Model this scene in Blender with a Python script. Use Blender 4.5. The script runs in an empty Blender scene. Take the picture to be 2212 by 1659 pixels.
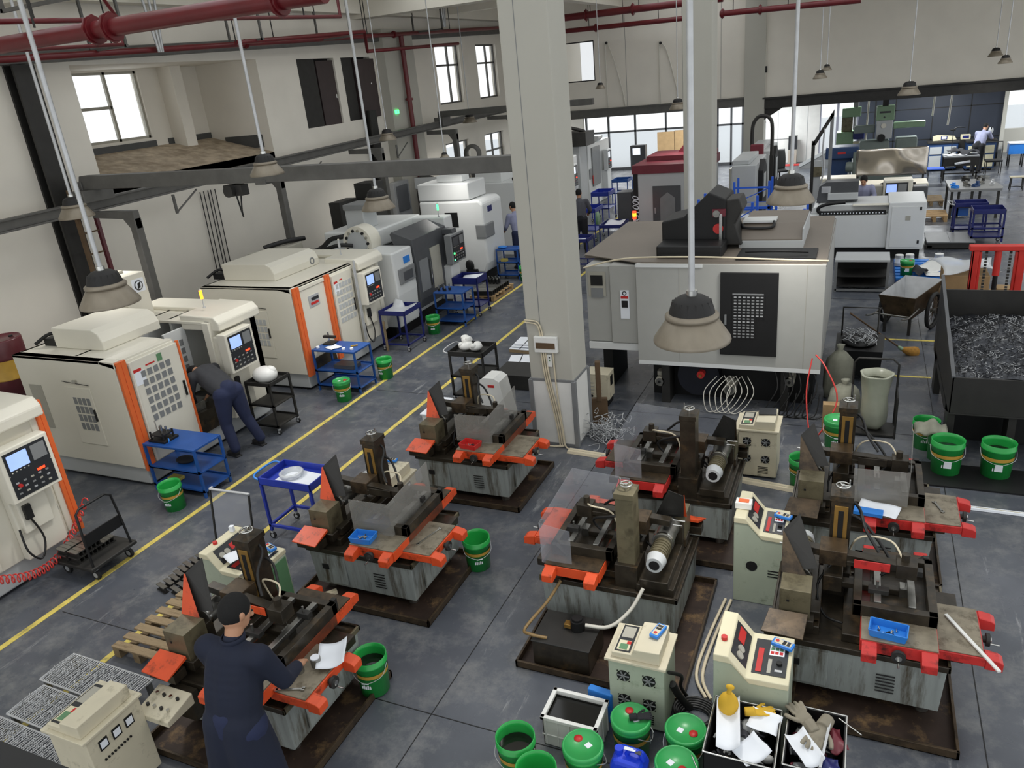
import bpy, bmesh, math, random
from mathutils import Matrix, Vector
R = math.radians
random.seed(7)
C = bpy.context.scene.collection
# ------------------------------------------------------------------ camera, world, light
FPX, CX, CY, CAMZ = 1652.0, 1106.0, 829.5, 4.7
RX = (0.91308259, 0.0682291, -0.40202609)      # world axes in camera coordinates (x right, y down, z forward)
RY = (0.39659884, -0.37782627, 0.83663413)
RZ = (-0.09481322, -0.92335914, -0.37204617)
cam = bpy.data.cameras.new('camera'); camo = bpy.data.objects.new('camera', cam); C.objects.link(camo)
cam.sensor_fit = 'HORIZONTAL'; cam.sensor_width = 36; cam.lens = FPX / 2212 * 36
cam.clip_start = 0.05; cam.clip_end = 300
rot = Matrix(((RX[0], -RX[1], -RX[2]), (RY[0], -RY[1], -RY[2]), (RZ[0], -RZ[1], -RZ[2])))
camo.matrix_world = Matrix.Translation((0, 0, CAMZ)) @ rot.to_4x4()
bpy.context.scene.camera = camo
def ray(u, v):
    c = (u - CX, v - CY, FPX)
    return Vector([sum(a * b for a, b in zip(r, c)) for r in (RX, RY, RZ)])
def G(u, v, z=0.0):      # point of height z
    r = ray(u, v); t = (z - CAMZ) / r.z; return Vector((r.x * t, r.y * t, z))
def AX(u, v, x):         # point on the plane X = x
    r = ray(u, v); t = x / r.x; return Vector((x, r.y * t, CAMZ + r.z * t))
def AY(u, v, y):
    r = ray(u, v); t = y / r.y; return Vector((r.x * t, y, CAMZ + r.z * t))
sc = bpy.context.scene
sc.view_settings.view_transform = 'Standard'; sc.view_settings.look = 'None'
sc.view_settings.gamma = 1; sc.view_settings.use_curve_mapping = False
sc.view_settings.exposure = 0.3
w = bpy.data.worlds.new('world'); sc.world = w; w.use_nodes = True
bg = w.node_tree.nodes['Background']; bg.inputs[0].default_value = (0.95, 0.98, 1.0, 1); bg.inputs[1].default_value = 1.05
LAMP_POWER = 14.0
# ------------------------------------------------------------------ materials
def lin(h):
    h = h.lstrip('#'); o = []
    for i in (0, 2, 4):
        c = int(h[i:i + 2], 16) / 255
        o.append(c / 12.92 if c <= 0.04045 else ((c + 0.055) / 1.055) ** 2.4)
    return tuple(o) + (1,)
MT = {}
def mat(n, col, rough=0.5, metal=0.0, var=0.12, scale=6.0, dirt=None, dirtamt=0.5, dscale=3.0, bump=0.0, emit=0, alpha=1.0, trans=0.0, stretch=None, coat=0.0, wave=None):
    m = bpy.data.materials.new(n); m.use_nodes = True; t = m.node_tree; N = t.nodes; L = t.links
    b = N['Principled BSDF']; c = lin(col)
    tc = N.new('ShaderNodeTexCoord'); src = tc.outputs['Object']
    if stretch:
        mp = N.new('ShaderNodeMapping'); mp.inputs['Scale'].default_value = stretch; L.new(src, mp.inputs[0]); src = mp.outputs[0]
    nz = N.new('ShaderNodeTexNoise'); nz.inputs['Scale'].default_value = scale; nz.inputs['Detail'].default_value = 5
    L.new(src, nz.inputs['Vector'])
    rp = N.new('ShaderNodeValToRGB'); e = rp.color_ramp.elements
    e[0].position = 0.3; e[1].position = 0.7
    e[0].color = tuple(x * (1 - var) for x in c[:3]) + (1,); e[1].color = tuple(min(1, x * (1 + var * .6)) for x in c[:3]) + (1,)
    L.new(nz.outputs['Fac'], rp.inputs[0]); out = rp.outputs[0]
    if dirt:
        n2 = N.new('ShaderNodeTexNoise'); n2.inputs['Scale'].default_value = dscale; n2.inputs['Detail'].default_value = 8; n2.inputs['Roughness'].default_value = .7
        L.new(src, n2.inputs['Vector'])
        r2 = N.new('ShaderNodeValToRGB'); f = r2.color_ramp.elements
        f[0].position = 0.62 - dirtamt * .3; f[1].position = 0.78 - dirtamt * .25
        f[0].color = (0, 0, 0, 1); f[1].color = (1, 1, 1, 1); L.new(n2.outputs['Fac'], r2.inputs[0])
        mx = N.new('ShaderNodeMixRGB'); L.new(r2.outputs[0], mx.inputs[0]); L.new(out, mx.inputs[1]); mx.inputs[2].default_value = lin(dirt)
        out = mx.outputs[0]
    L.new(out, b.inputs['Base Color'])
    b.inputs['Roughness'].default_value = rough; b.inputs['Metallic'].default_value = metal
    if coat: b.inputs['Coat Weight'].default_value = coat; b.inputs['Coat Roughness'].default_value = .15
    if bump:
        bp = N.new('ShaderNodeBump'); bp.inputs['Strength'].default_value = bump; bp.inputs['Distance'].default_value = .01
        L.new(nz.outputs['Fac'], bp.inputs['Height']); L.new(bp.outputs[0], b.inputs['Normal'])
    if emit: b.inputs['Emission Color'].default_value = c; b.inputs['Emission Strength'].default_value = emit
    if alpha < 1: b.inputs['Alpha'].default_value = alpha
    if trans: b.inputs['Transmission Weight'].default_value = trans; b.inputs['IOR'].default_value = 1.2
    MT[n] = m; return m
mat('wall', '#e4dfd4', .8, var=.04, scale=1.5)
mat('wall_white', '#b6b4aa', .7, var=.03, scale=1.5)
mat('ceil', '#e2ddd0', .8, var=.04, scale=1)
mat('rough_concrete', '#b4a48e', .9, var=.3, scale=5, dirt='#8b7c68', dirtamt=.5, bump=.6)
mat('skirt', '#4a4b4b', .5, var=.1)
mat('steel_dark', '#5f5e5b', .5, .2, var=.15)
mat('iron_black', '#2e2d2b', .55, .2, var=.2)
mat('black', '#0c0c0d', .55, var=.3)
mat('black_gloss', '#101012', .2, var=.2)
mat('rubber', '#1d1d1d', .7, var=.2)
mat('firepipe', '#66191f', .35, var=.15, scale=4)
mat('galv', '#c2c4c6', .35, .35, var=.15)
mat('chrome', '#c8c8c4', .2, 1, var=.1)
mat('steel', '#8e8d88', .35, .9, var=.25, scale=12)
mat('yellow_line', '#d9c563', .6, var=.15, scale=9, dirt='#8a8050', dirtamt=.35, dscale=8)
mat('shade_beige', '#8d8475', .42, .35, var=.1, stretch=(1, 1, .1), scale=14)
mat('lamp_black', '#1b1a1a', .6, var=.2)
mat('lens', '#ffffff', .3, emit=1.2)
mat('lens_lit', '#ffffff', .3, emit=6)
mat('cream', '#dcd8ca', .38, var=.03, scale=2)
mat('cream_dark', '#a9a69a', .45, var=.05)
mat('white_mach', '#d9dbda', .35, var=.03, scale=2)
mat('grey_mach', '#b7babb', .4, var=.04, scale=2)
mat('grey_mid', '#7f8182', .4, var=.06)
mat('grey_dark', '#4b4d50', .4, var=.08)
mat('roof_taupe', '#776e64', .55, var=.08, scale=1.5)
mat('orange', '#e06a33', .4, var=.05)
mat('edm_orange', '#dd5227', .42, var=.1, dirt='#5b2a17', dirtamt=.3, dscale=7)
mat('edm_orange_worn', '#7a3a24', .4, var=.2, dirt='#3f2c1e', dirtamt=.6, dscale=4)
mat('edm_red_worn', '#6a2722', .4, var=.2, dirt='#33221c', dirtamt=.6, dscale=4)
mat('big_mach', '#a9a9a4', .4, var=.03)
mat('edm_red', '#c8332f', .42, var=.1, dirt='#4a1a17', dirtamt=.35, dscale=7)
mat('edm_grey', '#939996', .45, var=.12, dirt='#4a4335', dirtamt=.42, dscale=2.2, stretch=(4, 4, .5))
mat('oily', '#3a342b', .32, .35, var=.45, scale=10, dirt='#5c4a33', dirtamt=.25, dscale=6, bump=.2)
mat('oily_brown', '#4f4130', .4, .4, var=.4, scale=8, dirt='#231c15', dirtamt=.45, dscale=5)
mat('oily_olive', '#6f6852', .42, .3, var=.25, scale=6, dirt='#3a3325', dirtamt=.45, dscale=4)
mat('table_dirty', '#8f8674', .45, .4, var=.3, scale=9, dirt='#4a3f2f', dirtamt=.4, dscale=6)
mat('rust_tray', '#3f322b', .5, .4, var=.3, dirt='#8a6f4c', dirtamt=.3, dscale=4)
mat('cab_beige', '#cdc5ad', .5, var=.06, dirt='#8d8670', dirtamt=.2, dscale=6)
mat('cab_green', '#aab3a0', .5, var=.06, dirt='#7d8672', dirtamt=.22, dscale=6)
mat('panel_green', '#5f8a63', .5, var=.08)
mat('console_cream', '#d5ceb0', .5, var=.05)
mat('panel_dark', '#2b2d30', .35, var=.1)
mat('screen', '#8fa8e8', .2, emit=.8)
mat('screen_white', '#dfe8f2', .2, emit=.9)
mat('green_lit', '#3ae06a', .3, emit=4)
mat('amber_lit', '#ff8a1e', .3, emit=4)
mat('red_lit', '#ff2a12', .3, emit=5)
mat('red', '#c22b28', .45, var=.08)
mat('lift_red', '#d2372f', .45, var=.1)
mat('red_dark', '#6e2330', .45, var=.08)
mat('blue_cart', '#1f4f96', .4, var=.1)
mat('blue_deep', '#2438a0', .4, var=.1)
mat('blue_navy', '#1d2566', .35, var=.1)
mat('blue_bright', '#2c7fd6', .4, var=.05)
mat('blue_jerry', '#1f3fd0', .3, var=.05)
mat('blue_rack', '#2a5fd0', .4, var=.08)
mat('bucket_green', '#2aa64c', .3, var=.06)
mat('lid_green', '#35a356', .32, var=.05)
mat('band', '#c39a3e', .5, var=.15)
mat('paper', '#e8ecf2', .7, var=.03)
mat('plastic_white', '#e6e6e2', .4, var=.04)
mat('plastic_film', '#dfe3e6', .25, var=.06, alpha=.6)
mat('clear', '#b9bcc4', .12, var=.05, alpha=.2)
mat('clear_smoky', '#a3a19b', .15, var=.1, scale=3, alpha=.4)
mat('glass', '#eef6fb', .05, alpha=.05)
mat('sack', '#8b8b7c', .8, var=.18, bump=.5, scale=8)
mat('bag_film', '#a3a594', .3, var=.12, bump=.6, scale=6)
mat('wood', '#948062', .75, var=.3, scale=3, stretch=(1, 8, 1), dirt='#5d4a33', dirtamt=.35)
mat('wood_dark', '#5f4a33', .7, var=.3, scale=4)
mat('carton', '#a68a63', .85, var=.12)
mat('shutter_brown', '#3b3030', .5)
mat('oilblack', '#100f0d', .08, var=.1)
mat('skin', '#b98a6c', .55, var=.05)
mat('hair', '#0a0908', .85, var=.3, scale=40)
mat('cloth_navy', '#151c30', .85, var=.18, scale=4, bump=.3)
mat('cloth_pants', '#1f2745', .85, var=.15, bump=.3)
mat('cloth_charcoal', '#35363a', .85, var=.15, bump=.3)
mat('cloth_grey', '#4c4d54', .85, var=.12)
mat('cloth_lilac', '#8e91ab', .85, var=.1)
mat('cloth_black', '#1a1b20', .85, var=.15)
mat('shoe', '#1a1a1c', .6); mat('sole', '#d5d2c8', .6)
mat('hose_cream', '#d5c9ae', .5, var=.08)
mat('cable_white', '#d4d1c6', .5, var=.05)
mat('hose_brown', '#8a7046', .4, var=.1)
mat('cable_black', '#191919', .5, var=.1)
mat('coil_red', '#d2413c', .35, var=.05)
mat('swarf', '#3c3e43', .3, .6, var=.6, scale=30)
mat('swarf_bright', '#b9bbbd', .3, .4, var=.5, scale=30)
mat('glove_yellow', '#d0a62d', .8, var=.12)
mat('glove_grey', '#8b8474', .85, var=.18, bump=.4)
mat('mach_green', '#86a383', .45, var=.06)
mat('mach_grey_green', '#6f7a75', .45, var=.08)
mat('mach_blue', '#24406b', .45, var=.08)
mat('steel_sheet', '#b9b2a8', .22, .9, var=.12, scale=1.2, bump=.5)
mat('door_maroon', '#5c2a30', .3, var=.15)
mat('door_frame', '#a5a7b8', .4, var=.05)
mat('brass', '#b08a4a', .35, .7, var=.2)
mat('broom', '#a2752f', .9, var=.3, scale=20)
mat('seat_blue', '#3340a8', .5)
# wall panels on the navy partition are separate geometry; floor has its own coating
def floor_mat():
    m = bpy.data.materials.new('floor_coating'); m.use_nodes = True; t = m.node_tree; N = t.nodes; L = t.links; b = N['Principled BSDF']
    tc = N.new('ShaderNodeTexCoord')
    def noise(s, d=8, r=.6, st=None):
        src = tc.outputs['Object']
        if st: mp = N.new('ShaderNodeMapping'); mp.inputs['Scale'].default_value = st; mp.inputs['Rotation'].default_value = (0, 0, .5); L.new(src, mp.inputs[0]); src = mp.outputs[0]
        n = N.new('ShaderNodeTexNoise'); n.inputs['Scale'].default_value = s; n.inputs['Detail'].default_value = d; n.inputs['Roughness'].default_value = r
        L.new(src, n.inputs['Vector']); return n.outputs['Fac']
    def ramp(x, a, b_, ca, cb):
        r = N.new('ShaderNodeValToRGB'); e = r.color_ramp.elements; e[0].position = a; e[1].position = b_; e[0].color = ca; e[1].color = cb
        L.new(x, r.inputs[0]); return r.outputs[0]
    base = ramp(noise(.8), .35, .7, lin('#454951'), lin('#5c6068'))
    sc_ = ramp(noise(2.2, 12, .75), .48, .75, (0, 0, 0, 1), (.8, .8, .8, 1))
    mx = N.new('ShaderNodeMixRGB'); L.new(sc_, mx.inputs[0]); L.new(base, mx.inputs[1]); mx.inputs[2].default_value = lin('#8b8b88')
    st = ramp(noise(3.5, 10, .8, (1, .12, 1)), .6, .7, (0, 0, 0, 1), (.75, .75, .75, 1))
    m2 = N.new('ShaderNodeMixRGB'); L.new(st, m2.inputs[0]); L.new(mx.outputs[0], m2.inputs[1]); m2.inputs[2].default_value = lin('#b0b1b1')
    dk = ramp(noise(.55, 6, .6), .6, .75, (0, 0, 0, 1), (.6, .6, .6, 1))
    m3 = N.new('ShaderNodeMixRGB'); L.new(dk, m3.inputs[0]); L.new(m2.outputs[0], m3.inputs[1]); m3.inputs[2].default_value = lin('#33353a')
    L.new(m3.outputs[0], b.inputs['Base Color'])
    L.new(ramp(noise(1.4, 8), .3, .75, (.2, .2, .2, 1), (.5, .5, .5, 1)), b.inputs['Roughness'])
    b.inputs['Specular IOR Level'].default_value = .55
    bp = N.new('ShaderNodeBump'); bp.inputs['Strength'].default_value = .12; bp.inputs['Distance'].default_value = .01
    L.new(noise(2.5, 8), bp.inputs['Height']); L.new(bp.outputs[0], b.inputs['Normal']); MT['floor'] = m
floor_mat()
# ------------------------------------------------------------------ mesh builder
class M:
    def __init__(s, d='cream', T=None):
        s.v = []; s.f = []; s.k = []; s.s = []; s.d = d; s.T = T or Matrix.Identity(4)
    def add(s, vs, fs, k=None, sm=False):
        o = len(s.v); s.v += [s.T @ Vector(p) for p in vs]
        for f in fs: s.f.append([i + o for i in f]); s.k.append(k or s.d); s.s.append(sm)
        return s
    def box(s, x0, y0, z0, x1, y1, z1, k=None):
        return s.add([(x0, y0, z0), (x1, y0, z0), (x1, y1, z0), (x0, y1, z0), (x0, y0, z1), (x1, y0, z1), (x1, y1, z1), (x0, y1, z1)],
                     [(0, 3, 2, 1), (4, 5, 6, 7), (0, 1, 5, 4), (1, 2, 6, 5), (2, 3, 7, 6), (3, 0, 4, 7)], k)
    def hexa(s, b, t, k=None):   # 4 bottom + 4 top points
        return s.add(list(b) + list(t), [(0, 3, 2, 1), (4, 5, 6, 7), (0, 1, 5, 4), (1, 2, 6, 5), (2, 3, 7, 6), (3, 0, 4, 7)], k)
    def cyl(s, p, q, r, k=None, r1=None, n=16, sm=True, cap=True):
        p = Vector(p); q = Vector(q); r1 = r if r1 is None else r1; d = (q - p).normalized()
        a = d.orthogonal().normalized(); b = d.cross(a); vs = []
        for c, rr in ((p, r), (q, r1)):
            for i in range(n):
                t = 2 * math.pi * i / n; vs.append(c + a * math.cos(t) * rr + b * math.sin(t) * rr)
        s.add(vs, [(i, (i + 1) % n, n + (i + 1) % n, n + i) for i in range(n)], k, sm)
        if cap: s.add(vs, [tuple(range(n - 1, -1, -1)), tuple(range(n, 2 * n))], k)
        return s
    def lathe(s, pr, c=(0, 0, 0), k=None, n=28, sm=True, ax='z'):
        vs = []
        for r, z in pr:
            for i in range(n):
                t = 2 * math.pi * i / n; x, y = r * math.cos(t), r * math.sin(t)
                p = (x, y, z) if ax == 'z' else ((z, x, y) if ax == 'x' else (x, z, y))
                vs.append((c[0] + p[0], c[1] + p[1], c[2] + p[2]))
        fs = []
        for j in range(len(pr) - 1):
            for i in range(n): fs.append((j * n + i, j * n + (i + 1) % n, (j + 1) * n + (i + 1) % n, (j + 1) * n + i))
        s.add(vs, fs, k, sm)
        if pr[0][0] > .0001 and pr[0][0] < .0: pass
        return s
    def prism(s, pts, ax, a, b, k=None):
        n = len(pts); vs = []
        for h in (a, b):
            for p in pts:
                vs.append((h, p[0], p[1]) if ax == 'x' else ((p[0], h, p[1]) if ax == 'y' else (p[0], p[1], h)))
        return s.add(vs, [tuple(range(n - 1, -1, -1)), tuple(range(n, 2 * n))] + [(i, (i + 1) % n, n + (i + 1) % n, n + i) for i in range(n)], k)
    def tube(s, pts, r, k=None, n=8, smooth=True, cap=True):
        P = [Vector(p) for p in pts]
        if smooth and len(P) > 2:
            Q = []; E = [P[0]] + P + [P[-1]]
            for i in range(1, len(E) - 2):
                for t in (0, .2, .4, .6, .8):
                    a, b, c, d = E[i - 1], E[i], E[i + 1], E[i + 2]
                    Q.append(.5 * ((2 * b) + (c - a) * t + (2 * a - 5 * b + 4 * c - d) * t * t + (3 * b - a - 3 * c + d) * t ** 3))
            Q.append(P[-1]); P = Q
        vs = []; u = None
        for i, p in enumerate(P):
            d = (P[min(i + 1, len(P) - 1)] - P[max(i - 1, 0)])
            if d.length < 1e-6: d = Vector((0, 0, 1))
            d.normalize()
            if u is None: u = d.orthogonal().normalized()
            u = (u - d * u.dot(d))
            if u.length < 1e-4: u = d.orthogonal()
            u.normalize(); w_ = d.cross(u)
            for j in range(n):
                t = 2 * math.pi * j / n; vs.append(p + u * math.cos(t) * r + w_ * math.sin(t) * r)
        fs = []
        for i in range(len(P) - 1):
            for j in range(n): fs.append((i * n + j, i * n + (j + 1) % n, (i + 1) * n + (j + 1) % n, (i + 1) * n + j))
        s.add(vs, fs, k, True)
        if cap: s.add(vs, [tuple(range(n - 1, -1, -1)), tuple(range(len(vs) - n, len(vs)))], k)
        return s
    def sph(s, c, r, k=None, n=14, m=9):
        if isinstance(r, (int, float)): r = (r, r, r)
        vs = [(c[0], c[1], c[2] - r[2])]
        for j in range(1, m):
            ph = math.pi * j / m
            for i in range(n):
                t = 2 * math.pi * i / n
                vs.append((c[0] + r[0] * math.sin(ph) * math.cos(t), c[1] + r[1] * math.sin(ph) * math.sin(t), c[2] - r[2] * math.cos(ph)))
        vs.append((c[0], c[1], c[2] + r[2])); fs = []
        for i in range(n): fs.append((0, 1 + (i + 1) % n, 1 + i)); fs.append((len(vs) - 1, len(vs) - 1 - n + i, len(vs) - 1 - n + (i + 1) % n))
        for j in range(m - 2):
            for i in range(n):
                a = 1 + j * n; fs.append((a + i, a + (i + 1) % n, a + n + (i + 1) % n, a + n + i))
        return s.add(vs, fs, k, True)
    def grid(s, fn, nu, nv, k=None, sm=True, th=0):
        vs = [fn(i / nu, j / nv) for j in range(nv + 1) for i in range(nu + 1)]; w_ = nu + 1
        fs = [(j * w_ + i, j * w_ + i + 1, (j + 1) * w_ + i + 1, (j + 1) * w_ + i) for j in range(nv) for i in range(nu)]
        return s.add(vs, fs, k, sm)
    def wheel(s, c, r, w_, ax='y', k='rubber', hub='galv'):
        d = Vector((0, w_ / 2, 0)) if ax == 'y' else Vector((w_ / 2, 0, 0)); c = Vector(c)
        s.cyl(c - d, c + d, r, k, n=18); s.cyl(c - d * 1.1, c + d * 1.1, r * .55, hub, n=14); return s
    def put(s, name, parent=None, bev=0.0, solid=0.0, remesh=0.0, loc=None, rz=0, smooth_it=0, **kw):
        me = bpy.data.meshes.new(name); me.from_pydata([tuple(p) for p in s.v], [], s.f)
        ks = []
        for k in s.k:
            if k not in ks: ks.append(k)
        for k in ks: me.materials.append(MT[k])
        for p, k, sm in zip(me.polygons, s.k, s.s): p.material_index = ks.index(k); p.use_smooth = sm
        me.update()
        o = bpy.data.objects.new(name, me); C.objects.link(o)
        if parent is not None: o.parent = parent
        if loc is not None: o.location = loc
        if rz: o.rotation_euler = (0, 0, rz)
        if remesh:
            r = o.modifiers.new('r', 'REMESH'); r.mode = 'VOXEL'; r.voxel_size = remesh; r.use_smooth_shade = True
            if smooth_it: q = o.modifiers.new('s', 'SMOOTH'); q.iterations = smooth_it; q.factor = .5
        if solid: q = o.modifiers.new('so', 'SOLIDIFY'); q.thickness = solid; q.offset = 0
        if bev:
            q = o.modifiers.new('b', 'BEVEL'); q.width = bev; q.segments = 2; q.limit_method = 'ANGLE'; q.angle_limit = R(40); q.use_clamp_overlap = True
        for a, b in kw.items():
            if b: o[a] = b
        return o
def tag(o, label, cat, group=None, kind=None):
    o['label'] = label; o['category'] = cat
    if group: o['group'] = group
    if kind: o['kind'] = kind
    return o
def T(name, label, cat, loc=(0, 0, 0), rz=0, group=None, kind=None):
    o = bpy.data.objects.new(name, None); C.objects.link(o); o.empty_display_size = .1
    o.location = loc; o.rotation_euler = (0, 0, rz); return tag(o, label, cat, group, kind)
def cp(root, loc, rz=0, label=None, group=None, scale=None):
    def rec(o, par):
        c = o.copy(); C.objects.link(c)
        if par is not None: c.parent = par
        for ch in o.children: rec(ch, c)
        return c
    r = rec(root, None); r.location = loc; r.rotation_euler = (0, 0, rz)
    if label: r['label'] = label
    if group: r['group'] = group
    if scale: r.scale = scale
    return r
def S(m, name, **kw):
    o = m.put(name, **kw); o['kind'] = 'structure'; return o
def text(s, size, k, name, parent, loc, rot, depth=.002, shear=0.0):
    cu = bpy.data.curves.new('t', 'FONT'); cu.body = s; cu.size = size; cu.extrude = depth; cu.align_x = 'CENTER'; cu.align_y = 'CENTER'; cu.shear = shear
    to = bpy.data.objects.new('t', cu); C.objects.link(to); bpy.context.view_layer.update()
    me = bpy.data.meshes.new_from_object(to); bpy.data.objects.remove(to); bpy.data.curves.remove(cu)
    me.materials.clear(); me.materials.append(MT[k])
    o = bpy.data.objects.new(name, me); C.objects.link(o); o.parent = parent; o.location = loc; o.rotation_euler = rot
    return o
# ------------------------------------------------------------------ the building
CEIL = 7.25; XW = -12.5; YF = 28.6; YB = 37.0
f = M('floor'); f.box(-16, -6, -.1, 14, 37.2, 0); S(f, 'floor')
g = M('yellow_line'); g.box(-7.44, -3, 0, -7.37, 36, .004); S(g, 'trim_1')
g = M('yellow_line'); g.box(-6.23, -3, 0, -6.16, 24, .004); S(g, 'trim_2')
g = M('yellow_line'); g.box(-.2, 13.55, 0, 1.3, 13.61, .004); g.box(.2, 11.9, 0, 1.1, 11.95, .004); S(g, 'trim_3')
# saw-cut floor joints
g = M('black')
for yy in (3.9, 9.9, 15.9): g.box(-7.3, yy, 0, 4, yy + .008, .002)
for xx in (-2.9, 1.05): g.box(xx, 0, 0, xx + .008, 20, .002)
S(g, 'trim_4')
c = M('ceil'); c.box(-16, -6, CEIL, -10.8, 30, CEIL + .2); c.box(13, -6, CEIL, 14, 30, CEIL + .2); c.box(-10.8, 18.6, CEIL, -7, 30, CEIL + .2); c.box(-7, 18.6, CEIL, 13, 19.6, CEIL + .2); c.box(-7, 23.2, CEIL, 13, 23.9, CEIL + .2); c.box(-7, 27.9, CEIL, 13, 30, CEIL + .2); c.box(-3.5, 23.9, CEIL, 13, 27.9, CEIL + .2)
for (a_, b_) in ((-6, -5), (-1.2, -.4), (3.6, 4.6), (8.7, 9.6), (13.6, 14.5)): c.box(-10.8, a_, CEIL, 13, b_, CEIL + .2)
S(c, 'ceiling')   # unseen, unglazed roof openings added to let more daylight into the hall
bm_ = M('ceil')
for yy in (-1, 9.1, 18.9): bm_.box(-12.5, yy - .25, 6.45, 14, yy + .25, CEIL)
for xx in (-12.3, -8.2, -3.57, 1.2, 6): bm_.box(xx - .15, -6, 6.55, xx + .15, 28.6, CEIL)
for yy in (4, 14, 23.5): bm_.box(-12.5, yy - .12, 6.65, 14, yy + .12, CEIL)
S(bm_, 'trim_5')
# left wall with its openings
def wall_x(m, x0, x1, y0, y1, z0, z1, holes, k=None):
    ys = sorted({y0, y1, *[h[0] for h in holes], *[h[1] for h in holes]}); zs = sorted({z0, z1, *[h[2] for h in holes], *[h[3] for h in holes]})
    for a, b in zip(ys, ys[1:]):
        run = None
        for c_, d_ in zip(zs, zs[1:]):
            my, mz = (a + b) / 2, (c_ + d_) / 2
            if any(h[0] < my < h[1] and h[2] < mz < h[3] for h in holes): continue
            m.box(x0, a, c_, x1, b, d_, k)
def wall_y(m, y0, y1, x0, x1, z0, z1, holes, k=None):
    xs = sorted({x0, x1, *[h[0] for h in holes], *[h[1] for h in holes]}); zs = sorted({z0, z1, *[h[2] for h in holes], *[h[3] for h in holes]})
    for a, b in zip(xs, xs[1:]):
        for c_, d_ in zip(zs, zs[1:]):
            mx, mz = (a + b) / 2, (c_ + d_) / 2
            if any(h[0] < mx < h[1] and h[2] < mz < h[3] for h in holes): continue
            m.box(a, y0, c_, b, y1, d_, k)
WIN = [(22.9, 24.6, 4.05, 5.82), (25.85, 27.5, 4.05, 5.82), (29.5, 31.2, 4.05, 5.82)]
WLO = [(22.9, 24.6, 1.25, 2.85), (25.85, 27.5, 1.25, 2.85), (29.5, 31.2, 1.25, 2.85), (32.5, 34.5, 1.25, 2.85)]
SH = [(16.05, 17.55, 3.98, 5.55), (17.85, 19.2, 4.0, 5.55)]
REC = (9.95, 14.65, 3.6, 5.58)
wl = M('wall'); wall_x(wl, XW - .25, XW, -6, YB, 0, CEIL, [REC] + WIN + WLO + SH); S(wl, 'wall_left')
# the open bay behind the left wall, with its window
rc = M('wall')
XR = -14.3
W0 = (11.35, 12.95, 4.2, 5.56)
wall_x(rc, XR - .2, XR, 9.6, 15, 3.4, 6.0, [W0])
rc.box(XR, 9.7, 3.4, XW - .25, 9.95, 6.0); rc.box(XR, 14.65, 3.4, XW - .25, 14.9, 6.0)
rc.box(XR, 13.5, 3.6, XR + .4, 13.8, 5.6)
rc.box(XR, 9.6, 5.6, XW - .25, 15, 5.8)
S(rc, 'wall_recess')
rf = M('rough_concrete')
rf.hexa([(XR, 9.95, 3.4), (XW, 9.95, 3.4), (XW, 14.65, 3.4), (XR, 14.65, 3.4)], [(XR, 9.95, 4.02), (XW, 9.95, 3.6), (XW, 14.65, 3.6), (XR, 14.65, 4.02)]); S(rf, 'floor_recess')
sk = M('skirt'); sk.box(XR, 9.95, 4.0, XR + .03, 13, 4.14); sk.box(XR + .45, 14.62, 3.72, XW - .25, 14.65, 4.0); sk.box(XR, 13.35, 4.0, XR + .03, 14.65, 4.14); S(sk, 'baseboard_recess')
def window(n, x, y0, y1, z0, z1, ymid=.5, zr=.5, k='steel_dark', d=.06):
    o = M(k); e = .05
    o.box(x - d, y0, z0, x, y1, z0 + e).box(x - d, y0, z1 - e, x, y1, z1).box(x - d, y0, z0, x, y0 + e, z1).box(x - d, y1 - e, z0, x, y1, z1)
    ym = y0 + (y1 - y0) * ymid; zm = z0 + (z1 - z0) * zr
    o.box(x - d, ym - .03, z0, x, ym + .03, z1).box(x - d, y0, zm - .03, x, y1 if zr != .5 else ym, zm + .03)
    fr = S(o, 'window_%d' % n)
    p = M('glass'); p.box(x - .035, y0 + e, z0 + e, x - .025, y1 - e, z1 - e); p.put('pane', fr)
    return fr
nw = 1
window(nw, XR - .05, *W0, ymid=.5, zr=.5, k='cream_dark')
for h in WIN: nw += 1; window(nw, XW - .1, *h, ymid=.6, zr=.66)
for h in WLO: nw += 1; window(nw, XW - .1, *h, ymid=.5, zr=.62)
# dark shutters in the two blind openings
sh = M('black')
for (a, b, c_, d_) in SH: sh.box(XW - .24, a, c_, XW - .2, b, d_)
sh.box(XW - .2, 16.05, 3.98, XW - .02, 16.75, 5.55, 'iron_black'); sh.box(XW - .2, 17.85, 4.0, XW - .02, 18.35, 5.55, 'iron_black')
S(sh, 'trim_6')
def plain(m, name, label, cat, **kw):
    o = m.put(name, **{k: v for k, v in kw.items() if k in ('bev', 'solid', 'loc', 'rz', 'remesh')})
    return tag(o, label, cat, kw.get('group'), kw.get('kind'))
m = M('shutter_brown'); m.box(XW - .1, 16.85, 3.98, XW - .05, 17.55, 5.5); m.box(XW - .05, 17.45, 4.6, XW - .02, 17.5, 4.7, 'chrome')
S(m, 'trim_19', bev=.005)
m = M('shutter_brown'); m.box(XW - .1, 18.42, 4.02, XW + .05, 19.3, 5.5); m.box(XW + .05, 19.0, 4.85, XW + .07, 19.04, 4.9, 'chrome')
S(m, 'trim_20', bev=.005)
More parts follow.
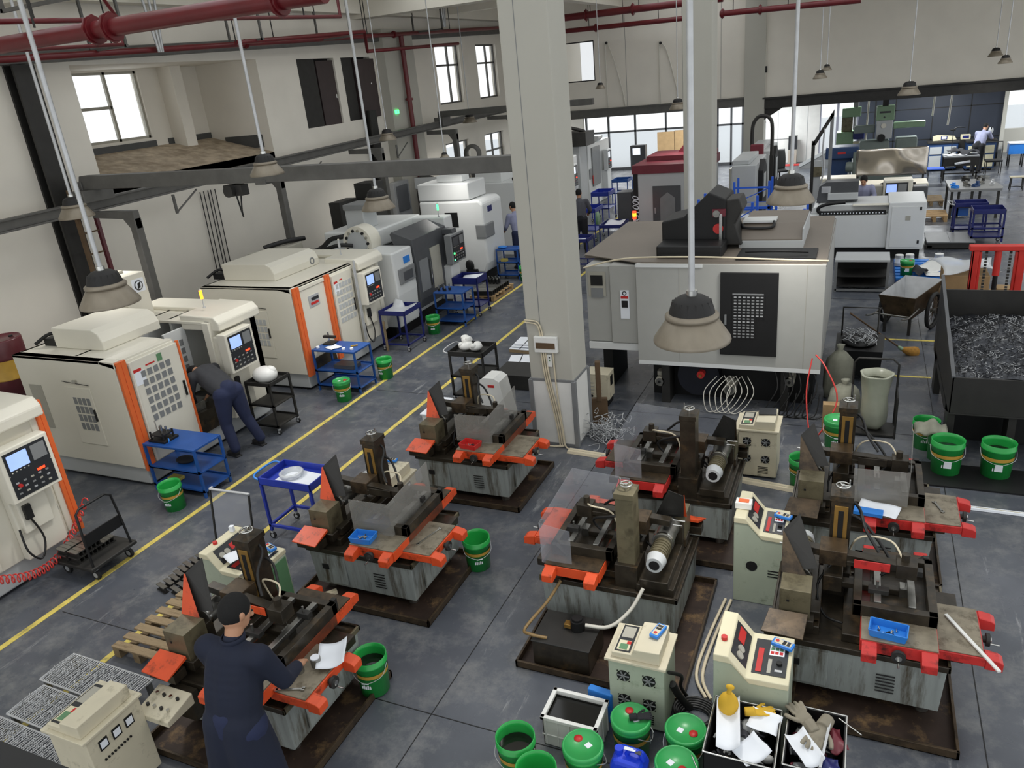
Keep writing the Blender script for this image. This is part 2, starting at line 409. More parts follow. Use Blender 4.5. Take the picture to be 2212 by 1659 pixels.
# grey steel beam along the wall head, dark columns
g = M('steel_dark')
a = AX(0, 150, XW + .15); b = AX(1076, 92, XW + .15)
g.hexa([(XW, a.y - 6, 5.43), (XW + .2, a.y - 6, 5.43), (XW + .2, 29, 6.18), (XW, 29, 6.18)], [(XW, a.y - 6, 5.6), (XW + .2, a.y - 6, 5.6), (XW + .2, 29, 6.42), (XW, 29, 6.42)]); S(g, 'trim_7', bev=.01)
def icol(n, y, z1, w_=.14):
    o = M('iron_black'); o.box(XW, y - w_, 0, XW + .04, y + w_, z1).box(XW + .04, y - .02, 0, XW + .2, y + .02, z1).box(XW + .2, y - w_, 0, XW + .24, y + w_, z1); S(o, 'trim_%d' % n)
icol(8, 8.95, 5.6, .19); icol(9, 18.6, 4.2, .16)
# white pilaster + wall reveal on the left wall
g = M('wall_white'); g.box(XW, 19.5, 0, XW + .3, 21.1, 6.2); S(g, 'trim_10')
# columns of the hall
def column(n, x0, x1, y0, y1, z1=CEIL, guard=True):
    o = M('wall_white'); o.box(x0, y0, 0, x1, y1, z1)
    fr = S(o, 'trim_%d' % n, bev=.015)
    if guard:
        q = M('grey_mid')
        for (x, y) in ((x0, y0), (x1, y0), (x1, y1), (x0, y1)): q.box(x - .03, y - .03, 0, x + .03, y + .03, .95)
        for z in (.0, .93): q.box(x0 - .012, y0 - .012, z, x1 + .012, y1 + .012, z + .04)
        q.put('corner_guard', fr, bev=.004)
        q = M('plastic_white'); q.box(x0 - .008, y0 - .008, .04, x1 + .008, y1 + .008, .93); q.put('cladding_panel', fr)
        q = M('grey_mid'); q.box(x0 + (x1 - x0) * .32, y0 - .003, .97, x0 + (x1 - x0) * .32 + .008, y0, z1); q.put('panel_joint', fr)
    return fr
column(11, -3.87, -3.27, 8.65, 9.2); column(12, -3.9, -3.24, 18.6, 19.25, guard=False); column(13, -3.9, -3.24, 28.45, 29.1, guard=False)
# upper wall over the low rear hall
wf = M('wall'); wall_y(wf, YF, YF + .2, XW, -3.3, 3.28, CEIL, [(-10.4, -9.15, 4.25, 5.6)]); S(wf, 'wall_upper_left')
wf = M('wall'); wf.box(-3.3, YF, 3.2, 14, YF + .2, CEIL); S(wf, 'wall_upper_right')
g = M('grey_mid')
for x in (-8.0, -6.0, -4.7): g.box(x, YF - .004, 3.3, x + .012, YF, 6.6)
S(g, 'trim_14')
g = M('steel_dark'); g.box(XW, YF - .1, 2.98, -3.3, YF + .35, 3.26); g.box(XW, YF - .14, 3.24, -3.3, YF - .1, 3.28); S(g, 'trim_15')
g = M('iron_black'); g.box(-3.3, YF - .1, 2.86, 14, YF + .4, 3.2); g.box(-3.3, YF - .16, 3.17, 14, YF - .1, 3.22)
g.prism([(-3.25, 3.2), (-2.5, 2.95), (-3.25, 2.5)], 'y', YF, YF + .2); S(g, 'trim_16')
o = M('black'); o.box(-10.4, YF + .02, 4.25, -9.15, YF + .06, 4.29).box(-10.4, YF + .02, 5.56, -9.15, YF + .06, 5.6).box(-9.19, YF + .02, 4.25, -9.15, YF + .06, 5.6).box(-10.4, YF + .02, 4.25, -10.36, YF + .06, 5.6)
fr = S(o, 'window_20'); p = M('glass'); p.box(-10.36, YF + .05, 4.29, -9.19, YF + .06, 5.56, 'clear'); p.put('pane', fr)
c = M('ceil'); c.box(-14, YF + .2, 3.2, 14, YB + 1, 3.3); S(c, 'ceiling_rear')
c = M('wall'); c.box(-14, YF + .5, CEIL, 14, YB, CEIL + .1); S(c, 'ceiling_upper')
# rear glass front, white partition, navy partition, entrance
g = M('grey_dark')
xs = [-12.4, -11.3, -10.0, -8.55, -7.15, -6.2, -5.6, -5.1, -4.2]
for x in xs: g.box(x - .04, YB - .06, 0, x + .04, YB + .06, 3.2)
g.box(-12.5, YB - .06, 1.72, -4.1, YB + .06, 1.8); g.box(-12.5, YB - .06, 0, -4.1, YB + .06, .12); g.box(-12.5, YB - .06, 3.05, -4.1, YB + .06, 3.2)
fr = S(g, 'window_21')
for a_, b_ in zip(xs, xs[1:]):
    p = M('glass'); p.box(a_ + .04, YB - .01, .1, b_ - .04, YB + .01, 3.1); p.put('pane', fr)
g = M('plastic_white'); g.box(-4.1, YB - .1, 0, -1.9, YB, 3.2)
for x in (-3.6, -3.0, -2.4): g.box(x, YB - .112, 0, x + .02, YB - .1, 3.2, 'grey_mach')
g.box(-4.1, YB - .114, 1.0, -3.0, YB - .1, 1.02, 'grey_mid'); S(g, 'wall_rear_panels')
# entrance glazing beside the white panels
xs = [-1.9, -1.2, -.4]
g = M('door_frame')
for x in xs: g.box(x - .05, YB - .08, 0, x + .05, YB, 3.2)
g.box(-1.9, YB - .08, 2.35, -.4, YB, 2.45)
fr = S(g, 'window_22')
for a_, b_ in zip(xs, xs[1:]): p = M('glass'); p.box(a_ + .05, YB - .04, .05, b_ - .05, YB - .02, 3.1); p.put('pane', fr)
YN = 33.4
mat('outside_ground', '#cfd3d6', .9, var=.05)
g = M('outside_ground'); g.box(-30, 37.2, -.12, 30, 60, -.02); S(g, 'floor_outside')
mat('navy_panel', '#262c38', .5, var=.06, scale=2)
g = M('navy_panel'); g.box(-.35, YN, 0, 4.35, YN + .1, 3.2)
for x in (.9, 2.15, 3.35): g.box(x - .015, YN - .01, 0, x + .015, YN, 3.2, 'black')
for z in (1.05, 2.15): g.box(-.35, YN - .01, z - .015, 4.35, YN, z + .015, 'black')
g.box(.2, YN - .012, 0, .24, YN, 3.2, 'black')
S(g, 'wall_navy')
g = M('wall_white'); g.box(4.35, YN - .1, 0, 4.47, YN + .2, 3.2); S(g, 'trim_17')
g = M('wall_white'); g.box(4.47, YB, 0, 12, YB + .2, .9); g.box(5.75, YB, .9, 5.95, YB + .2, 3.2); g.box(7.6, YB, .9, 12, YB + .2, 3.2); g.box(4.47, YB, 2.95, 12, YB + .2, 3.2); S(g, 'wall_rear_right')
o = M('door_maroon'); o.box(4.47, YB, .9, 4.55, YB + .1, 2.95, 'red_dark'); o.box(5.65, YB, .9, 5.75, YB + .1, 2.95, 'red_dark'); o.box(4.47, YB, 2.4, 5.75, YB + .1, 2.46, 'red_dark'); fr = S(o, 'window_23')
p = M('glass'); p.box(4.55, YB + .04, .9, 5.65, YB + .05, 2.95); p.put('pane', fr)
o = M('door_frame'); y = YB - .06
o.box(5.9, y, .1, 6.05, y + .06, 2.5).box(7.4, y, .1, 7.55, y + .06, 2.5).box(5.9, y, 2.38, 7.55, y + .06, 2.5).box(5.9, y, 1.2, 7.55, y + .06, 1.34).box(5.9, y, .1, 7.55, y + .06, .24)
fr = S(o, 'door_1'); p = M('door_maroon'); p.box(6.05, y + .02, .24, 7.4, y + .04, 2.38); p.put('pane', fr)
m = M('paper'); m.cyl((6.45, y - .005, 1.85), (6.45, y + .01, 1.85), .17, 'cream_dark'); m.put('round_sticker', fr)
# far right side of the hall stays open to daylight; edge of the gallery the photograph was taken from
g = M('black'); g.box(-3, .45, 3.28, -1.2, .695, 3.4); 
S(g, 'trim_18')
# ------------------------------------------------------------------ fire pipes, conduits, crane runway
def pipe(label, name, pts, r, k='firepipe', cat='pipe', fl=(), hang=(), group=None):
    m = M(k); m.tube(pts, r, n=12, smooth=False)
    for t in fl:
        P0 = Vector(pts[0]); P1 = Vector(pts[1]); c_ = P0.lerp(P1, t); d = (P1 - P0).normalized()
        m.cyl(c_ - d * .035, c_ + d * .035, r * 1.5, n=12); m.cyl(c_ - d * .012, c_ + d * .012, r * 1.75, n=8)
    for (x, y, z) in hang: m.cyl((x, y, z), (x, y, CEIL - .01), .012, 'iron_black', n=6)
    return plain(m, name, label, cat, group=group)
ya = 6.2
a = AY(-60, 108, ya); b = AY(300, 45, ya); c_ = AY(700, -15, ya)
pipe('thick dark red fire main crossing the hall just under the ceiling, with a bolted coupling', 'fire_pipe', [tuple(a - (c_ - a) * .02), tuple(c_)], .085, fl=(.42, .47, .9), hang=[(b.x - 1.5, ya, b.z + .1), (c_.x - .6, ya, c_.z)])
a = G(0, 49, 5.95); b = G(250, 51, 5.95)
def PL(z, *uv): return [tuple(G(u, v, z)) for u, v in uv]
xa = -8.4
pts = [AX(u, v, xa) for u, v in ((-40, 47), (250, 51), (600, 40), (735, 36))]
p0, p3 = pts[0], pts[3]
pipe('slim red sprinkler pipe running behind the thick fire main', 'fire_pipe', [tuple(p0), tuple(p3), (p3.x, p3.y, p3.z + .7)], .03, hang=[(xa, p0.y + .6, p0.z), (xa, p3.y - 1, p3.z)])
pts = [AX(u, v, -9.2) for u, v in ((-30, 112), (266, 96))]
pipe('thin red sprinkler branch that bends upward near the roof window', 'fire_pipe', [tuple(pts[0]), tuple(pts[1]), (pts[1].x, pts[1].y, pts[1].z + .35), (pts[1].x + .25, pts[1].y - .5, pts[1].z + .75)], .024)
a = AX(-20, 130, XW + .45); b = AX(1078, 60, XW + .45)
pipe('long red fire pipe resting along the head of the left wall', 'fire_pipe', [tuple(a), tuple(b)], .055, fl=(.3, .62), hang=[tuple(a.lerp(b, t)) for t in (.12, .35, .55, .8)])
a = AX(510, 92, XW + 1.0); b = AX(787, 68, XW + 1.0); 
pipe('red pipe rising over the blind openings to an elbow', 'fire_pipe', [tuple(a), tuple(b), (b.x, b.y, b.z - .45), (b.x, b.y + 5, b.z - .3)], .045, hang=[tuple(a), tuple(b)])
a = AX(860, 105, XW + .12)
pipe('tall red standpipe fixed upright on the left wall', 'fire_pipe', [(XW + .42, 20.3, .3), (XW + .42, 20.3, 6.1)], .07, fl=(.3, .7))
a = AY(1225, 38, 26.5); b = AY(1490, 5, 26.5); d = (b - a)
pipe('red fire pipe crossing in front of the upper wall right of the near column', 'fire_pipe', [tuple(a - d * .3), tuple(b + d * .25)], .11, fl=(.3, .55), hang=[tuple(a + d * t) for t in (.2, .6, .95)])
a = AY(1225, 67, 27.6); b = AY(1475, 40, 27.6); d = (b - a)
pipe('thinner red fire pipe hung below the other one before the upper wall', 'fire_pipe', [tuple(a - d * .3), tuple(b + d * .1)], .08, fl=(.4,), hang=[tuple(a + d * t) for t in (.2, .5, .8)])
a = AY(1555, 30, 23); b = AY(1860, 0, 23)
pipe('red fire pipe at the top edge right of the second column', 'fire_pipe', [tuple(a), tuple(b)], .075, fl=(.02, .3), hang=[tuple(a.lerp(b, t)) for t in (.1, .5, .9)])
# strut hangers of the pipes
def hanger(y, x0, x1, z, label):
    m = M('steel_dark'); m.box(x0, y - .02, z, x1, y + .02, z + .04)
    for x in (x0 + .03, x1 - .03): m.box(x - .02, y - .02, z, x + .02, y + .02, CEIL)
    plain(m, 'pipe_hanger', label, 'hanger')
hanger(10.2, -12.2, -11.3, 5.75, 'grey steel pipe hanger nearest the roof window')
hanger(13.6, -12.2, -11.3, 5.85, 'grey steel pipe hanger above the right end of the recessed bay')
hanger(16.6, -12.2, -11.2, 5.9, 'grey steel pipe hanger above the blind openings')
hanger(21.2, -12.2, -11.2, 6.1, 'grey steel pipe hanger before the far upper windows')
hanger(6.8, -9.4, -8.2, 5.95, 'grey steel trapeze under the thick fire main')
# seismic struts
for (u, v, lab) in ((345, 100, 'galvanised V-shaped strut brace over the recessed bay'), (960, 50, 'galvanised V-shaped strut brace over the far windows')):
    p = AX(u, v, XW + .6); m = M('galv')
    for dx in (-.22, 0, .2): m.cyl((p.x, p.y + dx * .2, p.z - .1), (p.x, p.y + dx, CEIL), .025, n=6)
    plain(m, 'pipe_brace', lab, 'brace')
# crane runway rail with goose-neck posts, and its bridge
XRl = -11.8
m = M('steel_dark')
def ibeam_y(m, x, y0, z0, y1, z1, h=.2, w_=.12):
    for (a_, b_, c_, d_) in ((-w_ / 2, w_ / 2, 0, .03), (-.015, .015, .03, h - .03), (-w_ / 2, w_ / 2, h - .03, h)):
        m.hexa([(x + a_, y0, z0 + c_), (x + b_, y0, z0 + c_), (x + b_, y1, z1 + c_), (x + a_, y1, z1 + c_)], [(x + a_, y0, z0 + d_), (x + b_, y0, z0 + d_), (x + b_, y1, z1 + d_), (x + a_, y1, z1 + d_)])
ibeam_y(m, XRl, 5.5, 3.2, 27.6, 3.55)
for y in (13.0, 17.0, 21): m.cyl((XRl, y - 2.2, 3.25), (XRl, y - 2.2, 2.9), .03, n=6).cyl((XRl, y - 2.2, 2.92), (XRl, y - 1.6, 3.25), .018, n=6)
plain(m, 'crane_rail', 'long dark grey crane runway rail running beside the left wall', 'crane rail', bev=.004)
labs = ['goose-neck crane post behind the nearest whole orange-striped machine', 'goose-neck crane post behind the second orange-striped machine', 'goose-neck crane post before the second dark wall column', 'goose-neck crane post under the far upper windows', 'last goose-neck crane post far along the left wall']
for i, y in enumerate((9.08, 12.75, 16.6, 20.6, 24.8)):
    zt = 3.2 + (y - 5.5) / 22.1 * .35
    o = T('crane_post', 'dark grey ' + labs[i], 'post', (-10.9, y, 0), 0, 'crane posts along the left wall')
    q = M('steel_dark'); q.box(-.07, -.07, 0, .07, .07, zt - .12); q.box(-.14, -.14, 0, .14, .14, .02); q.put('upright', o, bev=.01)
    q = M('steel_dark'); q.prism([(-.07, zt - .3), (.07, zt - .3), (.07, zt), (-.9, zt), (-.9, zt - .1), (-.2, zt - .13)], 'y', -.06, .06); q.put('arm', o, bev=.008)
o = T('crane_bridge', 'dark grey crane bridge beam spanning from the wall rail towards the near column', 'crane', (0, 9.15, 0))
q = M('steel_dark'); 
q.prism([(-12.0, 3.62), (-4.0, 3.58), (-4.0, 3.78), (-11.9, 3.84)], 'y', -.09, .09); q.box(-8.2, -.1, 3.57, -8.0, .1, 3.64); q.put('beam', o, bev=.008)
q = M('steel_dark'); q.box(-11.95, -.3, 3.42, -11.65, .3, 3.62); q.box(-11.98, -.12, 3.3, -11.86, .12, 3.75); q.put('end_truck', o, bev=.01)
q = M('iron_black'); q.cyl((-8.7, -.16, 3.5), (-8.7, .16, 3.5), .09); q.box(-8.85, -.08, 3.42, -8.5, .08, 3.58); q.put('trolley', o, bev=.005)
q = M('cable_black'); q.tube([(-8.7, 0, 3.45), (-8.7, .05, 3.1), (-8.65, 0, 3.2), (-8.6, 0, 3.45)], .012); q.put('chain', o)
o2 = T('crane_bridge', 'second far crane bridge beam seen under the far upper windows', 'crane', (0, 21.6, 0))
q = M('steel_dark'); q.box(-11.9, -.08, 3.75, -7, .08, 3.92); q.put('beam', o2, bev=.008)
q = M('steel_dark'); q.box(-11.95, -.25, 3.5, -11.65, .25, 3.75); q.put('end_truck', o2, bev=.01)
# wall cables next to the rail
m = M('cable_black')
for k, dy in enumerate((0, .1, .22, .3, .42)): m.tube([(XW + .05, 12.1 + dy, 3.1), (XW + .05, 12.05 + dy, 1.2)], .01, smooth=False, n=6)
m.box(XW + .005, 11.95, 1.0, XW + .2, 12.6, 1.25, 'grey_mach')
plain(m, 'cable_bundle', 'five thin black cables running down the left wall to a grey box', 'cable')
# ladder before the dark column
o = T('ladder', 'brown steel ladder leaning against the dark column of the left wall', 'ladder', (-12.0, 9.0, 0))
for dy in (-.12, .24):
    q = M('wood_dark' if dy < 0 else 'door_maroon'); q.box(-.03, dy - .03, 0, .03, dy + .03, 3.65); q.put('rail', o)
for k in range(9): q = M('wood_dark'); q.cyl((0, -.12, .4 + k * .36), (0, .24, .4 + k * .36), .014, n=8); q.put('rung', o)
# hoses hanging from the upper wall
for (u, lab) in ((1310, 'white cable looping down from a hook on the upper wall, left of two'), (1427, 'white cable looping down from a hook on the upper wall, right of two')):
    p = AY(u, 93, YF - .06); x = p.x; m = M('cable_white')
    m.tube([(x - .02, YF - .06, 2.95 if u < 1400 else 3.1), (x - .05, YF - .06, 4), (x - .05, YF - .05, 5.2), (x, YF - .05, p.z), (x + .2, YF - .05, 5.0), (x + .5, YF - .05, 3.9), (x + .6, YF - .04, 3.3)], .02, n=6)
    m.sph((x, YF - .08, p.z), .05, 'black'); plain(m, 'hanging_cable', lab, 'cable')
p = AY(1655, 95, YF - .05); m = M('cable_white'); m.cyl((p.x, YF - .06, 3.25), (p.x, YF - .06, p.z), .025, n=6); m.box(p.x - .05, YF - .1, 4.0, p.x + .05, YF - .03, 4.2, 'black')
plain(m, 'conduit', 'white conduit on the corner of the rear pilaster', 'conduit')
for (u0, v0, u1, v1, lab) in ((2020, 210, 2014, 250, 'shorter white tube hanging before the navy partition'), (2058, 205, 2047, 270, 'longer white tube hanging before the navy partition'), (1878, 215, 1868, 318, 'white tube hanging over the green boring machine')):
    y = YF + 1.5; a = AY(u0, v0, y); b = AY(u1, v1, y); m = M('cable_white'); m.tube([(a.x, y, 3.2), tuple(a.lerp(b, .6)), tuple(b)], .03, n=8)
    plain(m, 'hanging_hose', lab, 'hose')
p = AX(845, 238, XW)
m = M('green_lit'); m.box(XW + .3, 19.62, p.z - .1, XW + .33, 19.8, p.z - .0); m.box(XW + .33, 19.68, p.z - .08, XW + .333, 19.71, p.z - .02, 'paper'); plain(m, 'exit_sign', 'small glowing green exit sign on the white pilaster of the left wall', 'sign')
# unseen strip lights added under the low ceiling to brighten the rear hall
for i, (x, y) in enumerate(((-10, 31.5), (-6, 31.5), (-1.5, 31.5), (2.2, 31.2), (7, 31.5), (7, 34.8), (-4, 34.8))):
    o = T('added_rear_light', 'added unseen strip light that brightens the rear hall from its low ceiling', 'added light', (x, y, 3.1), 0, 'added fill lights of the rear hall')
    q = M('plastic_white'); q.box(-.75, -.12, .03, .75, .12, .1); q.put('housing', o)
    q = M('lens'); q.box(-.7, -.08, .02, .7, .08, .03); q.put('tube', o)
    ld = bpy.data.lights.new('rear_fill_light', 'AREA'); ld.shape = 'RECTANGLE'; ld.size = 1.4; ld.size_y = .16; ld.energy = 130; ld.color = (.95, .98, 1)
    lo = bpy.data.objects.new('rear_fill_light', ld); C.objects.link(lo); lo.parent = o; lo.location = (0, 0, .0)
# ------------------------------------------------------------------ pendant lamps
def lamp(u, v, z, w_, label, lit=False, small=False):
    r = ray(u, v); t = (z - CAMZ) / r.z; p = Vector((r.x * t, r.y * t, z)); D = w_ * t * 1.0
    D = w_ * (t * 1.0)     # t is the depth in units where FPX pixels = FPX metres
    Rr = D / 2
    o = T('pendant_lamp', label, 'lamp', tuple(p), 0, 'high bay pendant lamps')
    q = M('shade_beige'); h = Rr * .62
    pr = [(Rr, 0), (Rr * 1.01, .012), (Rr * .99, .03), (Rr * .66, h), (Rr * .64, h + .002)]
    q.lathe(pr, k='shade_beige', n=40); q.lathe([(Rr * .98, .0), (Rr * .62, h)], n=40)
    q.lathe([(Rr * .66, h), (Rr * .7, h + Rr * .02), (Rr * .7, h + Rr * .1), (Rr * .62, h + Rr * .16), (0.001, h + Rr * .17)], k='shade_beige', n=36); q.put('shade', o)
    q = M('lamp_black'); q.lathe([(Rr * .6, h + Rr * .12), (Rr * .56, h + Rr * .3), (Rr * .5, h + Rr * .46), (Rr * .34, h + Rr * .58), (.02, h + Rr * .62), (0.001, h + Rr * .62)], n=30)
    for i in range(16):
        a = i * math.pi / 8; q.box(0, 0, 0, 0, 0, 0) if False else q.cyl((Rr * .58 * math.cos(a), Rr * .58 * math.sin(a), h + Rr * .12), (Rr * .48 * math.cos(a), Rr * .48 * math.sin(a), h + Rr * .48), Rr * .03, n=5)
    q.put('heat_sink', o)
    q = M('lens_lit' if lit else 'lens'); q.lathe([(.001, Rr * .22), (Rr * .8, Rr * .22)], n=30); q.put('lens', o)
    q = M('galv'); zt = CEIL - z; rr = .022 if w_ > 60 else .013
    q.cyl((0, 0, h + Rr * .6), (0, 0, zt), rr, n=8)
    q.cyl((0, 0, h + Rr * .55), (0, 0, h + Rr * .75), rr * 1.8, 'chrome', n=8); q.put('pole', o)
    if w_ > 20 and p.x > -11.5:
        ld = bpy.data.lights.new('lamp_light', 'AREA'); ld.shape = 'DISK'; ld.size = Rr * 1.3; ld.energy = LAMP_POWER; ld.color = (1, .97, .92); ld.spread = R(125)
        lo = bpy.data.objects.new('lamp_light', ld); C.objects.link(lo); lo.parent = o; lo.location = (0, 0, Rr * .18)
    return o
for a in ((1495, 735, 2.85, 163, 'nearest big beige pendant lamp hanging before the large white machine'),
          (1707, 437, 3.0, 99, 'beige pendant lamp over the right end of the large white machine roof'),
          (240, 657, 3.0, 122, 'beige pendant lamp right above the nearest whole orange-striped machine'),
          (818, 452, 2.92, 72, 'beige pendant lamp above the machine with the round tool wheel'),
          (167, 470, 3.36, 72, 'beige pendant lamp beside the brown ladder'),
          (578, 378, 3.78, 72, 'pendant lamp with its glaring lit rim under the crane bridge', True),
          (838, 303, 3.5, 38, 'grey pendant lamp under the crane rail before the red standpipe'),
          (1015, 265, 3.5, 31, 'small grey pendant lamp just below the far upper windows'),
          (961, 342, 3.1, 21, 'tiny pendant lamp far off above the pale block machine'),
          (1297, 192, 4.05, 21, 'small pendant lamp just right of the near column at the top'),
          (1464, 236, 3.45, 36, 'pendant lamp at the left side of the second column'),
          (1963, 205, 3.3, 45, 'pendant lamp hanging before the dark beam above the polished steel sheet'),
          (1771, 170, 3.85, 29, 'lower lamp of the pair hanging before the blank upper wall'),
          (1786, 152, 4.02, 20, 'higher lamp of the pair hanging before the blank upper wall'),
          (2150, 122, 3.9, 29, 'left lamp of the pair near the top right corner'),
          (2171, 137, 3.8, 28, 'right lamp of the pair near the top right corner')):
    lamp(*a)
# ------------------------------------------------------------------ wire-cutting machines
def handwheel(name, par, c, r, ax, k='iron_black', knob=True):
    q = M(k)
    if ax == 'z':
        q.lathe([(r * .8, .0), (r, .008), (r * .8, .016), (r * .72, .008), (r * .8, 0)], c, 'chrome', 20)
        for a in (0, 2.1, 4.2): q.cyl(c, (c[0] + r * .85 * math.cos(a), c[1] + r * .85 * math.sin(a), c[2] + .008), .006, 'chrome', n=6)
        q.cyl((c[0] + r * .8, c[1], c[2]), (c[0] + r * .8, c[1], c[2] + .06), .006, 'chrome', n=6); q.cyl((c[0], c[1], c[2] - .04), (c[0], c[1], c[2] + .012), .016, 'chrome', n=10)
    else:
        d = {'x': (1, 0, 0), 'y': (0, -1, 0), '-x': (-1, 0, 0), '+y': (0, 1, 0)}[ax]; d = Vector(d); c = Vector(c)
        q.cyl(c, c + d * .03, r * .5, n=12); q.cyl(c + d * .03, c + d * .055, r, n=20); q.cyl(c + d * .055, c + d * .065, r * .45, 'chrome', n=12)
        q.cyl(c + d * .05 + Vector((0, 0, -r * .7)), c + d * .12 + Vector((0, 0, -r * .75)), .006, 'chrome', n=6)
    q.put(name, par)
def edm(label, loc, rz, ck, sheet=True, guardk=None, colk='oily', frame=True, topk='table_dirty', drumcap=True, sideplate=None):
    t = T('wire_cutting_machine', label, 'machine', loc, rz, 'wire cutting machines')
    q = M('edm_grey')
    q.hexa([(.02, .02, .1), (1.18, .02, .1), (1.18, .93, .1), (.02, .93, .1)], [(0, 0, .5), (1.2, 0, .5), (1.2, .95, .5), (0, .95, .5)])
    q.box(.1, -.006, .14, .42, 0.01, .46, 'edm_grey'); q.box(.14, -.014, .3, .22, -.004, .36, 'black')
    for k in range(6): q.box(.75, -.012, .2 + k * .03, .88, -.002, .21 + k * .03, 'black')
    q.box(1.19, .2, .15, 1.206, .8, .45)
    q.put('base', t, bev=.01)
    q = M('oily'); q.box(-.01, -.01, .5, 1.21, .96, .525); 
    for (a, b, c_, d) in ((-.02, -.02, 1.22, .0), (-.02, .95, 1.22, .97), (-.02, -.02, 0, .97), (1.2, -.02, 1.22, .97)): q.box(a, b, .495, c_, d, .545, 'oily_olive' if a > 1 else 'oily')
    q.put('drip_deck', t, bev=.004)
    for (x, y) in ((.12, .12), (1.08, .12), (1.08, .83), (.12, .83)):
        q = M('steel'); q.cyl((x, y, .015), (x, y, .1), .05, n=12); q.put('foot', t)
    # column with slotted face and handwheel
    q = M(colk); q.box(.33, .64, .52, .53, .9, .75, 'oily'); q.box(.36, .68, .52, .51, .86, 1.42, colk)
    q.box(.35, .67, 1.38, .52, .87, 1.43, colk); 
    q.box(.385, .672, .82, .485, .68, 1.34, 'brass' if colk == 'oily' else colk); q.box(.415, .668, .86, .455, .673, 1.3, 'black'); q.put('column', t, bev=.008)
    handwheel('column_handwheel', t, (.435, .77, 1.47), .06, 'z')
    # wire drum carriage
    q = M('oily'); q.box(.02, .1, .52, .34, .92, .6); q.box(.06, .05, .6, .3, .95, .68); q.box(.04, .15, .62, .34, .3, .7); q.put('carriage_bed', t, bev=.006)
    q = M('oily_olive'); q.box(.05, .06, .68, .27, .28, .93); q.box(.06, .28, .68, .26, .36, .86, 'oily'); q.box(.1, .055, .82, .12, .06, .84, 'black'); q.put('carriage_housing', t, bev=.01)
    q = M('chrome'); q.cyl((.17, .34, .86), (.17, .64, .86), .085, 'steel', n=24); q.cyl((.17, .35, .86), (.17, .37, .86), .095, 'chrome', n=24); q.cyl((.17, .61, .86), (.17, .63, .86), .095, 'chrome', n=24); q.put('wire_drum', t)
    q = M('oily_olive'); q.cyl((.17, .64, .84), (.17, .86, .84), .075, n=18); 
    for k in range(5): q.cyl((.17, .67 + k * .035, .84), (.17, .68 + k * .035, .84), .083, n=18)
    if drumcap: q.cyl((.17, .86, .84), (.17, .95, .84), .085, 'grey_mach', r1=.07, n=20); q.cyl((.17, .95, .84), (.17, .953, .84), .045, 'black', n=16)
    q.put('motor', t, bev=.004)
    gk = guardk or ck
    q = M('iron_black'); q.hexa([(.06, .3, .93), (.3, .36, .95), (.3, .365, .95), (.06, .305, .93)], [(.03, .42, 1.22), (.14, .52, 1.32), (.14, .525, 1.32), (.03, .425, 1.22)])
    q.add([(.04, .27, .93), (.22, .27, .93), (.03, .4, 1.22), (.035, .28, .925), (.225, .28, .925), (.035, .41, 1.22)], [(0, 1, 2), (5, 4, 3), (0, 2, 5, 3), (1, 4, 5, 2), (0, 3, 4, 1)], gk)
    q.put('drum_guard', t)
    q = M(gk); q.hexa([(-.06, -.14, .66), (.24, -.16, .66), (.26, .04, .72), (-.02, .04, .72)], [(-.06, -.14, .67), (.24, -.16, .67), (.26, .04, .75), (-.02, .04, .75)]); q.box(-.04, -.1, .58, .24, .02, .66, 'oily'); q.put('bed_cover', t, bev=.003)
    # upper and lower wire arms
    q = M('oily'); q.hexa([(.12, .5, .99), (.88, .42, .98), (.88, .5, .98), (.12, .58, .99)], [(.12, .5, 1.05), (.88, .42, 1.04), (.88, .5, 1.04), (.12, .58, 1.05)])
    q.box(.3, .46, .93, .5, .66, 1.06, 'oily_brown'); q.box(.84, .4, .94, .98, .54, 1.06); q.cyl((.9, .47, 1.06), (.9, .47, 1.12), .03, n=10); q.box(.5, .44, .96, .84, .52, 1.0)
    q.cyl((.1, .52, 1.03), (.0, .52, 1.03), .008, 'chrome', n=6); q.cyl((.1, .55, 1.0), (.02, .55, 1.0), .008, 'chrome', n=6)
    if ck != 'edm_grey': q.box(.55, .418, .965, .8, .425, 1.04, ck if not sheet else 'oily')
    q.put('upper_arm', t, bev=.005)
    q = M('oily'); q.box(.45, .46, .74, .92, .53, .79); q.box(.34, .44, .7, .48, .68, .84); q.box(.88, .45, .72, .95, .54, .82, 'steel'); q.put('lower_arm', t, bev=.005)
    q = M('steel'); q.cyl((.92, .49, .82), (.92, .49, .95), .002, n=5); q.cyl((.3, .5, .93), (.17, .45, .93), .002, n=5); q.put('cutting_wire', t)
    # lower cross slide (runs to the right) and long slide (runs to the front)
    q = M('oily'); q.box(.5, .08, .525, 1.3, .8, .6); 
    q.box(1.08, .02, .58, 1.42, .56, .655, ck); q.box(1.085, .025, .655, 1.41, .555, .668, topk); q.box(.95, .1, .6, 1.1, .7, .64, 'oily'); q.put('cross_slide', t, bev=.006)
    def bumper(P, s, ax):      # angular end blocks of a slide
        x, y, z = P; q = M(ck)
        if ax == 'y':
            e = .11 * s; q.prism([(y, z - .055), (y + e, z - .055), (y + e, z + .012), (y + e * .75, z + .03), (y, z + .045)], 'x', x - .05, x + .05)
        else:
            e = .11 * s; q.prism([(x, z - .055), (x + e, z - .055), (x + e, z + .012), (x + e * .75, z + .03), (x, z + .045)], 'y', y - .05, y + .05)
        q.put('slide_bumper', t, bev=.006)
    for y in (.07, .51): bumper((1.42, y, .615), 1, 'x')
    handwheel('slide_handwheel', t, (1.42, .29, .61), .048, 'x')
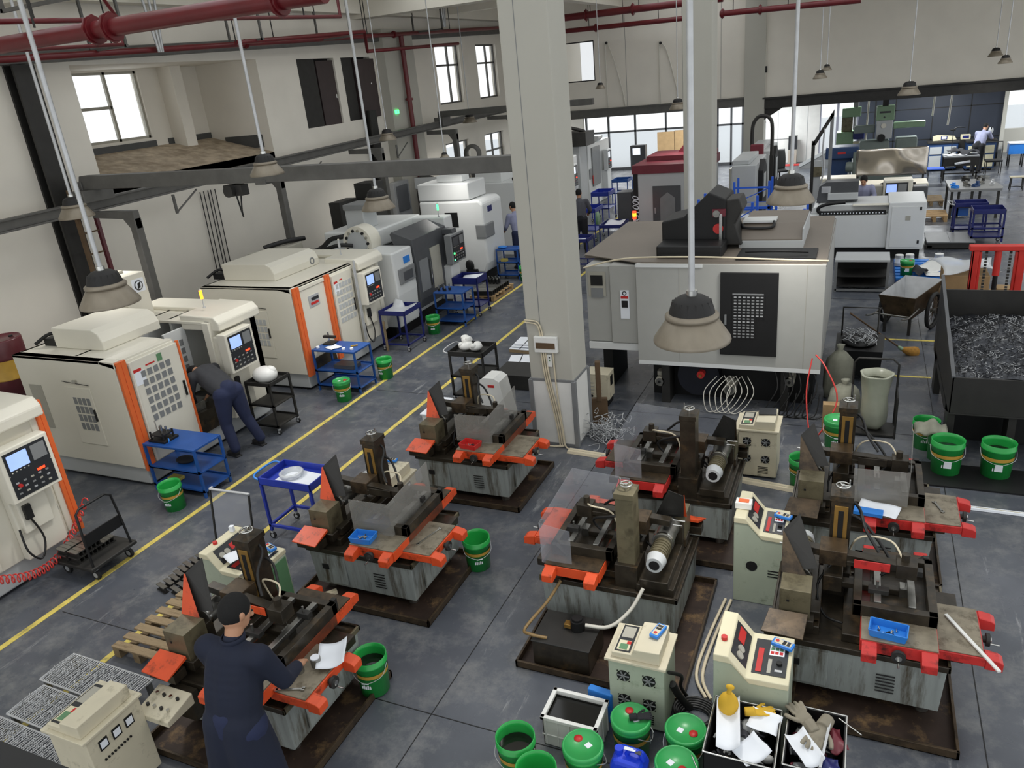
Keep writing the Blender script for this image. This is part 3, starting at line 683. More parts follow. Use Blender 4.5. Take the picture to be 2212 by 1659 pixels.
    q = M(ck); q.box(.62, -.12, .64, 1.12, .16, .735); q.box(.62, .83, .64, 1.12, 1.05, .735); q.box(.622, .15, .64, 1.118, .84, .735, ck + '_worn'); q.box(.625, -.115, .735, 1.115, .14, .748, topk); q.box(.625, .85, .735, 1.115, 1.045, .748, topk if not frame else 'oily_brown')
    q.box(.68, .14, .735, 1.08, .85, .74, 'oily'); q.put('long_slide', t, bev=.006)
    for x in (.68, 1.06): bumper((x, -.12, .69), -1, 'y'); bumper((x, 1.05, .69), 1, 'y')
    handwheel('slide_handwheel', t, (.87, -.12, .68), .048, 'y')
    # work frame on the long slide
    q = M('oily'); z0 = .74
    for (a, b, c_, d) in ((.56, .14, .62, .86), (1.06, .14, 1.12, .86), (.56, .14, 1.12, .2), (.56, .8, 1.12, .86)): q.box(a, b, z0, c_, d, z0 + .1)
    q.box(.7, .2, z0 + .07, .75, .8, z0 + .11, 'steel'); q.box(.93, .2, z0 + .07, .98, .8, z0 + .11, 'steel')
    q.put('work_frame', t, bev=.004)
    q = M('steel')
    q.box(.66, .3, z0 + .1, .8, .36, z0 + .14, 'iron_black'); q.cyl((.72, .33, z0 + .14), (.72, .33, z0 + .2), .01, n=6); q.put('clamp', t, bev=.002); q = M('steel'); q.box(.93, .6, z0 + .1, 1.04, .66, z0 + .15, 'iron_black'); q.cyl((.98, .63, z0 + .14), (.98, .63, z0 + .2), .01, n=6)
    q.put('clamp', t, bev=.002)
    q = M('iron_black'); q.prism([(.96, .75), (1.1, .75), (1.1, .85), (1.06, .85)], 'y', .86, .9, 'iron_black'); q.put('angle_block', t, bev=.002)
    if sheet:
        q = M('clear_smoky' if sheet == 1 else 'clear')
        if sheet == 1:
            q.add([(.52, .12, .74), (.98, .1, .74), (.52, .12, 1.08), (.98, .1, 1.1), (1.02, .8, .76), (1.02, .8, 1.2)], [(0, 1, 3, 2), (1, 4, 5, 3)])
        else:
            q.add([(.48, 1.0, .72), (1.16, 1.0, .72), (.48, 1.0, 1.12), (1.16, 1.0, 1.12), (1.16, .1, .72), (1.16, .1, 1.18), (.6, .1, .76), (.6, .1, 1.14), (.88, 1.0, .72), (.88, 1.0, 1.08)], [(1, 8, 9, 3), (1, 4, 5, 3), (4, 6, 7, 5)])
        q.put('splash_guard', t, solid=.006)
    q = M('cable_black')
    q.tube([(.45, .8, 1.36), (.56, .76, 1.3), (.62, .6, 1.2), (.72, .5, 1.08)], .012); q.tube([(.45, .82, 1.2), (.6, .8, 1.15), (.78, .62, 1.0), (.8, .56, .9), (.7, .55, .8)], .012)
    q.tube([(.5, .8, .95), (.42, .6, .9), (.3, .5, .7), (.36, .3, .58), (.5, .2, .6)], .01); q.put('cable', t)
    q = M('hose_cream'); q.tube([(.88, .5, 1.06), (.8, .62, 1.12), (.6, .66, 1.1), (.52, .75, .9), (.54, .84, .6)], .008); q.put('coolant_hose', t)
    return t
def tray(label, loc, x0, y0, x1, y1, h=.07, k='rust_tray'):
    t = M(k); t.box(x0, y0, .003, x1, y1, .012)
    for (a, b, c_, d) in ((x0, y0, x1, y0 + .02), (x0, y1 - .02, x1, y1), (x0, y0, x0 + .02, y1), (x1 - .02, y0, x1, y1)): t.box(a, b, .003, c_, d, h, 'oily_brown')
    return plain(t, 'drip_tray', label, 'tray', loc=loc, bev=.002)
A0 = (-4.85, 3.15, 0); B0 = (-4.85, 5.0, 0); C0 = (-4.75, 7.02, 0); D0 = (-1.2, 6.15, 0); E0 = (-1.0, 7.75, 0); F0 = (-.42, 6.7, 0); G0 = (-.42, 5.0, 0)
edm('orange-ended wire cutting machine that the navy-coated man works at', A0, 0, 'edm_orange', sheet=0)
edm('orange-ended wire cutting machine with a blue tray on it, beside the bright blue tray cart', B0, 0, 'edm_orange', sheet=1)
edm('orange-ended wire cutting machine with a red tray, left of the near white column', C0, 0, 'edm_orange', sheet=1)
edm('orange wire cutting machine with pale column and tall clear guard, over the black tank', D0, R(180), 'edm_orange', sheet=2, colk='oily_olive', topk='edm_orange')
edm('darkest wire cutting machine, dull red bumpers, standing before the large white machine', E0, R(180), 'edm_red', sheet=2, guardk='oily_brown', colk='oily', topk='oily_brown')
edm('red-ended wire cutting machine with a drawing sheet on it, right of the cream console', F0, 0, 'edm_red', sheet=1, guardk='oily_brown')
edm('red-ended wire cutting machine with a blue parts tray, at the lower right', G0, 0, 'edm_red', sheet=0, guardk='oily_brown')
tray('rusty drip tray under the machine of the navy-coated man', A0, -.12, -.3, 1.42, 1.02)
tray('rusty drip tray under the orange machine beside the deep blue tray cart', B0, -.12, -.18, 1.42, 1.0)
tray('rusty drip tray under the orange machine left of the near column', C0, -.12, -.12, 1.36, 1.05)
tray('rusty drip tray holding the machine with the pale column and the black tank', (0, 0, 0), -2.45, 4.6, -1.02, 6.2)
tray('rusty drip tray under the darkest wire cutting machine', (0, 0, 0), -2.25, 6.45, -.86, 7.8)
tray('rusty drip tray under the red machine with the drawing', F0, -.05, -.05, 1.32, 1.0)
tray('long stained drip tray under the red machine at the lower right', G0, .18, -.3, 1.3, .98)
# little things on the machines (all top-level)
def binbox(label, loc, rz, k, w_=.2, d=.14, h=.06, fill=True):
    t = T('parts_tray', label, 'tray', loc, rz)
    q = M(k); q.box(-w_ / 2, -d / 2, 0, w_ / 2, d / 2, .006)
    for s in (-1, 1):
        q.hexa([(s * w_ / 2 - .004, -d / 2, 0), (s * w_ / 2 + .004, -d / 2, 0), (s * w_ / 2 + .004, d / 2, 0), (s * w_ / 2 - .004, d / 2, 0)], [(s * w_ * .56 - .004, -d * .56, h), (s * w_ * .56 + .004, -d * .56, h), (s * w_ * .56 + .004, d * .56, h), (s * w_ * .56 - .004, d * .56, h)])
        q.hexa([(-w_ / 2, s * d / 2 - .004, 0), (w_ / 2, s * d / 2 - .004, 0), (w_ / 2, s * d / 2 + .004, 0), (-w_ / 2, s * d / 2 + .004, 0)], [(-w_ * .56, s * d * .56 - .004, h), (w_ * .56, s * d * .56 - .004, h), (w_ * .56, s * d * .56 + .004, h), (-w_ * .56, s * d * .56 + .004, h)])
    q.put('tray_body', t)
    if fill:
        q = M('steel')
        for k in range(9):
            a = random.random() * 3; x = random.uniform(-.3, .3) * w_; y = random.uniform(-.3, .3) * d
            q.cyl((x, y, .012), (x + .03 * math.cos(a), y + .03 * math.sin(a), .016), .006, random.choice(['steel', 'black', 'chrome']), n=6)
        q.put('small_parts', t)['kind'] = 'stuff'
    return t
binbox('blue plastic tray with tools on the orange machine beside the tray cart', (-4.12, 4.98, .749), R(5), 'blue_bright')
binbox('red plastic tray of small parts on the machine left of the near column', (-3.98, 7.0, .749), R(-8), 'red')
binbox('blue plastic tray of screws on the red machine at the lower right', (.38, 4.98, .749), R(-6), 'blue_bright', .22, .13)
def sheet(label, loc, rz, w_=.21, d=.3, k='paper', curl=.02, name='paper_sheet', cat='paper'):
    q = M(k); q.grid(lambda u, v: ((u - .5) * w_, (v - .5) * d, .004 + curl * (abs(u - .5) * 2) ** 2 * (1 if u > .5 else .4) + .006 * math.sin(7 * v)), 8, 8)
    o = q.put(name, loc=loc, rz=rz, solid=.002); return tag(o, label, cat)
sheet('white drawing sheet lying on the slide of the red machine', (.32, 6.68, .752), R(75), .2, .34)
sheet('white drawing sheet on the machine of the navy-coated man', (-3.5, 3.6, .69), R(30), .22, .28, curl=.05)
def wrench(label, loc, rz, L=.2, k='chrome'):
    q = M(k); q.box(-L / 2, -.008, 0, L / 2, .008, .008); q.cyl((-L / 2, 0, 0), (-L / 2, 0, .008), .018, n=6); q.box(L / 2 - .005, -.018, 0, L / 2 + .02, -.006, .008); q.box(L / 2 - .005, .006, 0, L / 2 + .02, .018, .008)
    return plain(q, 'wrench', label, 'tool', loc=loc, rz=rz)
wrench('open-ended wrench on the slide in front of the navy-coated man', (-3.62, 3.22, .67), R(20))
wrench('long shiny clamp wrench on the right slide of the orange machine beside the tray cart', (-3.6, 5.3, .67), R(75), .3)
wrench('small dark wrench on the right slide of the red machine with the drawing', (.83, 7.0, .67), R(110), .16, 'steel')
q = M('steel'); q.cyl((-3.66, 3.4, .668), (-3.66, 3.4, .73), .035, n=16).cyl((-3.66, 3.4, .73), (-3.66, 3.4, .738), .03, 'paper', n=16); plain(q, 'steel_spool', 'white-topped steel spool nearest the wrench', 'spool')
q = M('steel'); q.cyl((-3.58, 3.5, .668), (-3.58, 3.5, .74), .04, n=16).cyl((-3.58, 3.5, .74), (-3.58, 3.5, .748), .035, 'paper', n=16); plain(q, 'steel_spool', 'white-topped steel spool beside the drawing sheet', 'spool')
q = M('plastic_white'); q.box(-.3, -.012, 0, .3, .012, .012); plain(q, 'white_ruler', 'long white bar lying slanted on the red machine at the lower right', 'ruler', loc=(.92, 5.15, .672), rz=R(-62))
q = M('blue_bright'); q.box(-.12, -.05, 0, .12, .05, .03); plain(q, 'blue_folder', 'blue folder under the drawing sheet on the red machine', 'folder', loc=(.24, 6.61, .749), rz=R(-5))
# ------------------------------------------------------------------ control consoles
def disp(t, fn, kind):
    """fn maps (u,v) in 0..1 to a point on the sloped face; draws a display plate with its marks"""
    pass
def console(label, loc, sidek='console_cream', bodyk='cab_green', w_=.5, d=.45, hl=.9, hr=.72, blue=True, grn=False):
    t = T('control_console', label, 'console', loc, 0)
    pr = [(0, 0), (0, hl), (.1, hl), (.22, hl - .15), (w_, hr), (w_, 0)]
    q = M(bodyk); q.prism([(0, 0), (0, hl - .06), (.12, hl - .06), (.24, hl - .2), (w_ , hr - .05), (w_, 0)], 'y', 0, d)
    q.put('body', t, bev=.008)
    if grn: q = M('panel_green'); q.box(w_, .02, .04, w_ + .006, d - .02, hr - .07); q.put('side_panel', t)
    q = M('console_cream'); q.prism([(0, hl - .06), (0, hl), (.1, hl), (.22, hl - .15), (w_, hr), (w_, hr - .05), (.24, hl - .2), (.12, hl - .06)], 'y', -.012, d + .012)
    q.put('top_cover', t, bev=.008)
    a = Vector((.235, 0, hl - .152)); b = Vector((w_ - .015, 0, hr + .004)); n = Vector((-(b.z - a.z), 0, b.x - a.x)).normalized() * .003
    def pt(u, v): p = a.lerp(b, u) + n; return (p.x, .03 + v * (d - .06), p.z)
    def quad(q, u0, v0, u1, v1, k, e=.0):
        s = n * e / .003 if e else Vector()
        vs = [Vector(pt(*c)) + s for c in ((u0, v0), (u1, v0), (u1, v1), (u0, v1))]; q.add([v - n * 1.2 for v in vs] + vs, [(4, 5, 6, 7), (0, 1, 5, 4), (1, 2, 6, 5), (2, 3, 7, 6), (3, 0, 4, 7)], k)
    q = M('panel_dark'); quad(q, .05, .05, .95, .95, 'panel_dark'); quad(q, .15, .1, .3, .7, 'red', .004)
    quad(q, .45, .55, .85, .9, 'paper', .003)
    for i in range(3):
        for j in range(3): quad(q, .48 + i * .12, .58 + j * .1, .57 + i * .12, .65 + j * .1, 'panel_green' if j else 'red', .005)
    quad(q, .45, .1, .55, .45, 'cream_dark', .003); quad(q, .65, .15, .85, .2, 'galv', .004)
    p = pt(.75, .35); q.cyl(p, Vector(p) + n * 6, .02, 'black', n=12); q.put('keypad_panel', t)
    a2 = Vector((.105, 0, hl - .004)); b2 = Vector((.215, 0, hl - .145)); a, b = a2, b2; n = Vector((-(b.z - a.z), 0, b.x - a.x)).normalized() * .003
    q = M('panel_dark'); quad(q, .05, .08, .95, .92, 'panel_dark'); quad(q, .25, .5, .6, .85, 'red', .004)
    for k in range(2): p = pt(.5, .2 + k * .16); q.cyl(p, Vector(p) + n * 4, .03, 'cream_dark', n=14)
    q.put('meter_panel', t)
    q = M('red'); q.cyl((.05, d * .35, hl), (.05, d * .35, hl + .025), .022, n=14); q.put('stop_button', t)
    q = M('black'); q.cyl((.16, -.004, hl * .45), (.16, 0, hl * .45), .05, n=18)
    for k in range(3): q.box(.3, -.004, hl * .35 + k * .03, .4, 0, hl * .35 + k * .03 + .01)
    q.put('vent', t)
    return t
console('tall cream control console with a white box on it, right of the pale machine column', (-.85, 6.02, 0), hl=.9, hr=.74, w_=.44, d=.46)
console('cream control console beside the black rag bins, with a blue calculator tray on it', (-.73, 4.28, 0), hl=.88, hr=.74, w_=.5, d=.46)
console('cream control console with green side behind the machine of the navy-coated man', (-5.5, 4.27, 0), hl=.82, hr=.66, w_=.6, d=.47, grn=True)
def instr(label, loc, rz):
    t = T('hand_instrument', label, 'instrument', loc, rz)
    q = M('blue_bright'); q.box(-.075, -.035, 0, .075, .035, .028); q.put('case', t, bev=.006)
    q = M('cab_beige'); q.box(-.06, -.024, .028, .06, .024, .031); q.put('face', t)
    q = M('red'); q.cyl((-.04, 0, .031), (-.04, 0, .035), .013, n=12); q.box(.0, -.02, .031, .02, .02, .034, 'black'); q.box(.03, -.02, .031, .05, .02, .034, 'panel_dark'); q.put('button', t)
    return t
instr('blue hand instrument on the tall console right of the pale machine column', (-.46, 6.33, .765), R(-18))
instr('blue hand instrument on the console beside the rag bins', (-.3, 4.62, .765), R(-16))
instr('blue hand instrument on the console with the green side', (-5.0, 4.66, .7), R(-20))
q = M('plastic_white'); q.box(-.07, -.05, 0, .07, .05, .06); q.box(-.045, -.03, .06, .045, .03, .066, 'amber_lit' if False else 'orange'); plain(q, 'white_box', 'white box with an orange face on the tall cream console', 'box', loc=(-.79, 6.2, .905), bev=.01)
sheet('white sheet lying on the green-sided console', (-5.18, 4.45, .73), R(-25), .2, .26)
q = M('paper'); q.box(-.02, -.02, 0, .02, .02, .06); plain(q, 'white_block', 'white block standing at the back corner of the green-sided console', 'block', loc=(-5.44, 4.66, .822), rz=.3)
def cabinet(label, loc, w_=.42, d=.36, h=.62, bodyk='cab_green', fans=True, conw=.3, meters=False, rz=0):
    t = T('control_cabinet', label, 'cabinet', loc, rz)
    q = M(bodyk); q.box(0, 0, .03, w_, d, h); q.put('body', t, bev=.006)
    q = M('cab_beige'); q.box(-.02, -.03, h, w_ + .02, d + .02, h + .022); q.put('worktop', t, bev=.004)
    if fans:
        for i in (0, 1):
            for j in (0, 1):
                c_ = (w_ * (.27 + .46 * i), -.003, h * (.78 - .36 * j))
                q = M('black'); q.cyl((c_[0], .001, c_[2]), (c_[0], -.004, c_[2]), .05, n=20)
                for a in range(6): q.cyl(c_, (c_[0] + .045 * math.cos(a), -.006, c_[2] + .045 * math.sin(a)), .007, 'grey_mid', n=4)
                for a in range(4): q.cyl((c_[0] + .06 * math.cos(.8 + a * 1.57), -.002, c_[2] + .06 * math.sin(.8 + a * 1.57)), (c_[0] + .06 * math.cos(.8 + a * 1.57), -.008, c_[2] + .06 * math.sin(.8 + a * 1.57)), .005, 'iron_black', n=6)
                q.put('fan', t)
        q = M('black')
        for k in range(5): q.box(w_ * .55, -.003, h * .12 + k * .02, w_ * .8, .001, h * .12 + k * .02 + .008)
        q.put('vent', t)
    if meters:
        for k in range(3): q = M('black'); x = w_; y = .08 + k * .11; q.box(x, y, h * .78, x + .008, y + .07, h * .9); q.box(x + .008, y + .008, h * .8, x + .01, y + .062, h * .88, 'paper'); q.put('meter', t)
        q = M('black')
        for k in range(9): q.cyl((w_, .09 + k * .027, h * .66), (w_ + .012, .09 + k * .027, h * .66), .008, n=8)
        q.put('switch_row', t)
    q = M('cab_beige'); x0, x1, y0, y1 = .03, w_ - .03, .0, d - .03; z = h + .022
    q.prism([(x0, z), (x0, z + .045), (x0 + (x1 - x0) * .42, z + .05), (x0 + (x1 - x0) * .47, z + .1), (x1, z + .11), (x1, z)], 'y', y0, y1); q.put('console_box', t, bev=.006)
    q = M('panel_dark'); e = .003
    def dd(u0, v0, u1, v1, k, dz):
        xa, xb = x0 + (x1 - x0) * .42 * u0, x0 + (x1 - x0) * .42 * u1; ya, yb = y0 + (y1 - y0) * v0, y0 + (y1 - y0) * v1; zz = z + .046
        q.hexa([(xa, ya, zz), (xb, ya, zz + .004), (xb, yb, zz + .004), (xa, yb, zz)], [(xa, ya, zz + dz), (xb, ya, zz + dz + .004), (xb, yb, zz + dz + .004), (xa, yb, zz + dz)], k)
    dd(.12, .06, .9, .94, 'panel_dark', .003); dd(.2, .1, .8, .42, 'console_cream', .005); dd(.3, .12, .7, .3, 'panel_green', .007); dd(.55, .3, .8, .4, 'red', .007); dd(.2, .52, .8, .88, 'cream_dark', .005); q.put('display_panel', t)
    return t
cabinet('grey-green power cabinet with four fans, standing behind the green paint buckets', (-1.5, 4.28, 0), h=.63)
cabinet('beige power cabinet with four fans before the large white machine', (-1.17, 8.35, 0), w_=.46, d=.42, h=.62, bodyk='cab_beige')
cabinet('beige power cabinet with meters in the lower left corner', (-5.07, 2.32, 0), w_=.4, d=.46, h=.7, fans=False, meters=True, bodyk='cab_beige')
cabinet('beige power cabinet behind the column of the orange machine beside the tray cart', (-4.95, 6.05, 0), w_=.45, d=.5, h=.6, fans=False, meters=True, bodyk='cab_beige')
instr('blue hand instrument on the cabinet behind the green paint buckets', (-1.17, 4.5, .765), R(75))
instr('blue hand instrument on the cabinet beside the orange machine column', (-4.75, 6.48, .735), R(10))
sheet('white sheet on the cabinet beside the orange machine column', (-4.8, 6.25, .735), R(10), .18, .26)
q = M('panel_dark'); q.box(-.1, -.09, 0, .1, .09, .01); plain(q, 'dark_folder', 'dark folder on the cabinet before the large white machine', 'folder', loc=(-.85, 8.62, .755), rz=.1)
# coolant tank beside machine D
t = T('coolant_tank', 'black coolant tank with a pump and brown hoses at the foot of the pale-column machine', 'tank', (-2.3, 4.66, 0))
q = M('oily'); q.box(0, 0, .03, .5, .4, .27); q.box(-.01, -.01, .27, .51, .41, .285, 'iron_black'); q.put('tank_body', t, bev=.006)
q = M('black'); q.cyl((.33, .24, .285), (.33, .24, .38), .06, n=18); q.cyl((.33, .24, .38), (.33, .24, .4), .045, n=18); q.box(.22, .2, .3, .28, .26, .34, 'brass'); q.put('pump', t, bev=.003)
q = M('hose_brown'); q.tube([(.12, .05, .29), (-.02, .02, .32), (-.1, .1, .3), (.02, .35, .42), (.1, .5, .55)], .014); q.put('return_hose', t)
q = M('cable_white'); q.tube([(.4, .24, .34), (.6, .28, .34), (.75, .4, .45), (.84, .5, .62)], .016); q.put('supply_hose', t)
# operator box hanging at machine A
t = T('switch_box', 'cream switch box with two rows of knobs on the machine of the navy-coated man', 'control box', (-4.78, 2.78, .46), 0)
q = M('cab_beige'); q.hexa([(0, 0, 0), (.34, 0, 0), (.34, .26, .0), (0, .26, .0)], [(0, 0, .05), (.34, 0, .05), (.34, .26, .1), (0, .26, .1)]); q.put('box', t, bev=.006)
for i in range(2):
    for j in range(4): q = M('chrome' if (i + j) % 2 else 'iron_black'); x = .06 + j * .07; y = .08 + i * .1; z = .05 + y * .19; q.cyl((x, y, z), (x, y, z + .022), .013, n=10); q.put('knob', t)
q = M('oily'); q.box(.05, .26, -.2, .3, .34, .06); q.put('bracket', t)
# ------------------------------------------------------------------ machining centres along the left wall
def rgrid(q, ax, c, u0, v0, nu, nv, du, dv, w_, h, k, dirs=1):
    """rows of small windows on a face"""
    for i in range(nu):
        for j in range(nv):
            a = u0 + i * du; b = v0 + j * dv
            if ax == 'x': q.box(c - .004, a, b, c + .004, a + w_, b + h, k)
            else: q.box(a, c - .004, b, a + w_, c + .004, b + h, k)
def ctrl_panel(par, x, y, z, w_, h, d=.16, face='x', k='cream', scr='screen', name='control_panel', dark='panel_dark', lit='red_lit', phone=True):
    q = M(k); q.box(x - d, y, z, x, y + w_, z + h)
    p = q.put(name, par, bev=.012)
    e = .05 * w_
    q = M(dark); q.box(x, y + e * 1.6, z + h * .52, x + .006, y + w_ - e * 1.6, z + h * .93); q.box(x, y + e * 1.6, z + h * .07, x + .006, y + w_ - e * 1.6, z + h * .5); q.put('fascia', p)
    q = M(scr); q.box(x + .006, y + w_ * .13, z + h * .6, x + .01, y + w_ * .52, z + h * .88); q.put('screen', p)
    q = M('galv'); q.box(x + .005, y + e * 2, z + h * .1, x + .0065, y + w_ - e * 2, z + h * .9, dark); q.box(x + .006, y + w_ * .6, z + h * .6, x + .009, y + w_ * .88, z + h * .88, 'grey_mid')
    for i in range(5):
        for j in range(3): q.box(x + .006, y + w_ * (.14 + i * .15), z + h * (.14 + j * .1), x + .012, y + w_ * (.14 + i * .15) + w_ * .06, z + h * (.14 + j * .1) + h * .03, ['grey_mid', 'cream_dark', 'galv'][(i + j) % 3])
    for i in range(5): q.cyl((x + .006, y + w_ * (.15 + i * .08), z + h * .56), (x + .012, y + w_ * (.15 + i * .08), z + h * .56), .007, 'cream', n=6)
    q.put('key_field', p)
    q = M(lit); q.box(x + .006, y + w_ * .6, z + h * .4, x + .012, y + w_ * .75, z + h * .44); q.put('display', p)
    q = M('red'); q.cyl((x + .006, y + w_ * .2, z + h * .3), (x + .03, y + w_ * .2, z + h * .3), .02, n=12); q.put('stop_button', p)
    return p
def tower_lamp(par, x, y, z, k, off=False):
    q = M('galv'); q.cyl((x, y, z), (x, y, z + .14), .008, n=6); q.cyl((x, y, z), (x, y, z + .02), .02, n=8); q.cyl((x, y, z + .27 if not off else z + .2), (x, y, z + .29 if not off else z + .22), .018, 'cream', n=10); p = q.put('signal_lamp', par)
    q = M(k); q.cyl((x, y, z + .14), (x, y, z + (.27 if not off else .2)), .022, n=12); q.put('lamp_glass', p)
def vmc(label, loc, L=2.55, H=1.82, mode='open', tower=True, strips=((0, .14),), hump=(-1.55, .35, -.6, 1.32), side=True, depth=2.0, py=1.62):
    t = T('machining_centre', label, 'machine', loc, 0, 'orange striped machining centres')
    D = -depth
    q = M('cream')
    # shell in panels around the working space
    oy0, oy1 = (.95, 1.6) if mode == 'open' else (0, 0)
    q.box(D, .0, .3, -.04, .12, H)                        # left end
    q.box(-.12, .12, .3, -.02, (oy0 if mode == 'open' else L), H)
    if mode == 'open':
        q.box(D, oy0, .3, -.7, oy1, .62); q.box(-.7, oy0, .3, -.02, oy1, .62, 'oily'); q.box(D, oy0 - .1, .62, D + .1, L, H); q.box(-.62, oy1 - .3, .7, -.58, oy1 + .1, H - .1, 'white_mach'); rgrid(q, 'x', -.575, oy1 - .26, .95, 3, 5, .1, .13, .07, .09, 'grey_mid')
        q.box(-.9, .12, .62, -.85, oy0 - .0, H, 'white_mach'); q.box(-.9, oy1 + .12, .62, -.85, L, H, 'white_mach'); q.box(-1.3, .5, .62, -1.25, L - .3, H, 'white_mach')
        q.box(-.12, oy1, .3, .0, L, H)
    q.box(D, L - .12, .3, 0, L, H)
    if mode == 'open': q.box(D, 0, H - .04, -.3, oy0, H); q.box(D, oy1 + .05, H - .04, -.02, L, H); q.box(D, oy0, H - .04, -1.25, oy1 + .05, H)
    else: q.box(D, .0, H - .04, -.02, L, H)
    q.box(D, .12, .3, D + .06, L, H)
    q.hexa([(-.3, .0, H - .04), (.0, .0, H - .1), (.0, (oy0 if mode == 'open' else L), H - .1), (-.3, (oy0 if mode == 'open' else L), H - .04)], [(-.3, 0, H), (0, 0, H - .03), (0, (oy0 if mode == 'open' else L), H - .03), (-.3, (oy0 if mode == 'open' else L), H)])
    q.put('enclosure', t, bev=.012)
    q = M('grey_mach'); q.box(D + .1, .04, .04, -.05, L - .05, .31); q.put('base_skirt', t, bev=.02)
    q = M('black'); q.box(D + .15, .1, 0, -.15, L - .1, .05); q.put('feet', t)
    for (a, b) in strips: q = M('orange'); q.box(-.02, a, .27, .025, b, H - .005); q.box(-.02, a + (b - a) * .45, .27, .03, a + (b - a) * .48, H - .01, 'edm_orange'); q.put('orange_strip', t, bev=.006)
    if mode == 'end': pass
    # sliding door with window grid
    if mode == 'open': dy0, dy1, gu = .16, .97, .3
    elif mode == 'closed': dy0, dy1, gu = 1.02, 1.62, 1.1
    else: dy0, dy1, gu = .9, 1.5, 1.0
    q = M('cream'); q.box(.0, dy0, .34, .03, dy1, H - .06); q.box(.03, dy0 + .0, .34, .045, dy0 + .03, H - .06); d = q.put('sliding_door', t, bev=.008)
    q = M('grey_mid'); nx = 5 if mode == 'open' else 5; rgrid(q, 'x', .034, gu, .88, nx, 6 if mode != 'open' else 6, .104 if mode == 'open' else .096, .125, .07, .085, 'grey_mid' if mode == 'open' else 'screen_white' if False else 'grey_mach'); q.put('window_grid', d)
    q = M('black'); q.box(.03, dy1 - .07, 1.0, .05, dy1 - .045, 1.22); q.put('door_handle', d)
    if mode == 'open': q = M('orange'); q.box(.0, dy1, .34, .04, dy1 + .03, H - .04); q.put('door_edge', d)
    # left face access door
    if side:
        q = M('cream'); q.box(-1.12, -.012, .58, -.62, .0, 1.42); s_ = q.put('access_door', t, bev=.006)
        q = M('grey_mach'); rgrid(q, 'y', -.013, -1.0, .8, 4, 4, .085, .125, .062, .1, 'grey_mid' if mode == 'open' else 'grey_mach'); q.put('window_grid', s_)
        q = M('black'); q.box(-.66, -.03, .95, -.64, -.012, 1.12); q.put('door_handle', s_)
        q = M('black'); q.tube([(-1.12, -.015, 1.5), (-.95, -.02, 1.49), (-.62, -.015, 1.47)], .005); q.box(-.9, -.03, 1.49, -.84, -.01, 1.53, 'chrome'); q.put('gas_spring', t)
        q = M('cream_dark'); q.box(-1.85, -.008, .75, -1.6, .0, 1.4); q.put('louvre', t)
    # top hump
    x0, y0, x1, y1 = hump; q = M('cream')
    q.prism([(x0, H), (x1, H), (x1, H + .12), (x1 - .06, H + .24), (x1 - .16, H + .29), (x0, H + .29)], 'y', y0, y1); q.put('spindle_hood', t, bev=.015)
    q = M('black'); q.box(x0 - .3, y0 + .05, H, x0, y0 + .5, H + .1); q.tube([(x0 - .35, y0 - .05, H + .05), (x0 - .2, y0 + .1, H + .16), (x0, y0 + .2, H + .12)], .025); q.put('hose_bundle', t)
    if tower:
        q = M('cream'); q.box(-1.95, 1.5, H, -1.38, 1.93, H + .68); q.box(-1.8, 1.6, H + .68, -1.65, 1.8, H + .72, 'cream_dark'); tw = q.put('column_cover', t, bev=.01)
        q = M('paper'); q.box(-1.38, 1.66, H + .4, -1.372, 1.88, H + .6); q.lathe([(.001, 0), (.075, 0), (.075, .006), (.001, .006)], (-1.372, 1.77, H + .5), 'panel_dark', 20, ax='x'); q.lathe([(.001, .006), (.06, .006), (.06, .009), (.001, .009)], (-1.372, 1.77, H + .5), 'paper', 20, ax='x')
        q.prism([(1.74, H + .45), (1.79, H + .47), (1.8, H + .55), (1.75, H + .53)], 'x', -1.364, -1.36, 'black'); q.put('emblem', tw)
    else:
        q = M('paper'); 
        q.lathe([(.04, 0), (.065, 0), (.065, .005), (.04, .005), (.04, 0)], (x1, y1 - .2, H + .1), 'grey_mid', 20, ax='x'); q.put('emblem', t)
    # raised block at the right end and panel arm
    q = M('cream'); q.box(-1.9, L - .45, H, -.2, L, H + .07); q.prism([(-.6, H - .14), (.14, H - .14), (.14, H - .02), (.06, H + .07), (-.6, H + .09)], 'y', py + .05, L - .02, 'cream'); q.put('panel_arm', t, bev=.02)
    ctrl_panel(t, .27, py - .02, 1.05, .56, .6, scr='screen')
    q = M('cream'); q.box(.0, py + .06, .62, .13, py + .4, 1.05); q.box(-.02, py + .02, .3, .08, py + .5, 1.6); q.put('panel_pillar', t, bev=.015)
    q = M('cable_black'); q.box(.13, py + .1, .78, .17, py + .18, .95); q.tube([(.15, py + .14, .8), (.16, py + .2, .5), (.17, py + .1, .3), (.15, py, .45), (.1, py + .02, .7)], .012); q.put('handset', t, bev=.004)
    q = M('red'); q.box(.0, .17 if mode != 'closed' else 1.05, 1.6, .034, .32 if mode != 'closed' else 1.17, 1.64); q.box(.03, .17 if mode != 'closed' else 1.05, 1.42, .034, .36 if mode != 'closed' else 1.2, 1.6, 'paper'); q.box(.03, .4 if mode != 'closed' else 1.24, 1.63, .034, .55 if mode != 'closed' else 1.32, 1.65, 'red'); 
    if mode == 'open': q.box(.03, .6, 1.62, .036, .68, 1.72, 'panel_green')
    q.put('warning_label', t)
    return t
v1 = vmc('orange-striped cream machining centre with its door slid open and the man bending into it', (-8.5, 6.2, 0))
tower_lamp(v1, -.35, 1.95, 1.94, 'amber_lit')
q = M('galv'); q.box(-.6, .98, .62, -.1, 1.3, .75, 'steel'); q.box(-.5, 1.3, .62, -.25, 1.5, .7, 'steel'); q.put('machine_table', v1, bev=.004)
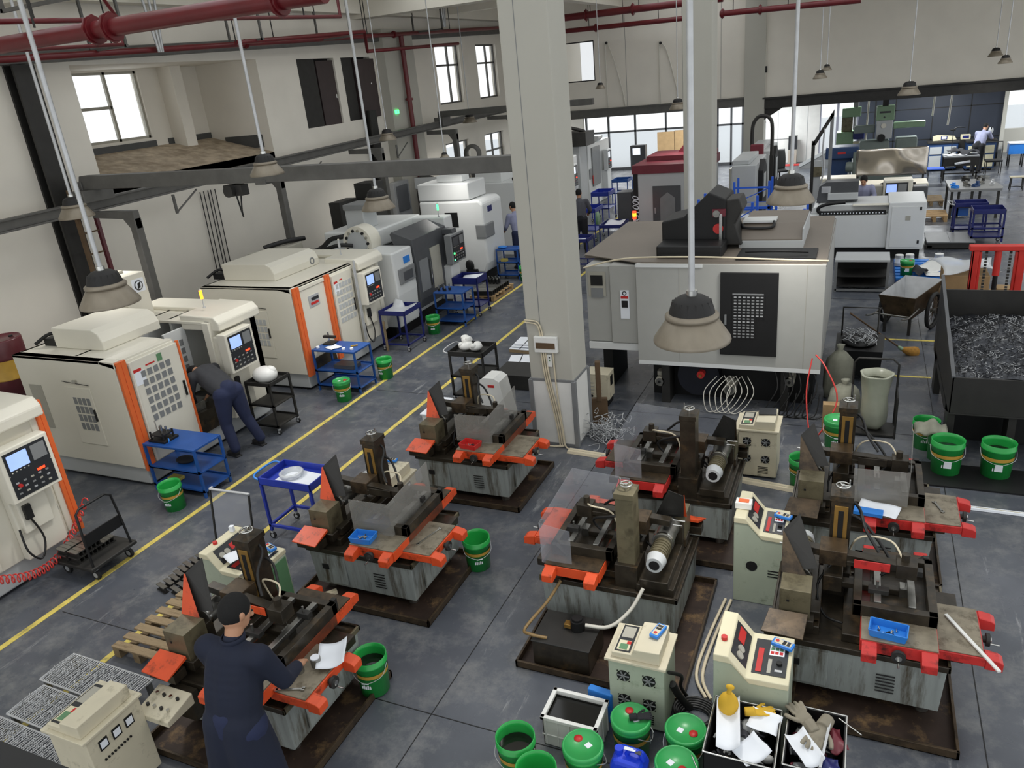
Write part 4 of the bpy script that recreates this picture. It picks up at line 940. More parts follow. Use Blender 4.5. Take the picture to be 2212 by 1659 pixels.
v2 = vmc('orange-striped cream machining centre with two orange strips and a name plate, further along the wall', (-8.43, 9.62, 0), L=2.55, mode='closed', tower=False, strips=((0, .15), (.86, .99)), hump=(-1.85, .45, -.7, 1.7), py=1.66)
tower_lamp(v2, -.3, 1.85, 1.95, 'galv')
q = M('galv'); q.box(-.02, .38, 1.38, -.01, .66, 1.58); q.box(-.01, .42, 1.42, -.004, .62, 1.46, 'red'); q.box(-.01, .45, 1.49, -.003, .64, 1.54, 'panel_dark'); q.put('name_plate', v2)
q = M('oily'); q.box(-.015, .17, .3, .0, .82, .52); q.put('chip_gap', v2)
q = M('galv'); q.cyl((.12, 1.62, .4), (.12, 1.62, 1.9), .02, n=8); q.cyl((.14, 1.56, .4), (.14, 1.56, 1.8), .016, n=8); q.put('hose_pipe', v2)
v0 = vmc('orange-edged machining centre cut off by the left picture edge, with a big panel', (-8.12, 2.3, 0), H=1.92, mode='closed', tower=False, strips=((0, .1), (2.5, 2.6)), hump=(-1.7, .3, -.7, 1.25), side=False, py=1.86)
q = M('paper'); q.box(.0, 2.2, .62, .006, 2.4, .7, 'grey_mid'); q.put('info_plate', v0)
# red air hose spiral in front of it
a = Vector((-8.04, 4.98, .6)); b = Vector((-7.78, 3.5, .42)); m_ = M('coil_red'); pts = []
N = 26
for i in range(N * 8 + 1):
    s = i / (N * 8); c_ = a.lerp(b, s); c_.z -= .38 * math.sin(math.pi * min(1, s * 1.15)) * .85; th = i / 8 * 2 * math.pi
    pts.append((c_.x + .045 * math.cos(th), c_.y + .012 * math.sin(th), max(.08, c_.z + .045 * math.sin(th))))
m_.tube(pts, .008, n=6, smooth=False); plain(m_, 'air_hose', 'red coiled air hose sagging in front of the leftmost machine', 'hose')
# grey and white machines further down the row
def grey_machine(label, loc, L, H, depth, kind):
    t = T('machining_centre', label, 'machine', loc)
    D = -depth; q = M('white_mach' if kind == 4 else 'white_mach')
    if kind == 4:
        q.prism([(-depth, .25), (-.05, .25), (.0, .9), (-.02, H), (-depth, H + .02)], 'y', 0, .75); q.box(-depth, .75, .3, -.1, L, .55); q.box(-depth, L - .35, .3, 0, L, H + .28)
        q.box(-depth, .6, H - .05, -.8, L, H + .3); q.box(-depth, .0, .3, -1.0, L, H - .1); q.put('enclosure', t, bev=.03)
        q = M('grey_dark'); q.prism([(0, .42), (.04, .6), (.05, 1.3), (-.0, H + .1), (-.45, H + .26), (-.5, H + .22), (-.1, .5)], 'y', .76, L - .36); dd = q.put('sliding_door', t, bev=.01)
        q = M('grey_mid'); q.box(.03, .85, .75, .052, 1.2, 1.4); q.box(.03, 1.35, .7, .052, 1.75, 1.55, 'cream_dark'); q.box(.05, 1.24, .8, .08, 1.27, 1.35, 'chrome'); q.put('door_window', dd)
        q = M('grey_mid'); q.box(-.06, .12, 1.1, .03, .7, 1.4); q.box(.02, .25, 1.15, .04, .6, 1.33, 'grey_dark'); q.put('side_cover', t, bev=.02)
        q = M('blue_cart'); q.box(-.02, .38, H - .28, .002, .6, H - .15, 'blue_bright'); q.put('blue_badge', t)
        q = M('white_mach'); q.cyl((-1.05, .4, H + .12), (-1.05, .75, H + .12), .34, 'cream', n=36); q.cyl((-1.05, .392, H + .12), (-1.05, .4, H + .12), .24, 'grey_mach', n=30)
        dr = q.put('tool_magazine', t, bev=.01)
        for i in range(14):
            a = i * math.pi * 2 / 14; q = M('black'); q.cyl((-1.05 + .26 * math.cos(a), .37, H + .12 + .26 * math.sin(a)), (-1.05 + .26 * math.cos(a), .42, H + .12 + .26 * math.sin(a)), .03, 'chrome' if i % 2 else 'black', n=8); q.put('tool_holder', dr)
        q = M('grey_mach'); q.box(-1.6, .9, H + .3, -1.15, 1.4, H + .75); q.box(-1.6, .85, H + .7, -.95, 1.4, H + .82, 'grey_mid'); q.put('head_cover', t, bev=.02)
        q = M('black'); q.tube([(-1.9, .3, H), (-1.7, .4, H + .2), (-1.4, .5, H + .25), (-1.2, .8, H + .3)], .05); q.tube([(-1.7, .0, H + .05), (-1.3, .1, H + .15), (-1.1, .3, H + .1)], .04); q.put('hose_bundle', t)
        q = M('grey_dark'); q.prism([(-.3, H + .06), (.25, H + .06), (.28, H - .1), (.2, H - .3), (.08, H - .3), (.1, H - .06), (-.3, H - .02)], 'y', L - .55, L - .35); q.put('panel_arm', t, bev=.01)
        ctrl_panel(t, .33, L - .78, 1.1, .62, .62, k='grey_mid', scr='grey_dark', lit='red_lit')
        q = M('green_lit'); q.cyl((.34, L - .7, 1.32), (.35, L - .7, 1.32), .025, n=10); q.cyl((.34, L - .7, 1.18), (.35, L - .7, 1.18), .02, n=10); q.put('indicator', t)
        q = M('white_mach'); q.box(-.1, L - .7, .3, .22, L - .3, 1.05); q.put('panel_pillar', t, bev=.02)
        tower_lamp(t, -.1, L - .4, H + .3, 'green_lit')
    else:
        q.prism([(-depth, .25), (-.1, .25), (0, .5), (0, H - .1), (-.1, H), (-depth, H)], 'y', 0, L); q.put('enclosure', t, bev=.05)
        q = M('white_mach'); q.box(-depth, .02, H + .01, -.35, L * .9, H + .42); q.box(-depth * .75, .25, H + .42, -.6, L * .6, H + .58); q.put('top_housing', t, bev=.03)
        q = M('grey_mid'); q.box(-.25, -.02, 1.1, .03, .5, 1.45); q.put('side_cover', t, bev=.03)
        q = M('black'); q.box(-1.05, -.01, 1.4, -.7, 0.0, 1.75); q.put('vent', t)
        q = M('blue_navy'); q.box(-.02, .25, H - .32, .003, .5, H - .18); q.put('blue_badge', t)
        q = M('black'); q.sph((-.5, -.05, .45), (.12, .05, .14)); q.box(-.6, -.08, .0, -.3, .05, .35); q.put('pump', t)
    q = M('black'); q.box(-depth + .1, .05, 0, -.2, L - .05, .3); q.put('plinth', t)
    return t
grey_machine('grey-white machining centre with the round tool wheel on top and a black door', (-8.2, 12.35, 0), 2.55, 1.75, 2.0, 4)
grey_machine('tall pale block-shaped machine beside the man in the lilac shirt left of the near column', (-8.3, 16.65, 0), 1.1, 2.02, 1.75, 5)
# hose heap and dark boxes behind
m_ = M('black'); m_.box(-11.3, 13.0, 0, -10.35, 16.2, 1.5); m_.box(-11.2, 14.6, 1.5, -10.9, 15.3, 2.4, 'iron_black'); m_.box(-11.0, 15.4, 1.5, -10.5, 15.9, 2.7, 'iron_black')
m_.tube([(-10.6, 12.6, 1.45), (-10.4, 13.2, 1.7), (-10.5, 13.8, 1.62), (-10.3, 14.4, 1.8)], .09); m_.tube([(-10.4, 13.4, 1.6), (-10.5, 14.2, 1.7), (-10.4, 14.9, 1.75)], .06)
plain(m_, 'chip_conveyor', 'black chip conveyor and boxes behind the machine with the tool wheel', 'conveyor', bev=.01)
m_ = M('cream'); m_.box(-11.0, 11.5, 0, -10.5, 12.1, 1.95, 'cream_dark'); m_.box(-11.0, 12.1, 1.6, -10.5, 12.6, 1.95, 'cream_dark'); m_.tube([(-10.9, 11.9, 1.98), (-10.7, 12.3, 2.02), (-10.6, 12.8, 1.98)], .05, 'black')
plain(m_, 'electric_cabinet', 'beige electric box behind the second orange-striped machine', 'cabinet', bev=.01)
m_ = M('iron_black'); m_.prism([(-11.6, 0), (-10.5, 0), (-10.5, 1.9), (-11.6, 2.3)], 'y', 19.2, 19.9); m_.box(-11.6, 19.15, 2.0, -10.5, 19.2, 2.3, 'grey_mach')
plain(m_, 'dark_cabinet', 'dark slanted cabinet behind the pale block-shaped machine', 'cabinet', bev=.01)
m_ = M('grey_mid'); m_.box(-11.9, 18.2, 0, -11.7, 19.0, 2.3); m_.box(-11.7, 18.3, 1.5, -11.68, 18.9, 2.2, 'grey_dark'); plain(m_, 'grey_cabinet', 'narrow grey cabinet leaning at the red standpipe', 'cabinet', bev=.02)
m_ = M('white_mach'); m_.box(-10.4, 19.6, 0, -8.6, 22.2, 2.0); m_.box(-8.6, 19.8, .6, -8.58, 20.6, 1.7, 'black'); m_.box(-8.59, 20.7, 1.2, -8.5, 21.0, 1.3, 'black'); m_.box(-10.0, 19.8, 2.0, -9.2, 21.0, 2.35)
m_.tube([(-8.9, 19.9, 2.05), (-8.3, 19.9, 2.1), (-8.25, 19.95, 1.5)], .05, 'black'); plain(m_, 'white_machine', 'white machine with black framed door behind the man in the lilac shirt', 'machine', bev=.03)
m_ = M('steel_dark'); m_.lathe([(.16, -.05), (.26, -.05), (.26, .05), (.16, .05), (.16, -.05)], (-10.3, 20.4, 2.75), n=28, ax='y'); m_.box(-10.4, 20.35, 2.0, -10.2, 20.45, 2.5)
plain(m_, 'steel_ring', 'large grey steel ring above the pale block-shaped machine', 'ring')
# drum
t = T('oil_drum', 'maroon and yellow oil drum by the left picture edge', 'drum', (-11.6, 6.75, 0))
q = M('door_maroon')
q.lathe([(.001, 0), (.29, 0), (.29, .3)], n=28); q.lathe([(.29, .6), (.295, .62), (.29, .64), (.29, .88), (.28, .9), (.27, .88), (.001, .88)], n=28); q.lathe([(.29, .3), (.297, .31), (.29, .32), (.29, .6)], k='band', n=28); q.put('shell', t)
t.location.z = 0
q = M('black'); q.cyl((.1, .12, .88), (.1, .12, .9), .03, n=10); q.put('bung', t)
cp(t, (-11.6, 6.75, .92), .4, 'maroon and yellow oil drum stacked on the lower one at the left edge')
# ------------------------------------------------------------------ large white machine
t = T('machining_centre', 'largest white machining centre, black grille door towards us, behind the nearest pendant lamp', 'machine', (0, 10.2, 0))
x0, x1, z0, z1 = -2.82, -.36, .7, 2.12
q = M('big_mach')
q.box(x0, 0, z0, x1, .05, z1); q.box(x1 - .05, .05, z0, x1, 3.0, z1); q.box(x0, 2.95, z0, x1, 3.0, z1); q.box(x0, .05, z0, x0 + .05, 2.95, z1); q.box(x0, 0, z0 - .06, x1, .12, z0, 'white_mach')
q.box(x0 + .6, -.004, z0, x0 + .605, 0, z1, 'cream_dark'); q.box(x1 - .22, -.004, z0, x1 - .215, 0, z1, 'cream_dark'); q.box(x0, -.02, z1 - .04, -1.9, .0, z1 + .01, 'white_mach')
q.put('enclosure', t, bev=.01)
q = M('roof_taupe'); q.add([(-3.75, .55, 2.12), (-2.85, .1, 2.12), (x1, .08, 2.12), (x1 - .02, 3.0, 2.16), (-3.75, 3.0, 2.12)], [(0, 1, 2, 3, 4)]); q.box(x0, .04, 2.09, x1, 2.98, 2.115); q.box(-3.75, .6, 2.06, x0, 2.98, 2.11); rf = q.put('roof', t, solid=.012)
q = M('roof_taupe'); q.box(-2.2, 1.2, 2.13, -2.1, 2.6, 2.15); q.put('roof_seam', rf)
q = M('hose_cream'); q.tube([(-3.6, .05, 2.05), (-3.0, .12, 2.17), (-2.0, .1, 2.2), (-1.0, .1, 2.17), (x1 + .02, .15, 2.14)], .012); q.put('air_line', t)
# left cabinets
q = M('big_mach'); q.box(-3.6, .12, .92, -3.24, 1.6, 2.06); q.box(-3.23, .08, .92, -2.84, 1.6, 2.08); q.box(-3.6, .1, .8, -2.84, 1.6, .91, 'white_mach'); cb = q.put('electric_cabinet', t, bev=.008)
q = M('cream_dark'); q.box(-3.56, .1, 1.62, -3.3, .115, 1.98); q.box(-3.52, .09, 1.78, -3.34, .105, 1.93, 'black'); q.box(-3.52, .09, 1.6, -3.34, .105, 1.74, 'grey_mid'); q.put('breaker_panel', cb)
q = M('paper'); q.box(-3.08, .065, 1.3, -2.95, .078, 1.72); q.box(-3.07, .06, 1.6, -2.96, .066, 1.64, 'red'); q.box(-3.06, .055, 1.47, -2.97, .066, 1.57, 'black'); q.lathe([(.02, 0), (.032, 0), (.032, .004), (.02, .004), (.02, 0)], (-3.015, .06, 1.68), 'black', 14, ax='y'); q.put('switch_label', cb)
# black grille door
q = M('black')
q.box(-1.66, -.03, .86, -.92, 0, 2.02); dr = q.put('grille_door', t, bev=.006)
q = M('grey_mid')
gx0, gx1, gz0, gz1 = -1.5, -1.1, 1.12, 1.72
for i in range(15): z = gz0 + i * (gz1 - gz0) / 14; q.box(gx0, -.036, z, gx1 if z > 1.38 else gx1 - .1, -.03, z + .018, 'galv' if i % 2 else 'grey_mid')
for i in range(8): x = gx0 + i * (gx1 - gx0) / 7; q.box(x, -.04, gz0 if x < -1.2 else 1.4, x + .02, -.034, gz1, 'black')
q.put('grille', dr)
q = M('grey_mid'); q.box(-1.6, -.05, 1.3, -1.575, -.03, 1.44); q.put('door_handle', dr)
# tool changer tower
q = M('black'); q.prism([(-2.62, 2.13), (-1.72, 2.13), (-1.72, 2.85), (-1.95, 2.95), (-2.3, 2.62), (-2.62, 2.55)], 'y', .75, 1.5); q.box(-2.6, .3, 2.13, -1.7, .8, 2.3); q.prism([(-1.95, 2.8), (-1.55, 2.85), (-1.5, 2.7), (-1.6, 2.5), (-1.5, 2.2), (-1.95, 2.2)], 'y', .8, 1.3, 'iron_black')
tw = q.put('tool_changer', t, bev=.02)
q = M('red'); q.cyl((-1.82, .72, 2.45), (-1.82, .78, 2.45), .07, n=14); q.box(-1.9, .72, 2.62, -1.72, .76, 2.72, 'red_dark'); q.cyl((-1.84, .7, 2.66), (-1.84, .9, 2.66), .05, 'steel', n=12); q.box(-1.8, .7, 2.3, -1.76, .74, 2.66, 'chrome'); q.put('clamp_unit', tw)
q = M('roof_taupe'); q.prism([(.9, 2.13), (2.2, 2.13), (2.2, 2.42), (1.25, 2.42), (.9, 2.26)], 'x', -1.55, -.72, 'roof_taupe')
q.box(-.72, .9, 2.13, -.7, 2.2, 2.4, 'grey_mach'); q.box(-1.56, .89, 2.13, -.7, .9, 2.24, 'grey_mach'); q.put('top_hood', t, bev=.01)
q = M('white_mach'); q.box(-1.55, 1.2, 2.43, -1.1, 1.5, 2.46); q.tube([(-1.55, 1.15, 2.42), (-1.5, 1.1, 2.38), (-1.15, 1.1, 2.38), (-1.12, 1.2, 2.45)], .02, 'black'); q.put('hood_hatch', t)
q = M('black'); q.box(-1.5, .2, 2.13, -.5, .8, 2.16); q.tube([(-1.4, .4, 2.2), (-1.0, .35, 2.22), (-.6, .4, 2.2)], .015); q.put('cable_gap', t)
# dark undercarriage
q = M('black'); q.box(x0 + .1, .45, 0, x1 - .1, 2.9, z0); q.box(-3.55, .6, 0, -3.4, 1.4, .8); q.box(x0 + .3, .12, 0, x0 + .42, .45, z0, 'iron_black'); q.box(x1 - .5, .12, 0, x1 - .4, .45, z0, 'iron_black'); q.put('undercarriage', t)
mat('blue_black', '#10131f', .35, var=.2)
q = M('blue_black'); q.cyl((-2.0, .2, .42), (-2.0, .5, .42), .3, n=26); q.put('bearing_housing', t)
q = M('red_dark'); q.cyl((-1.95, .1, .48), (-1.95, .2, .48), .055, 'red', n=16); q.cyl((-1.95, .05, .48), (-1.95, .1, .48), .02, 'brass', n=8); q.put('hub', t)
for (x, z, r) in ((-2.55, .33, .07), (-1.55, .27, .08), (-.75, .45, .07)):
    q = M('cream_dark'); q.cyl((x, .12, z), (x, .4, z), r, n=16); q.cyl((x, .1, z), (x, .12, z), r * .8, 'steel', n=16); q.cyl((x, .09, z), (x, .1, z), r * .3, 'black', n=10); q.box(x - .05, .2, z + r, x + .05, .32, z + r + .06); q.put('pump_motor', t)
q = M('cable_white')
for k in range(5): c_ = (-1.3 - .08 * k, .05); q.tube([(c_[0], .1, .5), (c_[0] + .1, .0, .3), (c_[0] - .05, -.1, .06), (c_[0] - .2, -.15, .05), (c_[0] - .25, -.05, .3), (c_[0] - .1, .1, .48)], .006, n=5)
q.put('cable_tangle', t)
q = M('cable_black')
for k in range(6): x = -.95 + .1 * k; q.tube([(x, .1, .66), (x + .06, -.02, .4), (x - .1, -.08, .05), (x + .15, -.05, .04), (x + .2, .1, .3)], .009, n=5)
q.put('cable', t)
m_ = M('coil_red'); m_.tube([(-.42, 10.1, .95), (-.28, 9.9, .85), (-.12, 9.7, .5), (-.3, 9.5, .1), (-.42, 9.6, .05), (-.5, 9.9, .5), (-.46, 10.1, .9)], .01, n=6); plain(m_, 'red_hose', 'red hose looping from the lower right corner of the large white machine', 'hose')
# beige transformer box
t = T('transformer_box', 'beige louvred transformer box left under the large white machine', 'box', (-3.6, 10.0, 0), 0)
q = M('cab_beige'); q.box(0, 0, .1, .36, .3, .5); q.box(-.004, -.004, .5, .364, .304, .51)
for i in range(2):
    for j in range(4): q.box(.08 + i * .12, -.006, .2 + j * .055, .14 + i * .12, 0, .215 + j * .055, 'cream_dark')
q.put('case', t, bev=.006)
q = M('black'); q.cyl((.1, -.01, .16), (.1, 0, .16), .02, n=10); q.box(.364, .1, .3, .37, .2, .45); q.box(.02, .02, 0, .06, .28, .1); q.box(.3, .02, 0, .34, .28, .1); q.put('socket', t)
# ------------------------------------------------------------------ carts
def cart(label, x0, y0, x1, y1, h, k='blue_cart', shelves=(.35, .08), rim=.03, casters=False, rz=0, trayd=0, handle=None, group='tool carts', leg=.03, tk=None, name='tool_cart'):
    w_, d = x1 - x0, y1 - y0
    t = T(name, label, 'cart', (x0, y0, 0), rz, group)
    zb = .1 if casters else 0
    q = M(tk or k)
    if trayd:
        q.box(0, 0, h - trayd, w_, d, h - trayd + .01)
        for (a, b, c_, e) in ((0, 0, w_, .015), (0, d - .015, w_, d), (0, 0, .015, d), (w_ - .015, 0, w_, d)): q.box(a, b, h - trayd, c_, e, h)
    else: q.box(0, 0, h - rim, w_, d, h)
    q.put('tray' if trayd else 'top', t, bev=.004)
    for (x, y) in ((0, 0), (w_ - leg, 0), (0, d - leg), (w_ - leg, d - leg)):
        q = M(k); q.box(x, y, zb, x + leg, y + leg, h - (trayd or rim)); q.put('leg', t)
        if casters: q = M('rubber'); q.box(x, y, .07, x + leg, y + leg, zb + .004, 'galv'); q.wheel((x + leg / 2, y + leg / 2, .04), .04, .025, 'y'); q.put('caster', t)
    for z in shelves:
        q = M(k)
        if z < 0:
            z = -z
            for (a, b, c_, e) in ((0, 0, w_, leg), (0, d - leg, w_, d), (0, 0, leg, d), (w_ - leg, 0, w_, d)): q.box(a, b, z, c_, e, z + leg)
            q.put('rail', t)
        else: q.box(0, 0, z, w_, d, z + .015); q.box(0, 0, z, w_, .01, z + .04); q.box(0, d - .01, z, w_, d, z + .04); q.put('shelf', t)
    if handle == 'left': q = M('galv' if k != 'blue_deep' else 'blue_bright'); q.tube([(0, .03, h - .05), (-.1, .05, h - .02), (-.12, d / 2, h - .01), (-.1, d - .05, h - .02), (0, d - .03, h - .05)], .012); q.put('handle', t)
    return t
def inside(par_loc, z, n, w_, d, ks, label, cat, name, hmax=.1):
    pass
cart('blue three-shelf cart before the machine the man bends into, black fixture on top', -8.42, 6.18, -7.52, 6.66, .7)
t = T('machining_fixture', 'black clamping fixture with rods on the nearest blue cart', 'fixture', (-8.22, 6.36, .7), 0)
q = M('black'); q.box(-.15, -.12, 0, .15, .12, .03); q.box(-.12, -.1, .08, .1, .1, .1); 
for x in (-.12, .1):
    for y in (-.08, .08): q.cyl((x, y, .03), (x, y, .13), .014, n=8)
q.put('plate', t, bev=.004)
q = M('chrome'); q.cyl((-.1, .02, .1), (-.12, .03, .24), .008, n=6); q.cyl((0, 0, .1), (0, 0, .2), .02, n=8); q.cyl((.03, .05, .1), (.03, .05, .17), .015, n=8); q.tube([(.15, -.05, .05), (.22, -.1, .06), (.2, -.1, .01)], .008, 'blue_bright'); q.put('rod', t)
m_ = M('yellow_line'); m_.box(-.1, -.06, 0, .1, .06, .05); plain(m_, 'yellow_case', 'yellow case on the lowest shelf of the nearest blue cart', 'case', loc=(-8.2, 6.36, .098), bev=.01)
m_ = M('cloth_black'); m_.sph((0, 0, .03), (.14, .1, .04)); plain(m_, 'dark_rag', 'dark rag on the middle shelf of the nearest blue cart', 'rag', loc=(-8.0, 6.42, .366))
cart('blue three-shelf cart with papers, before the machine with two orange strips', -8.35, 9.7, -7.48, 10.2, .74)
sheet('clear sleeve with paper on the second blue cart', (-8.0, 9.86, .742), R(-25), .24, .2, curl=.01)
m_ = M('band'); m_.box(-.06, -.015, 0, .06, .015, .02); plain(m_, 'yellow_knife', 'yellow knife on the second blue cart', 'tool', loc=(-7.66, 9.98, .742), rz=.6, bev=.004)
m_ = M('chrome'); m_.cyl((-.02, 0, 0), (-.02, 0, .2), .016, n=8); m_.box(-.12, -.03, .1, .12, .03, .14, 'iron_black'); m_.box(-.1, -.1, 0, .1, .1, .02, 'iron_black'); plain(m_, 'drill_jig', 'steel jig standing at the back of the second blue cart', 'jig', loc=(-8.2, 10.05, .742), bev=.003)
for i, (x, y) in enumerate(((-7.75, 9.8), (-7.6, 9.82), (-8.28, 9.8))): m_ = M('paper'); m_.cyl((0, 0, 0), (0, 0, .03), .03, n=14); plain(m_, 'white_disc', ['round white disc in the middle of the second blue cart', 'round white disc at the right corner of the second blue cart', 'round white disc at the left corner of the second blue cart'][i], 'disc', loc=(x, y, .742))
m_ = M('grey_dark'); m_.box(-.2, -.12, 0, .2, .12, .07); plain(m_, 'grey_tray_box', 'grey box on the middle shelf of the second blue cart', 'box', loc=(-7.85, 9.95, .366), bev=.006)
cart('deep blue tray cart covered with clear film, beside the panel of the second striped machine', -8.3, 11.72, -7.72, 12.35, .8, 'blue_navy', (-.12,), trayd=.09, casters=True, tk='blue_navy')
m_ = M('plastic_film'); m_.grid(lambda u, v: ((u - .5) * .5, (v - .5) * .5, .03 + .05 * math.sin(5 * u + 3 * v) * (u * v) ** .5 + (.12 * max(0, v - .75) * 4 if u < .4 else 0)), 12, 12); o = m_.put('plastic_film', loc=(-8.0, 12.03, .73), solid=.003); tag(o, 'crumpled clear film in the deep blue tray cart by the second striped machine', 'film')
m_ = M('wood'); m_.box(-.02, -.01, 0, .02, .01, .6); plain(m_, 'timber_offcut', 'wooden strip leaning at the deep blue tray cart', 'slat', loc=(-8.2, 11.7, .0), rz=0)
cart('blue two-shelf cart with tool holders, before the grey machine with the black door', -7.98, 13.3, -7.3, 13.8, .72)
for i in range(4): m_ = M('black'); x = -7.9 + i * .07; m_.cyl((0, 0, 0), (0, 0, .05), .03, n=10).cyl((0, 0, .05), (0, 0, .13), .014, 'chrome', n=8); plain(m_, 'tool_holder', 'black and chrome tool holder on the cart before the grey machine', 'tool holder', loc=(x, 13.42 + (i % 2) * .08, .722), group='tool holders on the cart before the grey machine')
cart('navy deep-tray cart with white film, behind the cart with the tool holders', -7.9, 14.0, -7.3, 14.5, .84, 'blue_navy', (.2,), trayd=.14, casters=True, handle=None)
m_ = M('plastic_film'); m_.grid(lambda u, v: ((u - .5) * .46, (v - .5) * .4, .02 + .05 * u + .02 * math.sin(8 * v)), 8, 8, 'paper'); o = m_.put('plastic_film', loc=(-7.58, 14.25, .74), solid=.004); tag(o, 'white film lying in the navy deep-tray cart', 'film')
cart('blue cart with a bright blue cloth, in front of the man in the lilac shirt', -8.25, 17.0, -7.65, 17.45, .75, 'blue_cart', (.4, .08))
m_ = M('blue_bright'); m_.sph((0, 0, .03), (.12, .09, .035)); plain(m_, 'blue_cloth', 'bright blue cloth on the cart before the man in the lilac shirt', 'cloth', loc=(-8.12, 17.15, .752))
m_ = M('yellow_line'); m_.box(-.08, -.05, 0, .08, .05, .07); plain(m_, 'yellow_box', 'yellow box on the shelf of the cart before the man in the lilac shirt', 'box', loc=(-8.1, 17.15, .42))
bc = cart('black two-tray cart with a white sack on top, beside the bending man', -8.3, 8.02, -7.82, 8.5, .84, 'iron_black', (.45, .12), casters=True, trayd=.06, handle=None)
m_ = M('plastic_white'); m_.sph((0, 0, .09), (.2, .17, .13), n=18); m_.sph((.08, .04, .14), (.1, .08, .08)); plain(m_, 'white_sack', 'white filled sack on the black cart beside the bending man', 'sack', loc=(-8.08, 8.26, .79))
cart('black two-tray cart with crumpled white bags, between the yellow line and the near column', -5.72, 9.72, -5.12, 10.24, .85, 'iron_black', (.42, .1), casters=True, trayd=.08, handle='left')
for i, (x, y, z, a) in enumerate(((-5.52, 9.95, .84, 0), (-5.35, 9.98, .83, 1), (-5.55, 10.08, .9, 2))):
    m_ = M('plastic_white'); m_.sph((0, 0, .02), (.11, .09, .06), n=12); m_.sph((.05, .03, .05), (.06, .07, .04), n=10); m_.sph((-.06, -.02, .05), (.05, .05, .04), n=10); plain(m_, 'plastic_bag', ['crumpled white bag at the left of the black two-tray cart', 'crumpled white bag in the middle of the black two-tray cart', 'topmost crumpled white bag on the black two-tray cart'][i], 'bag', loc=(x, y, z), rz=a)
tc = cart('bright blue tray cart with white packing, standing alone between the yellow lines', -6.0, 5.66, -5.28, 6.12, .8, 'blue_deep', (-.16,), trayd=.09, casters=True, handle='left')
m_ = M('plastic_film'); m_.box(-.25, -.16, 0, .25, .16, .006, 'paper'); plain(m_, 'packing_sheet', 'white packing sheet in the bright blue tray cart', 'sheet', loc=(-5.6, 5.88, .724), rz=-.1)
m_ = M('plastic_film'); m_.lathe([(.1, 0), (.13, .01), (.14, .05), (.11, .06), (.1, .0)], n=22); m_.tube([(.13 * math.cos(a), .13 * math.sin(a), .03 + .02 * math.sin(5 * a)) for a in [i * .35 for i in range(18)]], .012, 'clear'); plain(m_, 'packing_ring', 'coiled clear film ring in the bright blue tray cart', 'film', loc=(-5.72, 5.9, .731))
# glass-topped frame next to it
t = T('frame_stand', 'slim grey metal frame stand left of the bright blue tray cart', 'stand', (-6.5, 5.3, 0), R(2))
for (a, b, c_, d, e, f_) in ((0, 0, 0, .05, .38, .72), (.55, 0, 0, .6, .38, .72)): q = M('iron_black'); q.cyl((a, 0, 0), (a, .12, .72), .012, n=6); q.put('leg', t)
q = M('galv'); q.cyl((0, .12, .72), (.56, .12, .72), .015, n=8); q.cyl((.0, .12, .72), (.0, .16, .72), .015, n=8); q.put('top_rail', t)
q = M('clear'); q.hexa([(0.02, .02, .1), (.53, .02, .1), (.53, .024, .1), (0.02, .024, .1)], [(0.02, .115, .7), (.53, .115, .7), (.53, .12, .7), (0.02, .12, .7)]); q.put('clear_sheet', t)
# ------------------------------------------------------------------ buckets
def bucket(label, loc, kind='open', tilt=0, rz=0, r=.14, h=.36, fill=None, labelk=None, marks=True):
    t = T('paint_bucket', label, 'bucket', loc, rz, 'green paint buckets'); t.rotation_euler = (tilt, 0, rz)
    q = M('bucket_green'); rb = r * .86
    if kind != 'lid':
        q.lathe([(.001, .004), (rb, .0), (r * .97, h * .82), (r * 1.03, h * .83), (r * 1.03, h * .87), (r * .99, h * .88), (r * 1.02, h), (r * .97, h), (r * .95, h * .88), (rb * .97, .012), (.001, .012)], n=32)
    else: q.lathe([(.001, .004), (rb, 0), (r * .97, h * .82), (r * 1.03, h * .83), (r * 1.03, h * .87), (r, h * .88), (r, h * .95), (.001, h * .95)], n=32)
    q.put('shell', t)
    if marks:
        q = M('band'); q.lathe([(rb + (r - rb) * .62 + .0015, h * .56), (rb + (r - rb) * .75 + .0015, h * .66)], n=32); q.put('printed_band', t)
        q = M('paper')
        for i in range(5): a = -1.9 + i * .13; rr = r * .945; q.box(rr * math.cos(a) - .006, rr * math.sin(a) - .004, h * .3, rr * math.cos(a) + .006, rr * math.sin(a) - .001, h * .38 + (i % 2) * .01)
        q.put('printed_text', t)
    if kind == 'lid':
        q = M('lid_green'); q.lathe([(r * 1.04, h * .9), (r * 1.05, h * .97), (r * 1.0, h), (r * .93, h), (r * .92, h * .975), (.001, h * .975)], n=36); l = q.put('lid', t)
        q = M('red'); q.lathe([(.03, h * .976), (.03, h * .99), (.001, h * .99)], (r * .45, -r * .1, 0), n=18); q.put('red_cap', l)
        q = M('paper'); q.box(-r * .35, -r * .35, h * .976, -r * .05, -r * .05, h * .982); q.put('sticker', l)
    if fill:
        q = M(fill); q.lathe([(r * .9, h * .72), (.001, h * .72 + (.03 if fill == 'swarf' else 0))], n=24); q.put('contents', t)
    q = M('galv'); q.tube([(-r * 1.03, 0, h * .8), (-r * .9, -r * .7, h * .62), (0, -r * 1.12, h * .52), (r * .9, -r * .7, h * .62), (r * 1.03, 0, h * .8)], .003, n=5); q.box(-.03, -r * 1.15, h * .51, .03, -r * 1.1, h * .53, 'paper'); q.put('handle', t)
    if labelk: q = M('paper'); a = -1.4; q.box(-.035, -r * .97, h * .3, .04, -r * .93, h * .48); q.put('label', t)
    return t
bucket('open green bucket leaning beside the nearest blue cart', (-7.76, 5.9, 0), tilt=R(3), rz=.3, marks=True)
